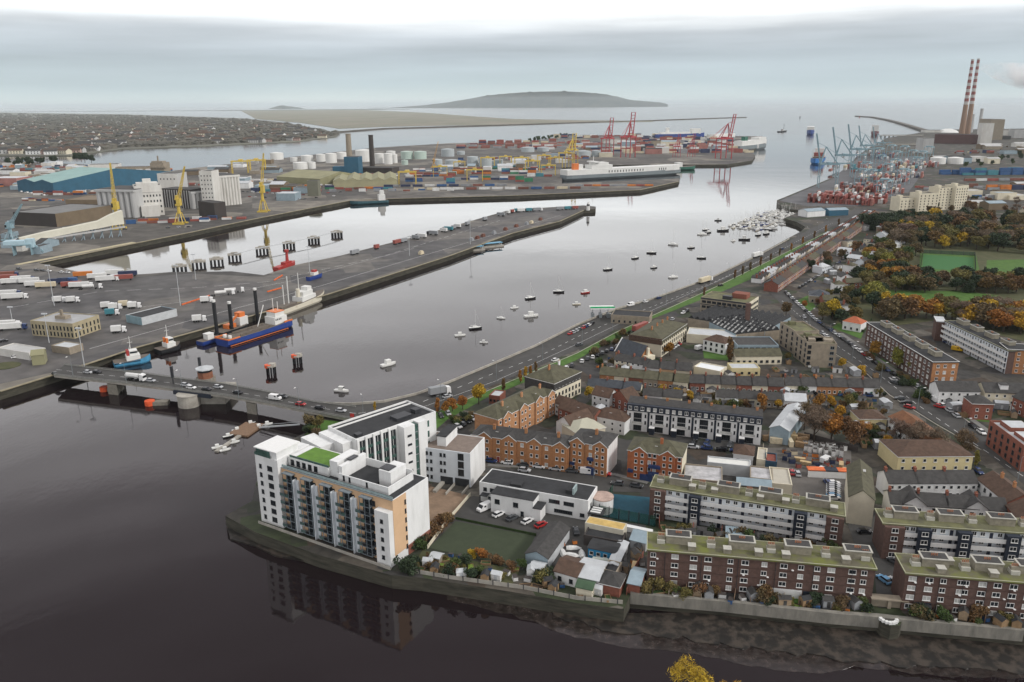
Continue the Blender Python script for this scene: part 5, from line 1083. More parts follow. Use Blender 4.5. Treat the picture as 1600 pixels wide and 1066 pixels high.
# ============================================================ trees
PAL = {'orange': ((.20,.085,.014),(.38,.19,.035)), 'golden': ((.30,.17,.012),(.50,.33,.03)), 'olive': ((.085,.075,.022),(.20,.165,.05)), 'dark green': ((.016,.028,.014),(.045,.068,.03)),
       'green': ((.03,.055,.012),(.08,.11,.03)), 'russet': ((.095,.052,.024),(.20,.115,.045)), 'brown': ((.07,.05,.024),(.17,.12,.055)), 'yellow-green': ((.12,.12,.02),(.28,.25,.05)), 'red': ((.30,.045,.02),(.42,.10,.03)), 'bare brown': ((.10,.07,.05),(.22,.16,.11))}
bark = mat('bark', (.055, .042, .032), .95, .3, 3)
LM = {k: mat(k+' leaves', v[0], .85, scale=.9, c2=v[1], thr=(.32, .68), island=.45) for k, v in PAL.items()}
CRM = {}
def crown(kind, pal, var):
    k = (kind, pal, var)
    if k in CRM: return CRM[k]
    q = random.Random(hash((kind, var)) & 0xffff if False else (len(kind)*31+var*7+3)); mb = MB(); lob = []
    H_ = 10.0
    if kind == 'round':
        for i in range(11): a = q.uniform(0, 6.28); r = q.uniform(0, 2.5); lob.append((r*math.cos(a), r*math.sin(a), q.uniform(3.6, 8.2), q.uniform(1.2, 2.1)))
        lob.append((0, 0, 6, 2.8)); n_ = 2900; s_ = .36
    elif kind == 'cone':
        for i in range(12): z = 1.5+i*.68; r = max(.5, 2.9*(1-(z/10.2))); a = q.uniform(0, 6.28); lob.append((r*.35*math.cos(a), r*.35*math.sin(a), z, r))
        n_ = 2400; s_ = .28
    elif kind == 'col':
        for i in range(9): z = 1.6+i*.85; lob.append((q.uniform(-.4,.4), q.uniform(-.4,.4), z, q.uniform(1.0, 1.6)*(1-abs(z-5)/9)))
        n_ = 1700; s_ = .26
    elif kind == 'bare':
        for i in range(14): a = q.uniform(0, 6.28); r = q.uniform(.5, 3.2); lob.append((r*math.cos(a), r*math.sin(a), q.uniform(4, 8.6), q.uniform(1.0, 1.9)))
        n_ = 2900; s_ = .19
    else:
        for i in range(7): a = q.uniform(0, 6.28); r = q.uniform(0, 2.6); lob.append((r*math.cos(a), r*math.sin(a), q.uniform(1.2, 4.2), q.uniform(1.4, 2.4)))
        n_ = 1400; s_ = .34
    W_ = [l_[3]**2 for l_ in lob]
    for i in range(n_):
        l_ = q.choices(lob, W_)[0]; a = q.uniform(0, 6.28); c = q.uniform(-1, 1); rr = l_[3]*(q.random()**.38)*q.uniform(.85, 1.12); sq = math.sqrt(1-c*c)
        p = Vector((l_[0]+rr*sq*math.cos(a), l_[1]+rr*sq*math.sin(a), l_[2]+rr*c*.85))
        u = Vector((q.gauss(0,1), q.gauss(0,1), q.gauss(0,1))).normalized(); v_ = u.cross(Vector((q.gauss(0,1), q.gauss(0,1), q.gauss(0,1)))).normalized(); s = s_*q.uniform(.6, 1.35)
        if kind == 'bare': u *= 2.2; v_ *= .45
        mb.face([p-u*s, p-v_*s*.8, p+u*s, p+v_*s*.8])
    CRM[k] = mb.mesh('crown', [LM[pal]]); return CRM[k]
TR = {}
def trunk(kind):
    if kind not in TR:
        mb = MB(); q = random.Random(5); top = {'shrub': 2.0, 'cone': 9, 'col': 8}.get(kind, 5.4)
        mb.bar((0,0,-.3), (.15,.1,top*.5), .28, 0, .2, 7); mb.bar((.15,.1,top*.5), (0,.1,top), .2, 0, .08, 6)
        if kind not in ('cone', 'col'):
            for i in range(8): a = i*.8; z = top*q.uniform(.35, .85); e_ = (math.cos(a)*q.uniform(1.8,3), math.sin(a)*q.uniform(1.8,3), z+q.uniform(1.5,3.4) if kind != 'shrub' else z+.8); mb.bar((.1,.1,z), e_, .12, 0, .04, 5); mb.bar(e_, (e_[0]*1.25, e_[1]*1.1, e_[2]+1.2), .05, 0, .02, 4)
        TR[kind] = mb.mesh('trunk', bark)
    return TR[kind]
def inp(poly, x, y):
    ins = False; j = len(poly)-1
    for i in range(len(poly)):
        (x1, y1), (x2, y2) = poly[i], poly[j]
        if (y1 > y) != (y2 > y) and x < (x2-x1)*(y-y1)/(y2-y1)+x1: ins = not ins
        j = i
    return ins
TREES = []
def tree(x, y, hpx, kind, pal, label, group=None, z=4.0, wide=1.0, world=None, hm=None):
    X, Y = world or G(x, y, z); hm = hm or hpx*math.hypot(Y, CH-z)/FPX/.95
    s = hm/(10.0 if kind != 'shrub' else 5.6)
    TREES.append((hm/math.hypot(X, Y)*(100 if group is None else 1), X, Y, z, s, wide, kind, pal, label, group))
def bushes(poly, n, where, seed, hr=(1.6, 4.2), pals=('dark green','olive','brown','green','russet')):
    q = random.Random(seed); xs = [p[0] for p in poly]; ys = [p[1] for p in poly]; d = []
    while len(d) < n:
        x = q.uniform(min(xs), max(xs)); y = q.uniform(min(ys), max(ys))
        if inp(poly, x, y): d.append((x, y, q.choice(pals), q.uniform(*hr)))
    d.sort(); c = {}
    for x, y, p, h in d: k = c.get(p, 0); c[p] = k+1; tree(0, 0, 0, 'shrub', p, '%s bush, %s such from the left %s' % (p, nth(k), where), '%s bushes %s' % (p, where), world=G(x, y), hm=h)
def flush_trees():
    import numpy as np
    TREES.sort(key=lambda t: -t[0])
    nb_ = 0; rest = {}
    for t in TREES:
        _, X, Y, z, s, wide, kind, pal, label, group = t; az = R.uniform(0, 6.28)
        if kind == 'shrub' or nb_ < 298:
            if kind != 'shrub': nb_ += 1
            o = ob('shrub' if kind == 'shrub' else 'tree', None, None, (X, Y, z), az, label, 'shrub' if kind == 'shrub' else 'tree', group, sc_=(s*wide, s*wide, s))
            part('trunk', trunk(kind), o); part('crown', crown(kind, pal, R.randint(0, 2)), o)
        else:
            for me in (trunk(kind), crown(kind, pal, 0)):
                n = len(me.vertices); v = np.empty(n*3, 'f'); me.vertices.foreach_get('co', v); v = v.reshape(-1, 3)*s; ca, sa = math.cos(az), math.sin(az)
                w_ = np.stack([v[:,0]*ca-v[:,1]*sa+X, v[:,0]*sa+v[:,1]*ca+Y, v[:,2]+z], 1); rest.setdefault(me.materials[0].name, []).append((w_, [tuple(p.vertices) for p in me.polygons]))
    if not rest: return
    vs = []; fs = []; mi = []; off = 0
    for k, (mn, lst) in enumerate(rest.items()):
        for w_, f in lst: vs += w_.tolist(); fs += [tuple(off+i for i in q) for q in f]; mi += [k]*len(f); off += len(w_)
    mb = MB(); mb.v = vs; mb.f = fs; mb.mi = mi
    ob('distant_trees', mb.mesh('distant_trees', [bpy.data.materials[m] for m in rest]), None, label='the farther trees of the park and shore, too many to count', cat='trees', kind='stuff')
# single trees of the town:  x, y of the foot, height in px, kind, colour, label
for t in [(748,632,36,'round','golden','tallest golden tree on the verge beside the diagonal brick terrace'),(723,640,24,'round','orange','orange tree on the verge next to the tallest golden one'),(684,645,26,'col','orange','narrow orange tree at the near end of the verge'),
    (697,645,20,'round','orange','small orange tree second from the near verge end'),(707,643,24,'round','orange','small orange tree third from the near verge end'),(787,612,24,'col','russet','russet tree beside the red brick hut'),
    (813,598,22,'col','orange','thin orange tree left of the dark gable block'),(821,594,24,'col','golden','thin golden tree close to the dark gable block'),(837,583,20,'col','russet','thin russet tree behind the cream olive-roofed block'),(829,589,20,'col','orange','thin orange sapling between two verge trees'),
    (1046,556,23,'round','orange','bright round orange tree beside the cream mansard apartments'),(1139,566,44,'col','russet','tall russet tree beside the arched window house'),(920,622,20,'round','golden','golden tree beside the cottages left of centre'),(963,632,24,'round','red','red tree beside the timbered houses'),
    (1034,620,22,'round','golden','olive gold tree behind the townhouses, left one'),(1055,624,20,'round','golden','wide golden tree behind the townhouses, middle one'),(1078,626,18,'round','golden','golden tree behind the townhouses, right one'),(1190,638,26,'round','orange','orange tree at the right end of the townhouses'),(1165,636,14,'shrub','russet','russet bush left of the orange townhouse tree'),
    (1298,692,52,'round','orange','tall bright orange tree beside the builders yard'),(1272,690,58,'bare','bare brown','large bare brown tree left of the tall orange one'),(1256,672,44,'bare','brown','bare tree beside the grey warehouse'),(1328,698,48,'round','russet','russet birch right of the tall orange tree'),(1345,690,34,'bare','orange','thin orange birch by the dark hedge'),
    (1280,640,28,'round','orange','orange crowned tree behind the builders yard, left one'),(1297,638,22,'round','golden','golden crowned tree behind the builders yard, middle one'),(1325,640,26,'round','olive','olive gold tree behind the builders yard, right one'),(1345,645,20,'round','brown','brown tree at the corner of the lane and yard'),
    (1406,694,44,'bare','bare brown','bare tree in the courtyard of the yellow cream flats, left one'),(1432,708,50,'bare','bare brown','bare tree in the courtyard of the yellow cream flats, middle one'),(1466,715,48,'bare','bare brown','bare tree in the courtyard of the yellow cream flats, right one'),(1505,716,44,'bare','brown','bare tree at the roadside end of the yellow cream flats'),
    (1524,729,28,'col','yellow-green','yellow tree at the right end of the yellow cream flats'),(1517,768,16,'round','orange','small round orange tree in the white terrace garden'),(1365,557,26,'round','orange','bright orange tree in front of the dark brick flats'),(1402,575,34,'round','yellow-green','yellow green tree in front of the dark brick flats'),
    (1315,576,18,'round','golden','golden tree at the corner of the buff flats'),(1345,585,14,'shrub','golden','golden bush beside the main road cottages'),(1256,482,14,'round','orange','small orange tree by the round stone chapel'),(1300,500,36,'round','golden','golden green tree by the roadside below the chapel'),(1285,500,30,'round','olive','olive tree by the roadside below the chapel'),
    (1318,485,28,'round','brown','brown tree behind the orange roofed house'),(1363,490,38,'round','dark green','large dark tree behind the orange roofed house'),(634,893,26,'shrub','dark green','dense dark bush at the foot of the peach end wall'),(815,890,20,'round','green','green round tree in the allotments'),
    (738,870,12,'shrub','golden','golden bush beside the bowling green, left one'),(752,872,16,'shrub','orange','orange bush beside the bowling green, middle one'),(775,880,16,'shrub','russet','russet bush beside the bowling green, right one'),(657,838,12,'shrub','yellow-green','yellow hedge bush beside the brown courtyard'),(648,850,13,'shrub','olive','olive hedge bush below the brown courtyard'),(667,826,12,'shrub','golden','golden hedge bush along the courtyard fence'),
    (652,790,10,'shrub','green','lone clipped bush in the brown courtyard'),(500,672,26,'round','olive','olive tree where the bridge meets the bank'),(484,668,20,'shrub','brown','brown bush on the bank beside the bridge end'),(586,642,16,'col','golden','small golden tree beside the riverside road bend'),(1228,494,24,'round','brown','brown tree beside the saw-tooth factory'),(1250,520,20,'round','russet','russet tree beside the buff flats'),
    (665,770,20,'bare','bare brown','small bare tree beside the white block gateway'),(1030,795,14,'bare','brown','thin tree behind the blue court'),(1198,848,12,'shrub','russet','russet bushes between the galleried and brick flats'),(1490,872,16,'shrub','russet','russet bush between the right-hand flats, left one'),(1580,882,20,'shrub','russet','russet bush between the right-hand flats, right one'),
    (1215,640,18,'round','golden','golden tree right of the townhouse end wall'),(1240,655,20,'round','orange','orange tree behind the grey gabled warehouse'),(1312,655,24,'round','golden','golden tree left of the low cream building'),(1385,700,22,'round','golden','golden tree at the left end of the yellow cream flats'),(1130,632,14,'round','olive','olive tree behind the townhouse roofs'),
    (1000,610,14,'round','golden','small golden tree by the cottage row'),(1230,565,16,'round','olive','olive tree before the buff flats'),(1425,585,24,'round','olive','olive tree behind the grass strip of the dark flats'),(1395,540,18,'round','golden','golden tree left of the dark brick flats'),(1505,640,12,'shrub','green','green bush on the small corner lawn'),(1010,738,16,'bare','bare brown','bare tree left of the olive roofed brick block'),
    (505,400,0,'x','x','x')]:
    if t[3] != 'x': tree(*t)
tree(0, 0, 0, 'bare', 'golden', 'big golden leaved tree cut off by the bottom edge of the picture', world=G(1085,1018,16), hm=11.6, z=1.0, wide=1.05)
tree(0, 0, 0, 'bare', 'golden', 'wispy golden tree poking up at the bottom edge, right one', world=G(1150,1050,12), hm=8.5, z=1.0, wide=.9)
sheet('near_bank', [(-60, 60), (140, 60), (130, 108), (60, 114), (5, 112), (-50, 100)], 1.0, grass_d, t=3)
for i, (x, y) in enumerate([(885,575),(930,553),(1020,498),(1075,476),(1100,463),(1148,436),(1160,430),(1172,424),(1188,416),(1204,408),(1218,400),(1236,392),(1254,382),(1272,373),(1290,364),(1310,354)]):
    if i >= 4: tree(x, y, 16 if x < 1200 else 13, 'col', pick('russet', 'orange', 'russet', 'brown'), 'slim autumn tree on the long grass verge, %s from the near end' % nth(i-4), 'slim trees on the long verge')
def wood(poly, n, kinds, hr, where, seed, mind=5.5):
    q = random.Random(seed); xs = [p[0] for p in poly]; ys = [p[1] for p in poly]; done = []; tr_ = 0
    while len(done) < n and tr_ < 9000:
        tr_ += 1; x = q.uniform(min(xs), max(xs)); y = q.uniform(min(ys), max(ys)); ins = False; j = len(poly)-1
        for i in range(len(poly)):
            if (ys[i] > y) != (ys[j] > y) and x < (xs[j]-xs[i])*(y-ys[i])/(ys[j]-ys[i])+xs[i]: ins = not ins
            j = i
        if not ins: continue
        X, Y = G(x, y)
        if any(math.dist((X, Y), d[:2]) < mind for d in done): continue
        k = q.choice(kinds); done.append((X, Y, x, k, q.uniform(*hr)))
    done.sort(key=lambda d: d[2]); cnt = {}
    for X, Y, x, (kd, pl_), h in done:
        c = cnt.get(pl_, 0); cnt[pl_] = c+1
        tree(0, 0, 0, kd, pl_, '%s %s, %s such from the left %s' % (pl_, 'conifer' if kd == 'cone' else 'tree', nth(c), where), '%s trees %s' % (pl_, where), world=(X, Y), hm=h, wide=1.35)
au = [('round','russet'),('round','olive'),('round','olive'),('round','brown'),('bare','bare brown'),('round','golden'),('round','dark green'),('round','dark green'),('round','brown'),('round','olive')]
wood([(1405,352),(1600,345),(1640,398),(1540,398),(1530,392),(1436,392),(1400,392),(1380,380)], 105, au+[('bare','bare brown'),('bare','brown')], (12, 18), 'behind the sports pitch', 11, 6)
wood([(1350,352),(1485,350),(1480,362),(1420,372),(1350,362)], 34, [('cone','dark green'),('round','dark green')], (14, 19), 'below the cream stepped flats', 12, 5)
wood([(1385,432),(1600,446),(1640,455),(1570,460),(1385,456)], 48, [('round','dark green'),('round','dark green'),('round','russet'),('round','olive'),('round','brown'),('cone','dark green')], (9, 14), 'between the pitch and the long lawn', 13, 4.5)
wood([(1375,488),(1440,492),(1600,500),(1640,520),(1590,525),(1470,498),(1380,504)], 46, [('round','golden'),('round','olive'),('round','brown'),('round','russet'),('bare','bare brown'),('round','orange')], (10, 15), 'below the long lawn', 14, 4.5)
wood([(1340,410),(1380,385),(1436,395),(1436,440),(1380,470),(1350,480),(1335,450)], 46, [('round','dark green'),('round','olive'),('round','yellow-green'),('round','brown'),('round','orange'),('round','green')], (9, 14), 'left of the sports pitch', 15, 5)
wood([(1255,425),(1320,395),(1350,385),(1345,400),(1290,430)], 10, [('round','dark green'),('round','russet'),('round','brown')], (7, 11), 'behind the long verge terrace', 16, 7)
wood([(1270,470),(1330,445),(1345,490),(1350,510),(1310,510)], 12, [('round','olive'),('round','golden'),('round','dark green')], (6, 10), 'by the chapel', 17, 6)
wood([(1480,505),(1600,520),(1640,530),(1640,545),(1480,515)], 0, au, (6, 9), 'x', 18)
wood([(1440,322),(1600,318),(1600,343),(1440,350)], 22, [('round','brown'),('round','russet'),('round','dark green'),('bare','bare brown')], (9, 14), 'behind the stepped flats', 19, 12)
wood([(1320,248),(1600,232),(1600,262),(1500,266)], 0, au, (8, 12), 'x', 20)
wood([(1505,262),(1600,240),(1600,256),(1540,262)], 12, [('round','dark green'),('round','green')], (9, 14), 'above the blue containers', 21, 16)
wood([(0,258),(80,252),(90,256),(10,264)], 14, [('round','dark green')], (14, 20), 'at the left edge by the estuary', 22, 8)
wood([(120,252),(145,252),(145,255),(120,255)], 4, [('round','dark green')], (20, 26), 'standing alone on the estuary edge', 23, 18)
wood([(822,221),(890,211),(890,214),(830,224)], 26, [('round','dark green'),('round','green')], (10, 15), 'on the far port mound', 24, 18)
# the wooded, built-up shore across the bay
far = random.Random(77); fm_ = MB(); fgr = mat('far woodland', (.07,.068,.056), .95, scale=.006, c2=(.13,.118,.095), island=.12)
clp = [(-300,246),(0,240),(110,241),(190,231),(350,225),(460,220),(520,213),(526,209),(490,202),(440,193),(380,187),(200,181),(0,178),(-300,178)]
k = 0
while k < 6500:
    x = far.uniform(-60, 526); y = 178+68*far.random()**1.0
    if not inp(clp, x, y): continue
    if 180 < y < 192 or far.random() < .75:
        X, Y = G(x, y, 2); s = far.uniform(4, 7.5)*(1+(Y/7000)); k += 1
        if y > 192 and far.random() < .15: s *= 1.4
        n_ = 5; b0 = len(fm_.v); r_ = s*far.uniform(.8, 1.6)
        fm_.v += [(X+r_*math.cos(a*1.257)*far.uniform(.7,1.2), Y+r_*math.sin(a*1.257), 2) for a in range(5)] + [(X+r_*.8*math.cos(a*1.257+.5), Y+r_*.8*math.sin(a*1.257+.5), 2+s*far.uniform(.6,.9)) for a in range(5)] + [(X, Y, 2+s*1.1)]
        for a in range(5): b_ = (a+1) % 5; fm_.f += [(b0+a,b0+b_,b0+5+b_,b0+5+a), (b0+5+a,b0+5+b_,b0+10)]; fm_.mi += [0, 0]
ob('far_woodland', fm_.mesh('far_woodland', fgr), kind='stuff', label='hazy brown and dark woods and gardens filling the far shore', cat='woodland')
fh = {}
for nm_, wm_, rm_ in (('white', MATS['white render'], slate), ('pinkish', mat('pinkish render', (.42,.30,.26), .9), tile_b), ('grey', silo_g, slate), ('cream', cream, tile_b)):
    m = MB().box(-8, -5, 0, 8, 5, 6, 0); m._idx([(-8.4,-5.4,5.8),(8.4,-5.4,5.8),(8.4,0,9.5),(-8.4,0,9.5),(8.4,5.4,5.8),(-8.4,5.4,5.8)], [(0,1,2,3),(3,2,4,5)], 1); m._idx([(8,-5,6),(8,5,6),(8,0,9.3),(-8,-5,6),(-8,5,6),(-8,0,9.3)], [(0,1,2),(4,3,5)], 0)
    for u in (-5, -1.5, 2, 5.5): m.box(u-.6, -5.06, 3.4, u+.6, -5, 5, 2); m.box(u-.6, -5.06, .8, u+.6, -5, 2.4, 2)
    fh[nm_] = m.mesh('far_house', [wm_, rm_, glass])
k = 0; hl_ = []
while k < 290:
    x = far.uniform(-10, 520); y = far.uniform(192, 245)
    if inp(clp, x, y-1) and not (x > 200 and y > 225): hl_.append((x, y)); k += 1
hl_.sort()
for i, (x, y) in enumerate(hl_):
    c = far.choice(['white', 'pinkish', 'pinkish', 'grey', 'grey', 'cream', 'grey']); X, Y = G(x, y, 2)  # the many greys put the haze of distance into the wall colour
    sec = 'left end' if x < 130 else 'left middle' if x < 260 else 'right middle' if x < 390 else 'right end'
    s_ = far.uniform(1.2, 2.0); ob('far_house', fh[c], None, (X, Y, 2), far.uniform(-.6, .6), 'tiny %s house, %s from the left among woods on the far shore' % (c, nth(i)), 'house', '%s houses at the %s of the far shore' % (c, sec), sc_=(s_*1.3, s_, s_*.9))
# ============================================================ bridge
bn = [(84,586),(135,592),(200,599),(272,608),(350,618),(420,630),(490,644),(560,657)]; bf = [(100,570),(150,576),(210,582),(275,591),(350,600),(420,613),(490,628),(556,636)]
A = [G(x, y, 6.2) for x, y in bn]; Bq = [G(x, y, 6.2) for x, y in bf]; c0 = A[3]
sh_ = lambda p: (p[0]-c0[0], p[1]-c0[1])
o = ob('road_bridge', None, None, (c0[0], c0[1], 0), 0, 'long low concrete road bridge with piers crossing the river mouth', 'bridge')
ring = [sh_(p) for p in A]+[sh_(p) for p in reversed(Bq)]
part('deck', MB().prism(ring, 5.1, 6.15, 0, 1, True).mesh('deck', [conc, asph]), o)
pm = mat('parapet metal', (.22, .22, .20), .7, .2, 1)
for ln in (A, Bq):
    mb = MB()
    for p, q in zip(ln, ln[1:]):
        p, q = sh_(p), sh_(q); mb.bar((*p, 6.9), (*q, 6.9), .12); mb.bar((*p, 6.3), (*q, 6.3), .25)
    for x, y, a in along([sh_(p) for p in ln], 2.5): mb.box(x-.06, y-.06, 6.2, x+.06, y+.06, 6.9)
    part('parapet', mb.mesh('parapet', pm), o)
mk = MB()
for x, y, a in along([((sh_(p)[0]+sh_(q)[0])/2, (sh_(p)[1]+sh_(q)[1])/2) for p, q in zip(A, Bq)], 6): ca, sa = math.cos(a), math.sin(a); mk.face([(x+u*ca-v*sa, y+u*sa+v*ca, 6.17) for u, v in ((-1.5,-.08),(1.5,-.08),(1.5,.08),(-1.5,.08))])
ob('road_marking', mk.mesh('road_marking', trim), None, (c0[0], c0[1], 0), kind='structure')
pierm = mat('pier concrete', (.15, .14, .115), .9, scale=.6, c2=(.26, .24, .20))
for t in (1.6, 4.6, 5.9):
    i = int(t); f = t-i; p = [lerp(A[i][k], A[i+1][k], f) for k in (0, 1)]; q = [lerp(Bq[i][k], Bq[i+1][k], f) for k in (0, 1)]; w_ = 2.6
    d = Vector((A[i+1][0]-A[i][0], A[i+1][1]-A[i][1])).normalized()*w_
    part('pier', MB().prism([sh_((p[0]-d.x, p[1]-d.y)), sh_((p[0]+d.x, p[1]+d.y)), sh_((q[0]+d.x, q[1]+d.y)), sh_((q[0]-d.x, q[1]-d.y))], -2, 4.8).mesh('pier', pierm), o)
pc = sh_(G(296, 618, 4)); mb = MB(); mb.cyl(pc[0], pc[1]-1, -2, 5.0, 4.6, 4.6, 22); mb.cyl(pc[0], pc[1]-1, 5.0, 5.3, 4.9, 4.9, 22); mb.box(pc[0]-4, pc[1], -2, pc[0]+15, pc[1]+15, 4.7); part('lifting_pier', mb.mesh('lifting_pier', conc), o)
part('lifting_span', MB().bar((*sh_(A[3]), 5.0), (*sh_(G(330,615,6.2)), 5.0), 1.2).mesh('lifting_span', navy), o)
X, Y = G(322, 597, 4)
o = ob('control_cabin', None, None, (X, Y, 0), .1, 'octagonal brown bridge control cabin on its own pier behind the roadway', 'cabin'); part('pier', MB().cyl(0,0,-2,6.2,4.2,4.2,16).mesh('pier', pierm), o); part('wall', MB().cyl(0,0,6.2,9.0,3.3,3.3,8).mesh('wall', mat('cabin brown', (.22,.09,.05), .7)), o)
part('glazing', MB().cyl(0,0,9.0,10.2,3.1,3.3,8).mesh('glazing', glass), o); part('roof', MB().cyl(0,0,10.2,10.6,4,4,8).cyl(0,0,10.6,11.2,2.4,.6,8).mesh('roof', metal_l), o)
for i, (x, y) in enumerate([(271,600),(314,585)]): o = ob('signal_post', MB().cyl(0,0,0,3,.25,n=8).box(-.5,-.5,3,.5,.5,8).mesh('signal_post', dtrim), None, (*G(x,y,6.2),6.2), 0, 'black bridge signal post %s the control cabin' % ('left of' if i == 0 else 'behind'), 'signal')
# ============================================================ vehicles
CCOL = {'silver': (.42,.43,.44), 'white': (.70,.70,.69), 'black': (.012,.012,.014), 'dark grey': (.07,.075,.08), 'red': (.36,.02,.02), 'dark blue': (.02,.04,.12), 'light blue': (.14,.30,.48), 'yellow': (.62,.38,.02), 'orange': (.60,.16,.03)}
cglass = mat('car glass', (.012,.014,.017), .08, .2, 1); tyre = mat('tyre', (.012,.012,.012), .9)
CARP = {}
def cabody(m, van, mi=0):
    if van:
        m.loft([[(x,-w,a),(x,w,a),(x,w,b),(x,-w,b)] for x, w, a, b in ((-2.5,.95,.4,2.1),(-2.4,.98,.35,2.2),(1.2,.98,.35,2.2),(1.9,.94,.35,1.35),(2.6,.88,.4,1.05))], mi)
    else: m.loft([[(x,-w,a),(x,w,a),(x,w*.96,b),(x,-w*.96,b)] for x, w, a, b in ((-2.15,.76,.38,.78),(-2.05,.86,.3,.92),(-1.2,.89,.28,.96),(.9,.89,.28,.94),(1.85,.84,.3,.78),(2.15,.7,.38,.62))], mi)
def cacabin(m, van, mi=0):
    if van: m.loft([[(1.15,-.9,1.3),(1.15,.9,1.3),(1.15,.84,2.12),(1.15,-.84,2.12)],[(1.92,-.9,1.34),(1.92,.9,1.34),(1.4,.84,2.1),(1.4,-.84,2.1)]], mi); m.box(.2,-1.0,1.4,1.0,1.0,1.95, mi)
    else: m.loft([[(-1.95,-.78,.93),(-1.45,-.66,1.38),(.3,-.66,1.40),(1.05,-.78,.92)],[(-1.95,.78,.93),(-1.45,.66,1.38),(.3,.66,1.40),(1.05,.78,.92)]], mi)
def carproto(c, van=False, far_=False):
    k = (c, van, far_)
    if k in CARP: return CARP[k]
    pm_ = mat('car paint '+c, CCOL[c], .25, .04, 1, spec=.7)
    if far_:
        m = MB(); cabody(m, van, 0); cacabin(m, van, 1)
        if not van: m.box(-1.4,-.62,1.40,.28,.62,1.44,0)
        for x in (-1.35, 1.4):
            for y in (-.88, .78): m.box(x-.3, y, 0, x+.3, y+.1, .6, 2)
        o = ('m', m.mesh('parked_car', [pm_, cglass, tyre]))
    else:
        b = MB(); cabody(b, van); g = MB(); cacabin(g, van); r = MB(); r.box(-1.4,-.6,1.40,.28,.6,1.44) if not van else r.box(-2.3,-.9,2.2,1.1,.9,2.24)
        w_ = MB(); w_.bar((0,-.1,.31),(0,.1,.31),.31,0,n=12)
        l_ = MB().box(-.04,-.16,-.06,.04,.16,.06)
        o = ('p', [('body', b.mesh('body', pm_), (0,0,0)), ('window', g.mesh('window', cglass), (0,0,0)), ('roof', r.mesh('roof', pm_), (0,0,0))] + [('wheel', w_.mesh('wheel', tyre) if i == 0 else None, p) for i, p in enumerate([(-1.35,-.82,0),(-1.35,.82,0),(1.4,-.82,0),(1.4,.82,0)])] +
             [('headlight', l_.mesh('headlight', trim), (2.12 if not van else 2.58,-.55,.68)), ('headlight', None, (2.12 if not van else 2.58,.55,.68))])
        last = None; fx = []
        for n_, me, p in o[1]:
            if me is None: me = last if n_ == 'wheel' else fx[-1][1]
            if n_ == 'wheel': last = me
            fx.append((n_, me, p))
        o = ('p', fx)
    CARP[k] = o; return o
def car(X, Y, a, c, lab, group=None, van=False, z=4.1, nm='parked_car', cat='car'):
    far_ = math.hypot(X, Y) > 330; k, d = carproto(c, van, far_); cat = 'van' if van else cat
    if van: nm = nm.replace('car', 'van')
    if k == 'm': return ob(nm, d, None, (X, Y, z), a, lab, cat, group)
    o = ob(nm, None, None, (X, Y, z), a, lab, cat, group)
    for n_, me, p in d: part(n_, me, o, p)
    return o
CL = ['silver', 'silver', 'white', 'black', 'dark grey', 'dark grey', 'red', 'dark blue', 'white', 'black']
def cars(line, step, where, prob=.9, turn=0.0, z=4.12, off=0, cl=CL, side='near', vanp=.06, moving=False, n=None):
    pts = [G(x, y, z) for x, y in line]; lst = along(pts, step, off)
    if n: lst = lst[:n]
    k = 0
    for x, y, a in lst:
        if R.random() > prob: continue
        c = R.choice(cl); v_ = R.random() < vanp; c = 'white' if v_ else c
        car(x+R.uniform(-.2,.2), y+R.uniform(-.2,.2), a+turn+R.uniform(-.03,.03)+(math.pi if R.random() < .4 else 0), c, '%s %s, %s from %s end %s' % (c, 'van' if v_ else 'car', nth(k), side, where), 'vehicles '+where, v_, z, 'moving_car' if moving else 'parked_car'); k += 1
for x, y, c, v_, w_ in [(57,566,'black',0,'on the bridge approach road by the roundabout'),(87,579,'black',0,'at the left end of the bridge deck'),(138,583,'silver',0,'on the bridge, left of the dark car'),(152,583,'black',0,'on the bridge just right of a silver car'),(236,596,'silver',0,'alone on the bridge left of the big pier'),(290,603,'silver',0,'on the bridge above the big round pier'),
    (299,607,'white',0,'beside another on the lifting span'),(323,610,'black',0,'in front of the control cabin'),(341,606,'silver',0,'right of the control cabin on the bridge'),(372,615,'black',0,'on the bridge right of the control cabin'),(430,624,'white',1,'on the bridge, right half'),(442,621,'dark grey',0,'beside the white van on the bridge'),
    (470,633,'red',0,'on the right end of the bridge'),(500,639,'black',0,'leaving the bridge at its right end'),(533,643,'silver',0,'beside the red banner on the riverside road')]:
    P_ = G(x, y, 6.3 if x > 80 else 4.1); car(*P_, -.30, c, '%s %s %s' % (c, 'van' if v_ else 'car', w_), None, bool(v_), 6.25 if x > 95 and x < 540 else 4.15, 'moving_car')
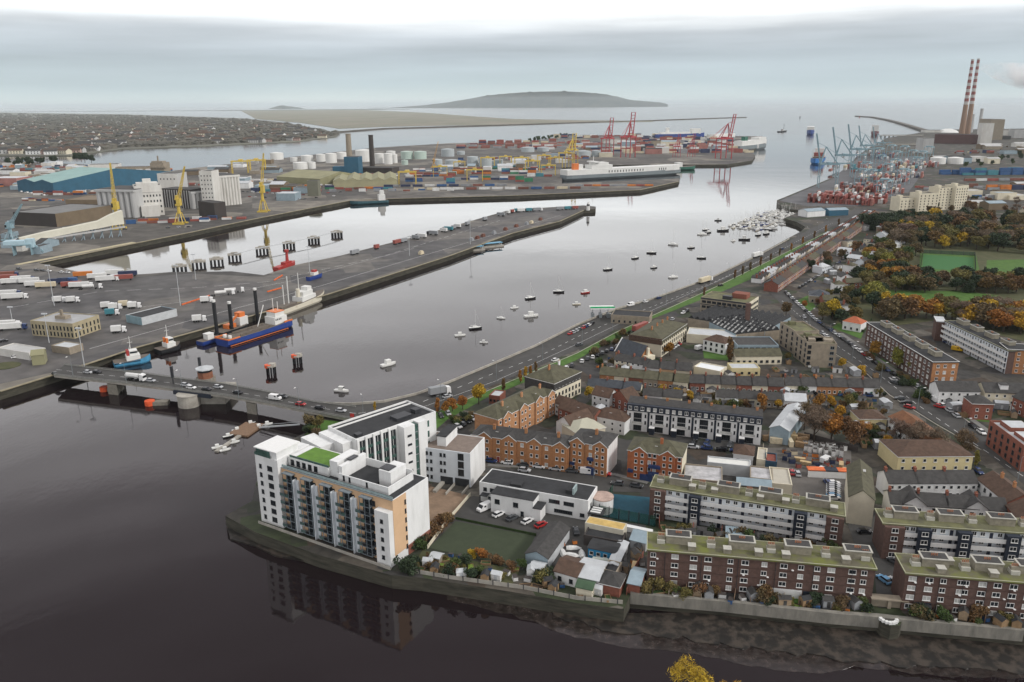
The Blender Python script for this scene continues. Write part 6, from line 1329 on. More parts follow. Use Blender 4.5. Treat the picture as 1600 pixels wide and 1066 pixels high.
for x, y, c, v_, w_ in [(638,637,'black',0,'on the road behind the dark roofed white block'),(699,621,'silver',0,'on the riverside road near the tall golden tree'),(25,559,'white',0,'left one of two by the roundabout'),(46,560,'white',0,'right one of two by the roundabout'),(6,534,'black',0,'at the far left by the felt roofed sheds'),
    (868,564,'white',0,'on the riverside road beside the cream block'),(905,540,'dark grey',0,'on the riverside road left of the toll plaza'),(1126,447,'black',0,'on the riverside road beyond the office block'),(1222,390,'dark blue',0,'on the far riverside road by the marina'),(1398,599,'dark grey',0,'turning at the main road junction'),(1421,638,'red',0,'at the junction corner, bright round one'),
    (1468,637,'red',0,'parked by the small lawn on the main road'),(1395,594,'white',0,'driving up the main road'),(1350,833,'black',0,'behind the gap between the galleried flats'),(1237,740,'red',0,'in the car yard'),(1246,742,'silver',0,'beside the red one in the car yard'),(1398,880,'dark grey',0,'in the lane beside the right-hand brick flats'),
    (1381,908,'light blue',0,'parked nose up at the lookout'),(1395,911,'silver',0,'next to the light blue one at the lookout'),(1495,548,'yellow',1,'parked behind the dark brick flats'),(1283,740,'white',1,'in front of the orange stall in the yard'),(1290,722,'white',1,'behind the orange stall in the yard'),(900,832,'dark grey',0,'beside the long dark shed')]:
    P_ = G(x, y, 4.1); car(*P_, {1381: 1.9, 1395: 1.7, 1398: 2.0, 900: 1.6, 1237: 1.4, 1246: 1.4}.get(x, .7 if x < 1300 else -.75 if 1300 < x < 1500 and y < 650 else 0), c, '%s %s %s' % (c, 'van' if v_ else 'car', w_), None, bool(v_))
cars([(1238,478),(1270,511),(1308,539)], 5.6, 'along the left kerb of the upper main road', .35)
cars([(1228,458),(1276,502),(1313,528),(1352,556)], 5.3, 'along the right kerb of the upper main road', .97, side='far')
cars([(1358,562),(1390,582),(1407,592)], 5.6, 'along the right kerb by the brick flats', .9, side='far')
cars([(1440,612),(1490,648),(1550,689)], 5.6, 'along the right kerb before the red brick block', .85, side='far')
cars([(1548,694),(1600,728)], 5.8, 'in front of the red brick block', .8, side='far'); cars([(1405,624),(1425,636)], 5.0, 'at the junction corner', 1, turn=1.2, n=2)
cars([(1510,724),(1560,762)], 7.0, 'beside the yellow cream flats', .8)
cars([(768,722),(890,737),(960,744)], 5.6, 'parked facing the orange brick terrace', .85, side='left', n=12); cars([(790,733),(880,745),(935,752)], 6.5, 'on the school side of the terrace street', .5, side='left')
cars([(965,757),(1010,763)], 6, 'above the blue court', .9, side='left')
cars([(758,797),(772,800)], 3.2, 'with vans at the left of the school car park', 1, turn=1.2, side='left', vanp=.6, n=2); cars([(780,806),(845,822)], 4.6, 'in the lower row of the school car park', .85, turn=1.25, side='left'); cars([(845,822),(862,826)], 4, 'by the corner of the dark shed', .8, turn=1.2, side='left')
cars([(700,676),(740,655)], 3.0, 'parked behind the white block', .9, turn=1.3); cars([(868,583),(885,576),(960,545),(990,531)], 4.2, 'parked along the verge service road', .85, turn=.5); cars([(995,528),(1040,506),(1085,480)], 5.5, 'on the far part of the verge service road', .6)
cars([(1048,545),(1062,537)], 3.0, 'beside the bright round orange tree', 1, turn=1.2); cars([(1085,548),(1110,542),(1122,548)], 3.6, 'in the car park before the arched house', .8)
cars([(1292,756),(1310,756)], 2.6, 'in the tight row in the car yard', 1, turn=1.57, n=1)
for i in range(8): P_ = G(1302, 757+i*3.3, 4.1); car(P_[0], P_[1], 0, R.choice(['silver', 'white', 'light blue', 'silver']), 'pale car in the tight stack in the car yard, %s from the top' % nth(i), 'pale cars in the car yard')
cars([(1085,693),(1145,697)], 4.2, 'in front of the townhouses', .7, turn=1.3, side='left'); cars([(905,655),(872,668)], 6, 'in the court behind the brick terraces', .8); cars([(1150,706),(1080,700)], 5, 'below the townhouses', .5)
cars([(925,507),(905,516),(890,523)], 3.4, 'queuing at the toll plaza', .8, turn=.1); cars([(960,484),(1020,470),(1090,446)], 14, 'driving away past the toll plaza', .5, moving=True)
cars([(700,648),(640,665)], 3.2, 'parked below the verge', .7, turn=1.2); cars([(1480,536),(1540,560)], 4.5, 'between the two blocks of flats', .8, turn=.9); cars([(1070,612),(1220,617)], 7.5, 'on the cottage street', .6, side='left'); cars([(1240,615),(1370,620)], 7.5, 'on the right part of the cottage street', .5, side='left')
cars([(1250,450),(1340,392),(1385,355)], 6.5, 'in front of the long verge terrace', .8); cars([(1440,610),(1425,600)], 5, 'near the corner cottage block', 1)
cars([(30,300),(70,306),(95,302)], 7, 'left of the far brown shed', .8)
cars([(110,296),(180,300),(230,345)], 8, 'between the blue warehouse and the silos', .6)
cars([(380,300),(470,305),(540,300)], 9, 'beyond the lone grey tower', .7)
cars([(390,308),(470,312),(530,306)], 9, 'on the quay beyond the dock', .6)
cars([(60,345),(110,362),(300,355)], 10, 'under the conveyor', .4)
cars([(20,420),(120,428)], 6, 'at the dock corner', .6)
cars([(1440,300),(1520,306),(1600,304)], 9, 'behind the stepped flats', .7)
# lorries
def lorry(X, Y, a, cabc, boxc, lab, group=None, tank=False, z=4.12, L=12.5, nocab=False, s=1.0):
    o = ob('lorry', None, None, (X, Y, z), a, lab, 'lorry', group, sc_=s); cm = mat('lorry paint '+cabc, CCOL.get(cabc, (.5,.5,.5)), .4, .05, 1); bm_ = mat('trailer '+boxc, CC.get(boxc, (.5,.5,.5)), .55, .08, .4)
    if tank:
        k = ('tank', boxc); me = LR.get(k) or MB().loft([[(x, 1.2*math.cos(t*.785), 2.3+1.1*math.sin(t*.785)) for t in range(8)] for x in (-L/2, L/2)]).mesh('tank', bm_); LR[k] = me; part('tank', me, o)
    else:
        k = ('box', boxc, L); me = LR.get(k) or MB().box(-L/2,-1.25,1.15,L/2,1.25,4.0).mesh('trailer', bm_); LR[k] = me; part('trailer', me, o)
    if not nocab:
        k = ('cab', cabc); me = LR.get(k) or MB().loft([[(0,-1.2,.5),(0,1.2,.5),(0,1.2,3.4),(0,-1.2,3.4)],[(2,-1.2,.5),(2,1.2,.5),(1.8,1.15,3.1),(1.8,-1.15,3.1)]]).box(1.85,-1.05,1.7,2.0,1.05,2.7,1).mesh('cab', [cm, cglass]); LR[k] = me; part('cab', me, o, (L/2+.6, 0, 0))
    k = ('w',); me = LR.get(k) or MB().bar((0,-1.2,.5),(0,1.2,.5),.5,0,n=10).mesh('wheel', tyre); LR[k] = me
    for x in (-L/2+1, -L/2+2.3, L/2-1.5, L/2+1.6)[:3 if nocab else 4]: part('wheel', me, o, (x, 0, 0))
    return o
LR = {}
P_ = G(1000,517,4.1); lorry(P_[0], P_[1], .85, 'white', 'red', 'white cabbed lorry with red container leaving the toll plaza'); P_ = G(683,618,4.1); lorry(P_[0], P_[1], .5, 'white', 'grey', 'white cabbed flatbed lorry on the road bend by the water', L=7)
P_ = G(209,594,6.3); lorry(P_[0], P_[1], -.3, 'white', 'white', 'white tanker lorry crossing the bridge behind the two tugs', tank=True, z=6.25, L=7)
P_ = G(1101,442,4.1); lorry(P_[0], P_[1], .8, 'white', 'cream', 'cream trailer lorry on the far riverside road, nearer one'); P_ = G(1182,402,4.1); lorry(P_[0], P_[1], .8, 'white', 'white', 'white trailer lorry on the far riverside road, farther one')
tl = [(8,433,'rust red'),(12,438,'red'),(18,444,'white'),(33,440,'white'),(46,443,'white'),(55,448,'white'),(72,450,'cream'),(92,444,'navy'),(106,443,'blue'),(112,449,'red'),(124,450,'white'),(138,452,'white'),(130,433,'orange'),(152,436,'white'),(165,440,'white'),(180,430,'white'),(200,432,'navy'),(193,438,'red'),(10,463,'white'),(20,468,'white'),(5,512,'white'),(15,516,'white')]
for i, (x, y, c) in enumerate(tl): P_ = G(x, y, 4.1); lorry(P_[0], P_[1], .25+R.uniform(-.05,.05), pick('white','white','dark blue'), c, '%s trailer lorry parked on the left quay, %s from the left' % (c, nth(sorted(q[0] for q in tl).index(x))), 'trailer lorries on the left quay', tank=(c == 'white' and i in (11,)), nocab=R.random() < .6)
for i, (x, y, c) in enumerate([(165,482,'white'),(177,484,'white'),(193,480,'cream'),(207,482,'white'),(90,473,'white'),(111,473,'white'),(320,473,'white'),(182,520,'white'),(172,493,'teal'),(308,503,'white')]): P_ = G(x, y, 4.1); lorry(P_[0], P_[1], .3, 'white', c, 'short %s lorry near the customs building, %s from the left' % (c, nth([90,111,165,172,177,182,193,207,308,320].index(x))), 'short lorries near the customs building', L=5)
for i, (x, y) in enumerate([(345,462),(360,458)]): P_ = G(x, y, 4.1); lorry(P_[0], P_[1], .35, 'white', 'white', '%s white tanker lorry on the quay behind the dredger' % ('nearer','farther')[i], tank=True)
# bits along the edges of the long pier
q2 = [G(x, y, 4.1) for x, y in [(535,400),(662,369),(800,331),(905,326)]]; k = 0; names = ['red', 'grey', 'white', 'rust red', 'teal', 'white']
for x, y, a in along(q2, 9.5):
    if R.random() > .5: continue
    c = R.choice(['grey','white','grey','brown','red','grey','teal']); o = lorry(x+math.sin(a)*5, y-math.cos(a)*5, a+R.choice((0,1.57)), pick('white','black','dark grey'), c, '%s yard lorry parked along the back of the pier, %s from the near end' % (c, nth(k)), 'yard lorries along the back of the pier', L=R.choice((5,7,9)), nocab=R.random() < .5); k += 1
q2 = [G(x, y, 4.1) for x, y in [(640,405),(720,385),(780,366),(830,352),(870,340)]]; k = 0
for x, y, a in along(q2, 11):
    if R.random() > .5: continue
    c = R.choice(['grey', 'brown', 'rust red', 'grey', 'cream']); o = ob('machinery_crate', MB().box(-2.2,-1.4,.2,2.2,1.4,2.0).box(-1.2,-1,2,1.6,1,2.8).box(-2.4,-1.6,0,2.4,1.6,.2).mesh('machinery_crate', mat('container '+c, CC[c])), None, (x-math.sin(a)*6, y+math.cos(a)*R.uniform(2,14), 4.08), a, '%s machinery crate on the middle of the pier, %s from the near end' % (c, nth(k)), 'crate', 'machinery crates on the pier'); k += 1
bar_m = MB().box(-2,-.25,0,2,.25,.8).box(-2,-.3,0,-1.6,.3,.2).box(1.6,-.3,0,2,.3,.2).mesh('barrier', mat('barrier orange', (.65,.13,.03), .6))
k = 0
for ln in ([(288,476),(330,462)], [(430,438),(440,432)], [(436,452),(414,458)]):
    for x, y, a in along([G(*p) for p in ln], 4.3): ob('barrier', bar_m, None, (x, y, 4.08), a, 'orange road barrier on the quay, %s in the broken line by the tankers' % nth(k), 'barrier', 'orange barriers on the quay'); k += 1
# ============================================================ lamps
lp = MB().bar((0,0,0),(0,0,9),.10,0,.06,6).bar((0,0,9),(1.6,0,9.3),.05).mesh('pole', gtrim); lh = MB().box(1.3,-.15,9.2,2.2,.15,9.4).mesh('lamp_head', trim)
def lamps(line, step, where, z=4.1, s=1.0, turn=0):
    for i, (x, y, a) in enumerate(along([G(px, py, z) for px, py in line], step, 3)):
        o = ob('street_lamp', None, None, (x, y, z), a+math.pi/2+turn, 'slender street lamp %s, %s from the near end' % (where, nth(i)), 'street lamp', 'street lamps '+where, sc_=s); part('pole', lp, o); part('lamp_head', lh, o)
lamps([(556,655),(640,642),(690,628),(760,602),(900,545),(960,515),(1012,490),(1120,441),(1200,402),(1300,353)], 34, 'beside the riverside road'); lamps([(106,586),(272,607),(490,642)], 30, 'on the bridge', 6.2, turn=math.pi)
lamps([(1262,505),(1355,583),(1460,660),(1590,755)], 32, 'on the left kerb of the main road'); lamps([(780,726),(945,750),(1000,760)], 30, 'in the terrace street', s=.9)
for i, (x, y, ytop) in enumerate([(85,478,415),(282,478,415),(306,437,398),(735,382,345),(955,0,0),(484,425,386),(640,400,370),(77,536,490),(132,573,512),(20,505,480)]):
    if y:
        d_ = math.hypot(G(x, y)[1], CH)/FPX; h = (y-ytop)*d_; o = ob('mast_light', None, None, (*G(x, y), 4), 0, 'tall floodlight mast on the left quays, %s from the left' % nth([20,77,85,132,282,306,484,640,735].index(x)), 'floodlight mast', 'floodlight masts on the left quays')
        part('pole', MB().bar((0,0,0),(0,0,h),.22,0,.12,6).mesh('pole', metal_l), o); part('lamp_head', MB().box(-1.4,-.4,h,1.4,.4,h+.6).mesh('lamp_head', metal_l), o)
# ============================================================ ships and boats
def hull(L, W, H_, mats_, bow=.25, z0=-.6, rake=.06, sheer=.25, deck=True):
    m = MB(); rs = []
    for t in [0, .04, .2, .45, .7, .82, .92, 1.0]:
        w_ = W/2*(.86 if t == 0 else .97 if t < .1 else 1 if t < 1-bow else max(.03, max(0, math.cos((t-(1-bow))/bow*math.pi/2))**.8)); zt = H_*(1+sheer*max(0, t-.6)/.4)
        x = -L/2+L*t; xl = x-(rake*L*max(0, t-.8)/.2); rs.append([(xl,-w_*.72,z0),(xl,w_*.72,z0),(x,w_,H_*.35),(x,w_,zt),(x,-w_,zt),(x,-w_,H_*.35)])
    n_ = 6; b0 = len(m.v)
    for r in rs: m.v += r
    for k in range(len(rs)-1):
        for i in range(n_): j = (i+1) % n_; m.f.append((b0+k*n_+i, b0+k*n_+j, b0+(k+1)*n_+j, b0+(k+1)*n_+i)); m.mi.append(1 if i == 3 else 0 if i in (1,2,4,5) else 0)
    m.f.append(tuple(b0+i for i in reversed(range(n_)))); m.mi.append(0); m.f.append(tuple(b0+7*n_+i for i in range(n_))); m.mi.append(0)
    return m.mesh('hull', mats_)
def ship(name, lab, stern, head, W, H_, hm_, dm, cat='ship', z=0, L=None, **k):
    bow = head; bw_ = k.pop('bow', .25)
    a, b = G(*stern, 0), G(*bow, 0); L = L or math.dist(a, b); o = ob(name, None, None, ((a[0]+b[0])/2, (a[1]+b[1])/2, 0), math.atan2(b[1]-a[1], b[0]-a[0]), lab, cat)
    part('hull', hull(L, W, H_, [hm_, dm], bow=bw_, **k), o); return o, L
hb = mat('ship blue', (.02,.05,.22), .4, .1, .2); hg = mat('ship grey', (.17,.20,.21), .5, .1, .05); hw = mat('ship white', (.66,.66,.63), .5, .08, .1); hr = mat('ship red', (.34,.035,.03), .5, .15, .2); hk = mat('ship black', (.015,.016,.018), .5, .2, .2); deckm = mat('ship deck', (.13,.11,.09), .85, .3, .5); orr = mat('ship orange', (.62,.17,.04), .5, .1, .3); hgn = mat('ship green', (.03,.13,.09), .6, .2, .1); hcr = mat('ship cream', (.60,.56,.45), .6, scale=.3, c2=(.40,.30,.20), thr=(.55,.8))
def sp(o, name, m, mats_): return part(name, m.mesh(name, mats_), o)
o, L = ship('cargo_ship', 'long white and grey vehicle carrier moored beyond the narrow pier', (880,282), (1063,272), 24, 8.5, hg, hg, bow=.16)
sp(o, 'upper_hull', MB().prism([(-L/2+1,-11.9),(L*.40,-11.9),(L*.47,-6),(L*.485,0),(L*.47,6),(L*.40,11.9),(-L/2+1,11.9)], 8.4, 17), [hw]); sp(o, 'superstructure', MB().box(-L*.30,-11,17,-L*.13,11,23).box(-L*.27,-10,23,-L*.16,10,27).box(-L*.28,-13,27,-L*.24,13,29).box(-L*.41,-7,17,-L*.36,0,25), [hw]); sp(o, 'funnel', MB().box(-L*.44,-9,17,-L*.40,-2,27), [orr]); sp(o, 'mast', MB().bar((-L*.26,0,29),(-L*.26,0,38),.5), [hw])
wm_ = MB().box(-.9,-.1,0,.9,0,3.6).mesh('side_opening', [dtrim])
for x in [-L*.16+i*5.8 for i in range(13)]+[L*.27+i*4.6 for i in range(4)]: part('side_opening', wm_, o, (x, -11.91, 10.2))
o, L = ship('dredger', 'blue barge with orange deck rim and tall black legs moored at the quay', (347,541), (456,507), 11, 3.6, hb, deckm, bow=.12, sheer=.3)
sp(o, 'rim', MB().box(-L/2,-5.5,3.6,-L*.34,-5.1,4.3).box(-L/2,5.1,3.6,-L*.34,5.5,4.3).box(-L/2,-5.1,3.6,-L/2+.4,5.1,4.3).box(L*.3,-5.2,4.1,L*.42,-4.8,5).box(L*.3,4.8,4.1,L*.42,5.2,5), [orr]); sp(o, 'stripe', MB().box(-L*.48,-5.58,.3,L*.34,-5.5,.7), [orr])
sp(o, 'superstructure', MB().box(L*.18,-4,3.7,L*.36,4,8).box(L*.2,-3.4,8,L*.33,3.4,10.6).box(L*.2,-3.6,10.6,L*.34,3.6,10.9,1), [hw, orr])
for i in range(4): sp(o, 'window', MB().box(L*.19+i*1.2,-4.06,6.2,L*.19+i*1.2+.7,-4.0,7.2), [glass])
sp(o, 'hopper', MB().box(-L*.3,-3.6,3.7,L*.14,-3.2,4.8).box(-L*.3,3.2,3.7,L*.14,3.6,4.8), [deckm]); sp(o, 'mast', MB().bar((L*.26,1,10.9),(L*.26,1,18),.2).bar((L*.29,-1,10.9),(L*.29,-1,16),.2).bar((L*.05,3,3.7),(L*.16,3,15),.25), [hw]); sp(o, 'winch', MB().cyl(-L*.42,-2,3.6,5,1,n=10).cyl(-L*.42,2,3.6,5,1,n=10), [hw])
for i, (x, y, t_, lb) in enumerate([(340,528,467,'left'),(363,520,470,'middle'),(403,503,449,'right')]):
    d_ = math.hypot(G(x, y, 0)[1], CH)/FPX; h = (y-t_)*d_; o = ob('spud_leg', None, None, (*G(x, y, 0), 0), 0, 'tall black steel pile rising above the blue barge, the %s one of three' % lb, 'pile'); part('pile', MB().cyl(0,0,-3,h-1.2,1.0,n=12).mesh('pile', hk), o); part('cap', MB().cyl(0,0,h-1.2,h,1.05,n=12).mesh('cap', hw), o)
o, L = ship('work_boat', 'small dark blue workboat with white wheelhouse left of the blue barge', (312,540), (342,531), 6, 2.2, hb, deckm); sp(o, 'wheelhouse', MB().box(-2,-1.8,2.2,2,1.8,5).box(-2.2,-2,5,2.2,2,5.3), [hw]); 
o, L = ship('pontoon', 'low black pontoon carrying an orange excavator behind the blue barge', (338,525), (385,510), 10, 2.2, hk, deckm); sp(o, 'excavator', MB().box(-4,-2,2.2,2,2,4.5).bar((0,0,4.5),(6,0,9),.6).bar((6,0,9),(10,0,3),.5), [orr]); sp(o, 'superstructure', MB().box(4,-3,2.2,10,3,7).box(5,-2,7,9,2,9.5,1), [hw, orr])
o, L = ship('cargo_ship', 'rusty cream old ship with white bridge moored behind the barge', (424,497), (507,466), 10, 4.0, hcr, deckm, sheer=.5); sp(o, 'superstructure', MB().box(-L*.02,-3.8,4,L*.24,3.8,7).box(L*.02,-3.2,7,L*.2,3.2,9.8).box(L*.12,-2.4,9.8,L*.2,2.4,12), [hw]); sp(o, 'mast', MB().bar((L*.02,0,9),(L*.02,0,22),.25).bar((-L*.18,0,4),(-L*.18,0,22),.35).bar((-L*.24,1,4),(-L*.24,1,17),.3), [hw]); sp(o, 'funnel', MB().cyl(L*.0,0,7,12,1.3,n=10), [hcr]); sp(o, 'hatch', MB().box(-L*.38,-3,4,-L*.1,3,5), [deckm])
for lab, st_, bo_, hm2, ex in [('white and pale blue tug moored beside the bridge', (178,573), (236,564), mat('tug blue', (.06,.25,.42), .5), 'silver'), ('white topped black tug moored between the bridge tug and the barge', (246,553), (282,544), hk, 'black')]:
    o, L = ship('tug', lab, st_, bo_, 7.5, 2.4, hm2, deckm, 'tug', bow=.35, sheer=.6); sp(o, 'deckhouse', MB().box(-L*.15,-2.6,2.4,L*.22,2.6,4.8).box(-L*.05,-2.0,4.8,L*.16,2.0,7.2), [hw]); sp(o, 'wheelhouse_window', MB().box(L*.161,-1.8,5.8,L*.165,1.8,6.8).box(-L*.04,-2.05,5.8,L*.15,-2.01,6.7), [glass])
    sp(o, 'mast', MB().bar((0,0,7.2),(0,0,14),.15).bar((-1.2,0,11),(1.2,0,11),.1).bar((-L*.1,0,4.8),(0,0,10),.12), [hw]); sp(o, 'funnel', MB().box(-L*.13,-1.8,4.8,-L*.06,-.8,7.4).box(-L*.13,.8,4.8,-L*.06,1.8,7.4), [orr if hm2 is hk else hr]); sp(o, 'fender', MB().bar((-L*.48,-3.7,2.1),(L*.2,-3.8,2.2),.25), [hk])
o, L = ship('lightship', 'dark red lightship with a lattice lantern tower behind the long pier', (431,424), (461,414), 6, 3, hr, hr); sp(o, 'lantern_tower', MB().cyl(3,0,3,12,1.4,1,8).cyl(3,0,12,14,1.7,1.7,8), [hr]); sp(o, 'deckhouse', MB().box(-3,-2,3,6,2,5), [hr])
o, L = ship('work_boat', 'red and white pilot boat resting on the quay behind the cream ship', (482,448), (504,441), 4, 2.4, hb, deckm, 'boat'); o.location.z = 4.6; sp(o, 'wheelhouse', MB().box(-3,-1.6,2.4,2,1.6,4.6).box(-2,-1.4,4.6,1,1.4,6,1), [hw, hr])
o, L = ship('cargo_ship', 'dark blue green small ship lying in the inner dock', (606,317), (547,320), 12, 4, mat('dark sea green', (.03,.09,.11), .6), deckm); sp(o, 'superstructure', MB().box(-L*.42,-4,4,-L*.25,4,11).box(-L*.40,-3,11,-L*.30,3,16), [hw])
o, L = ship('cargo_ship', 'green hulled ship at the end of the far jetty', (1052,266), (1086,265), 16, 6, hgn, deckm); sp(o, 'superstructure', MB().box(-L*.4,-6,6,-L*.15,6,14), [hw])
o, L = ship('ferry', 'big white ferry moored at the right end of the far port', (1150,237), (1196,232), 24, 14, hg, hw, bow=.2); sp(o, 'superstructure', MB().box(-L*.45,-11,14,L*.38,11,26).box(L*.1,-11,26,L*.36,11,32).box(-L*.3,-5,26,-L*.2,5,36,1), [hw, hgn])
o, L = ship('ferry', 'long dark hulled ferry at the back of the far port', (1023,217), (1100,216), 26, 16, hb, hw, bow=.2); sp(o, 'superstructure', MB().box(-L*.4,-11,16,L*.2,11,22).box(L*.22,-11,16,L*.4,11,34).box(-L*.28,-4,22,-L*.22,4,38), [hw])
o, L = ship('ferry', 'white ferry with grey hull between the two dark ferries of the far port', (1108,222), (1148,220), 24, 12, hg, hw, bow=.2); sp(o, 'superstructure', MB().box(-L*.4,-10,12,L*.4,10,24), [hw])
o, L = ship('container_ship', 'blue hulled container ship beside the right-hand terminal quay', (1288,247), (1264,264), 24, 10, mat('ship bright blue', (.03,.16,.42), .5), deckm, bow=.3, L=110); sp(o, 'superstructure', MB().box(-48,-10,10,-36,10,28), [hw]); sp(o, 'cargo', MB().box(-32,-10,10,-10,10,20,0).box(-8,-10,10,10,10,13,1), [MATS['container red'], deckm]); sp(o, 'derrick', MB().bar((0,-9,10),(0,-9,28),.6).bar((20,-9,12),(20,-9,28),.6).bar((34,-6,14),(34,-6,30),.6), [hw])
o, L = ship('ferry', 'dark ferry seen head on in the open channel', (1266,205), (1266,217), 28, 16, hb, deckm, bow=.3, L=130); sp(o, 'superstructure', MB().box(-60,-13,16,30,13,30), [hw])
o, L = ship('tanker', 'dark red tanker moored at the power station jetties', (1364,206), (1370,219), 26, 14, mat('tanker plum', (.14,.05,.06), .6), deckm, bow=.3, L=120); sp(o, 'superstructure', MB().box(-55,-12,14,-38,12,36), [hw]); sp(o, 'mast', MB().bar((20,0,14),(20,0,40),1), [hw])
o, L = ship('work_boat', 'small grey vessel far out left of the dark ferry', (1216,207), (1229,206), 12, 5, hk, deckm); sp(o, 'superstructure', MB().box(-8,-4,5,4,4,12), [silo_g]); sp(o, 'mast', MB().bar((12,0,5),(12,0,34),.8), [hk])
for nm2, lab, x, y, m2, hh in [('lighthouse','small red lighthouse at the tip of the curved breakwater',1343,183,hr,16),('channel_marker','dark channel beacon alone in the open water',1250,184,hk,20),('lighthouse','white and black banded beacon on the tip of the long pier',919,326,hw,10)]:
    b_ = G(x, y, 6); o = ob(nm2, None, None, (*b_, 4 if x < 1000 else 0), 0, lab, 'lighthouse' if nm2 == 'lighthouse' else 'beacon'); r_ = 4 if x > 1000 else 2; part('tower', MB().cyl(0,0,0,hh*.5,r_,r_*.85,12,0).cyl(0,0,hh*.5,hh*.7,r_*.85,r_*.8,12,1).cyl(0,0,hh*.7,hh*.85,r_*.8,r_*.7,12,0).mesh('tower', [m2, hk]), o); part('lantern', MB().cyl(0,0,hh*.85,hh,r_*.5,r_*.3,10).mesh('lantern', m2), o)
# jetties near the power station
for i, (x0, x1, y) in enumerate([(1376,1442,212),(1385,1440,226)]):
    a, b = G(x0, y, 6), G(x1, y, 6); o = ob('jetty', None, None, (*a, 0), math.atan2(b[1]-a[1], b[0]-a[0]), '%s of two long piled jetties left of the power station' % ('farther', 'nearer')[i], 'jetty'); L = math.dist(a, b); part('deck', MB().box(0,-6,5,L,6,7).box(0,-5,9,L,-4,10).mesh('deck', conc), o); m = MB()
    for u in range(0, int(L), 14): m.box(u,-5,-2,u+2.5,5,5)
    part('piling', m.mesh('piling', pierm), o)
# dolphins in the dock
dm_ = MB(); dk = MB().box(-4,-2.6,3.4,4,2.6,4.6).box(-2,-1,4.6,2,1,5.8).mesh('platform', conc)
for x in (-3.2, -1.1, 1.1, 3.2):
    for y in (-2, 2): dm_.cyl(x, y, -3, 3.4, .62, n=8)
dm_ = dm_.mesh('piling', hk); dp = [(280,415),(310,408),(338,404),(366,397),(409,387),(451,379),(490,371),(526,362)]
for i, (x, y) in enumerate(dp):
    P_ = G(x, y, 4); o = ob('mooring_dolphin', None, None, (*P_, 0), .35, 'concrete topped mooring platform on black piles, %s from the left in the dock' % nth(i), 'mooring platform', 'mooring platforms in the dock', sc_=(1.35,1.3,.95)); part('platform', dk, o); part('piling', dm_, o)
m = MB(); pw = [G(x, y, 5) for x, y in dp]
for p, q in zip(pw[3:], pw[4:]): m.bar((*p, 5), (*q, 5), .35)
ob('walkway', m.mesh('walkway', metal_l), None, label='thin steel walkway linking the farther mooring platforms in the dock', cat='walkway')
for i, (x, y) in enumerate([(424,583),(465,567)]):
    P_ = G(x, y, 0); o = ob('fender_dolphin', None, None, (*P_, 0), 0, 'orange topped cluster of black piles in the river, the %s one' % ('left nearer', 'right farther')[i], 'pile cluster'); m = MB()
    for k in range(10): m.cyl(2.0*math.cos(k*.628), 2.0*math.sin(k*.628), -2, 3.4, .42, n=6)
    part('piling', m.mesh('piling', hk), o); part('platform', MB().cyl(0,0,3.4,4.1,2.7,n=10,mi=1).cyl(-1.2,-.9,3.0,4.5,1.5,n=10,mi=0).box(-1,-1.2,4.1,2,1.8,4.7,1).mesh('platform', [mat('fender orange', (.68,.10,.03), .6), conc]), o)
for i, (x, y) in enumerate([(176,610),(247,632)]):
    P_ = G(x, y, 0); o = ob('pontoon', None, None, (*P_, 0), .1, 'red fronted floating bridge fender, the %s one in front of the bridge' % ('left', 'right')[i], 'pontoon'); part('float', MB().box(-4,-1.6,-.3,4.5,1.6,1.6).mesh('float', pierm), o); part('bumper', MB().cyl(-3.2,-.2,-.2,2.0,2.1,n=12).mesh('bumper', MATS['fender orange']), o)
for i, (x, y) in enumerate([(738,392),(768,386)]): P_ = G(x, y, 0); o = ob('landing_pontoon', None, None, (*P_, 0), .5, 'blue roofed landing pontoon under the long pier, the %s one' % ('left','right')[i], 'pontoon'); part('deck', MB().box(-11,-3,-.2,11,3,1.4).mesh('deck', conc), o); part('roof', MB().box(-10,-2.6,3.4,10,2.6,3.8).mesh('roof', mat('pontoon blue', (.12,.32,.46), .5)), o); part('post', MB().box(-9,-2,1.4,-8.6,-1.6,3.4).box(8.6,-2,1.4,9,-1.6,3.4).box(-9,1.6,1.4,-8.6,2,3.4).box(8.6,1.6,1.4,9,2,3.4).mesh('post', metal_l), o)
# small boats
hs = {c: hull(7.5, 2.5, 1.0, [m_, hw], bow=.5, z0=-.3) for c, m_ in (('white', hw), ('red', hr), ('blue', hb), ('dark', hk), ('cream', hcr))}
cab = MB().loft([[(-1.6,-.9,1),(-1.6,.9,1),(-1.4,.75,1.75),(-1.4,-.75,1.75)],[(1.6,-.8,1),(1.6,.8,1),(.9,.6,1.7),(.9,-.6,1.7)]]).mesh('cabin', hw); mst = MB().bar((0,0,1),(0,0,11),.07).bar((-2.8,0,2.2),(0,0,2.3),.12).bar((3.3,0,1.2),(0,0,10.6),.02).mesh('mast', hw); wh = MB().box(-1.4,-.95,1,1,.95,2.7).box(.99,-.85,1.7,1.06,.85,2.5,1).mesh('wheelhouse', [hw, glass])
def boat(x, y, c, sail, lab, group=None, a=None, s=1.0, w=None):
    P_ = w or G(x, y, 0); o = ob('sailing_boat' if sail else 'motor_boat', None, None, (*P_, 0), R.uniform(-.4,.7) if a is None else a, lab, 'boat', group, sc_=s); part('hull', hs[c], o)
    if sail: part('cabin', cab, o); part('mast', mst, o)
    else: part('wheelhouse', wh, o)
    return o
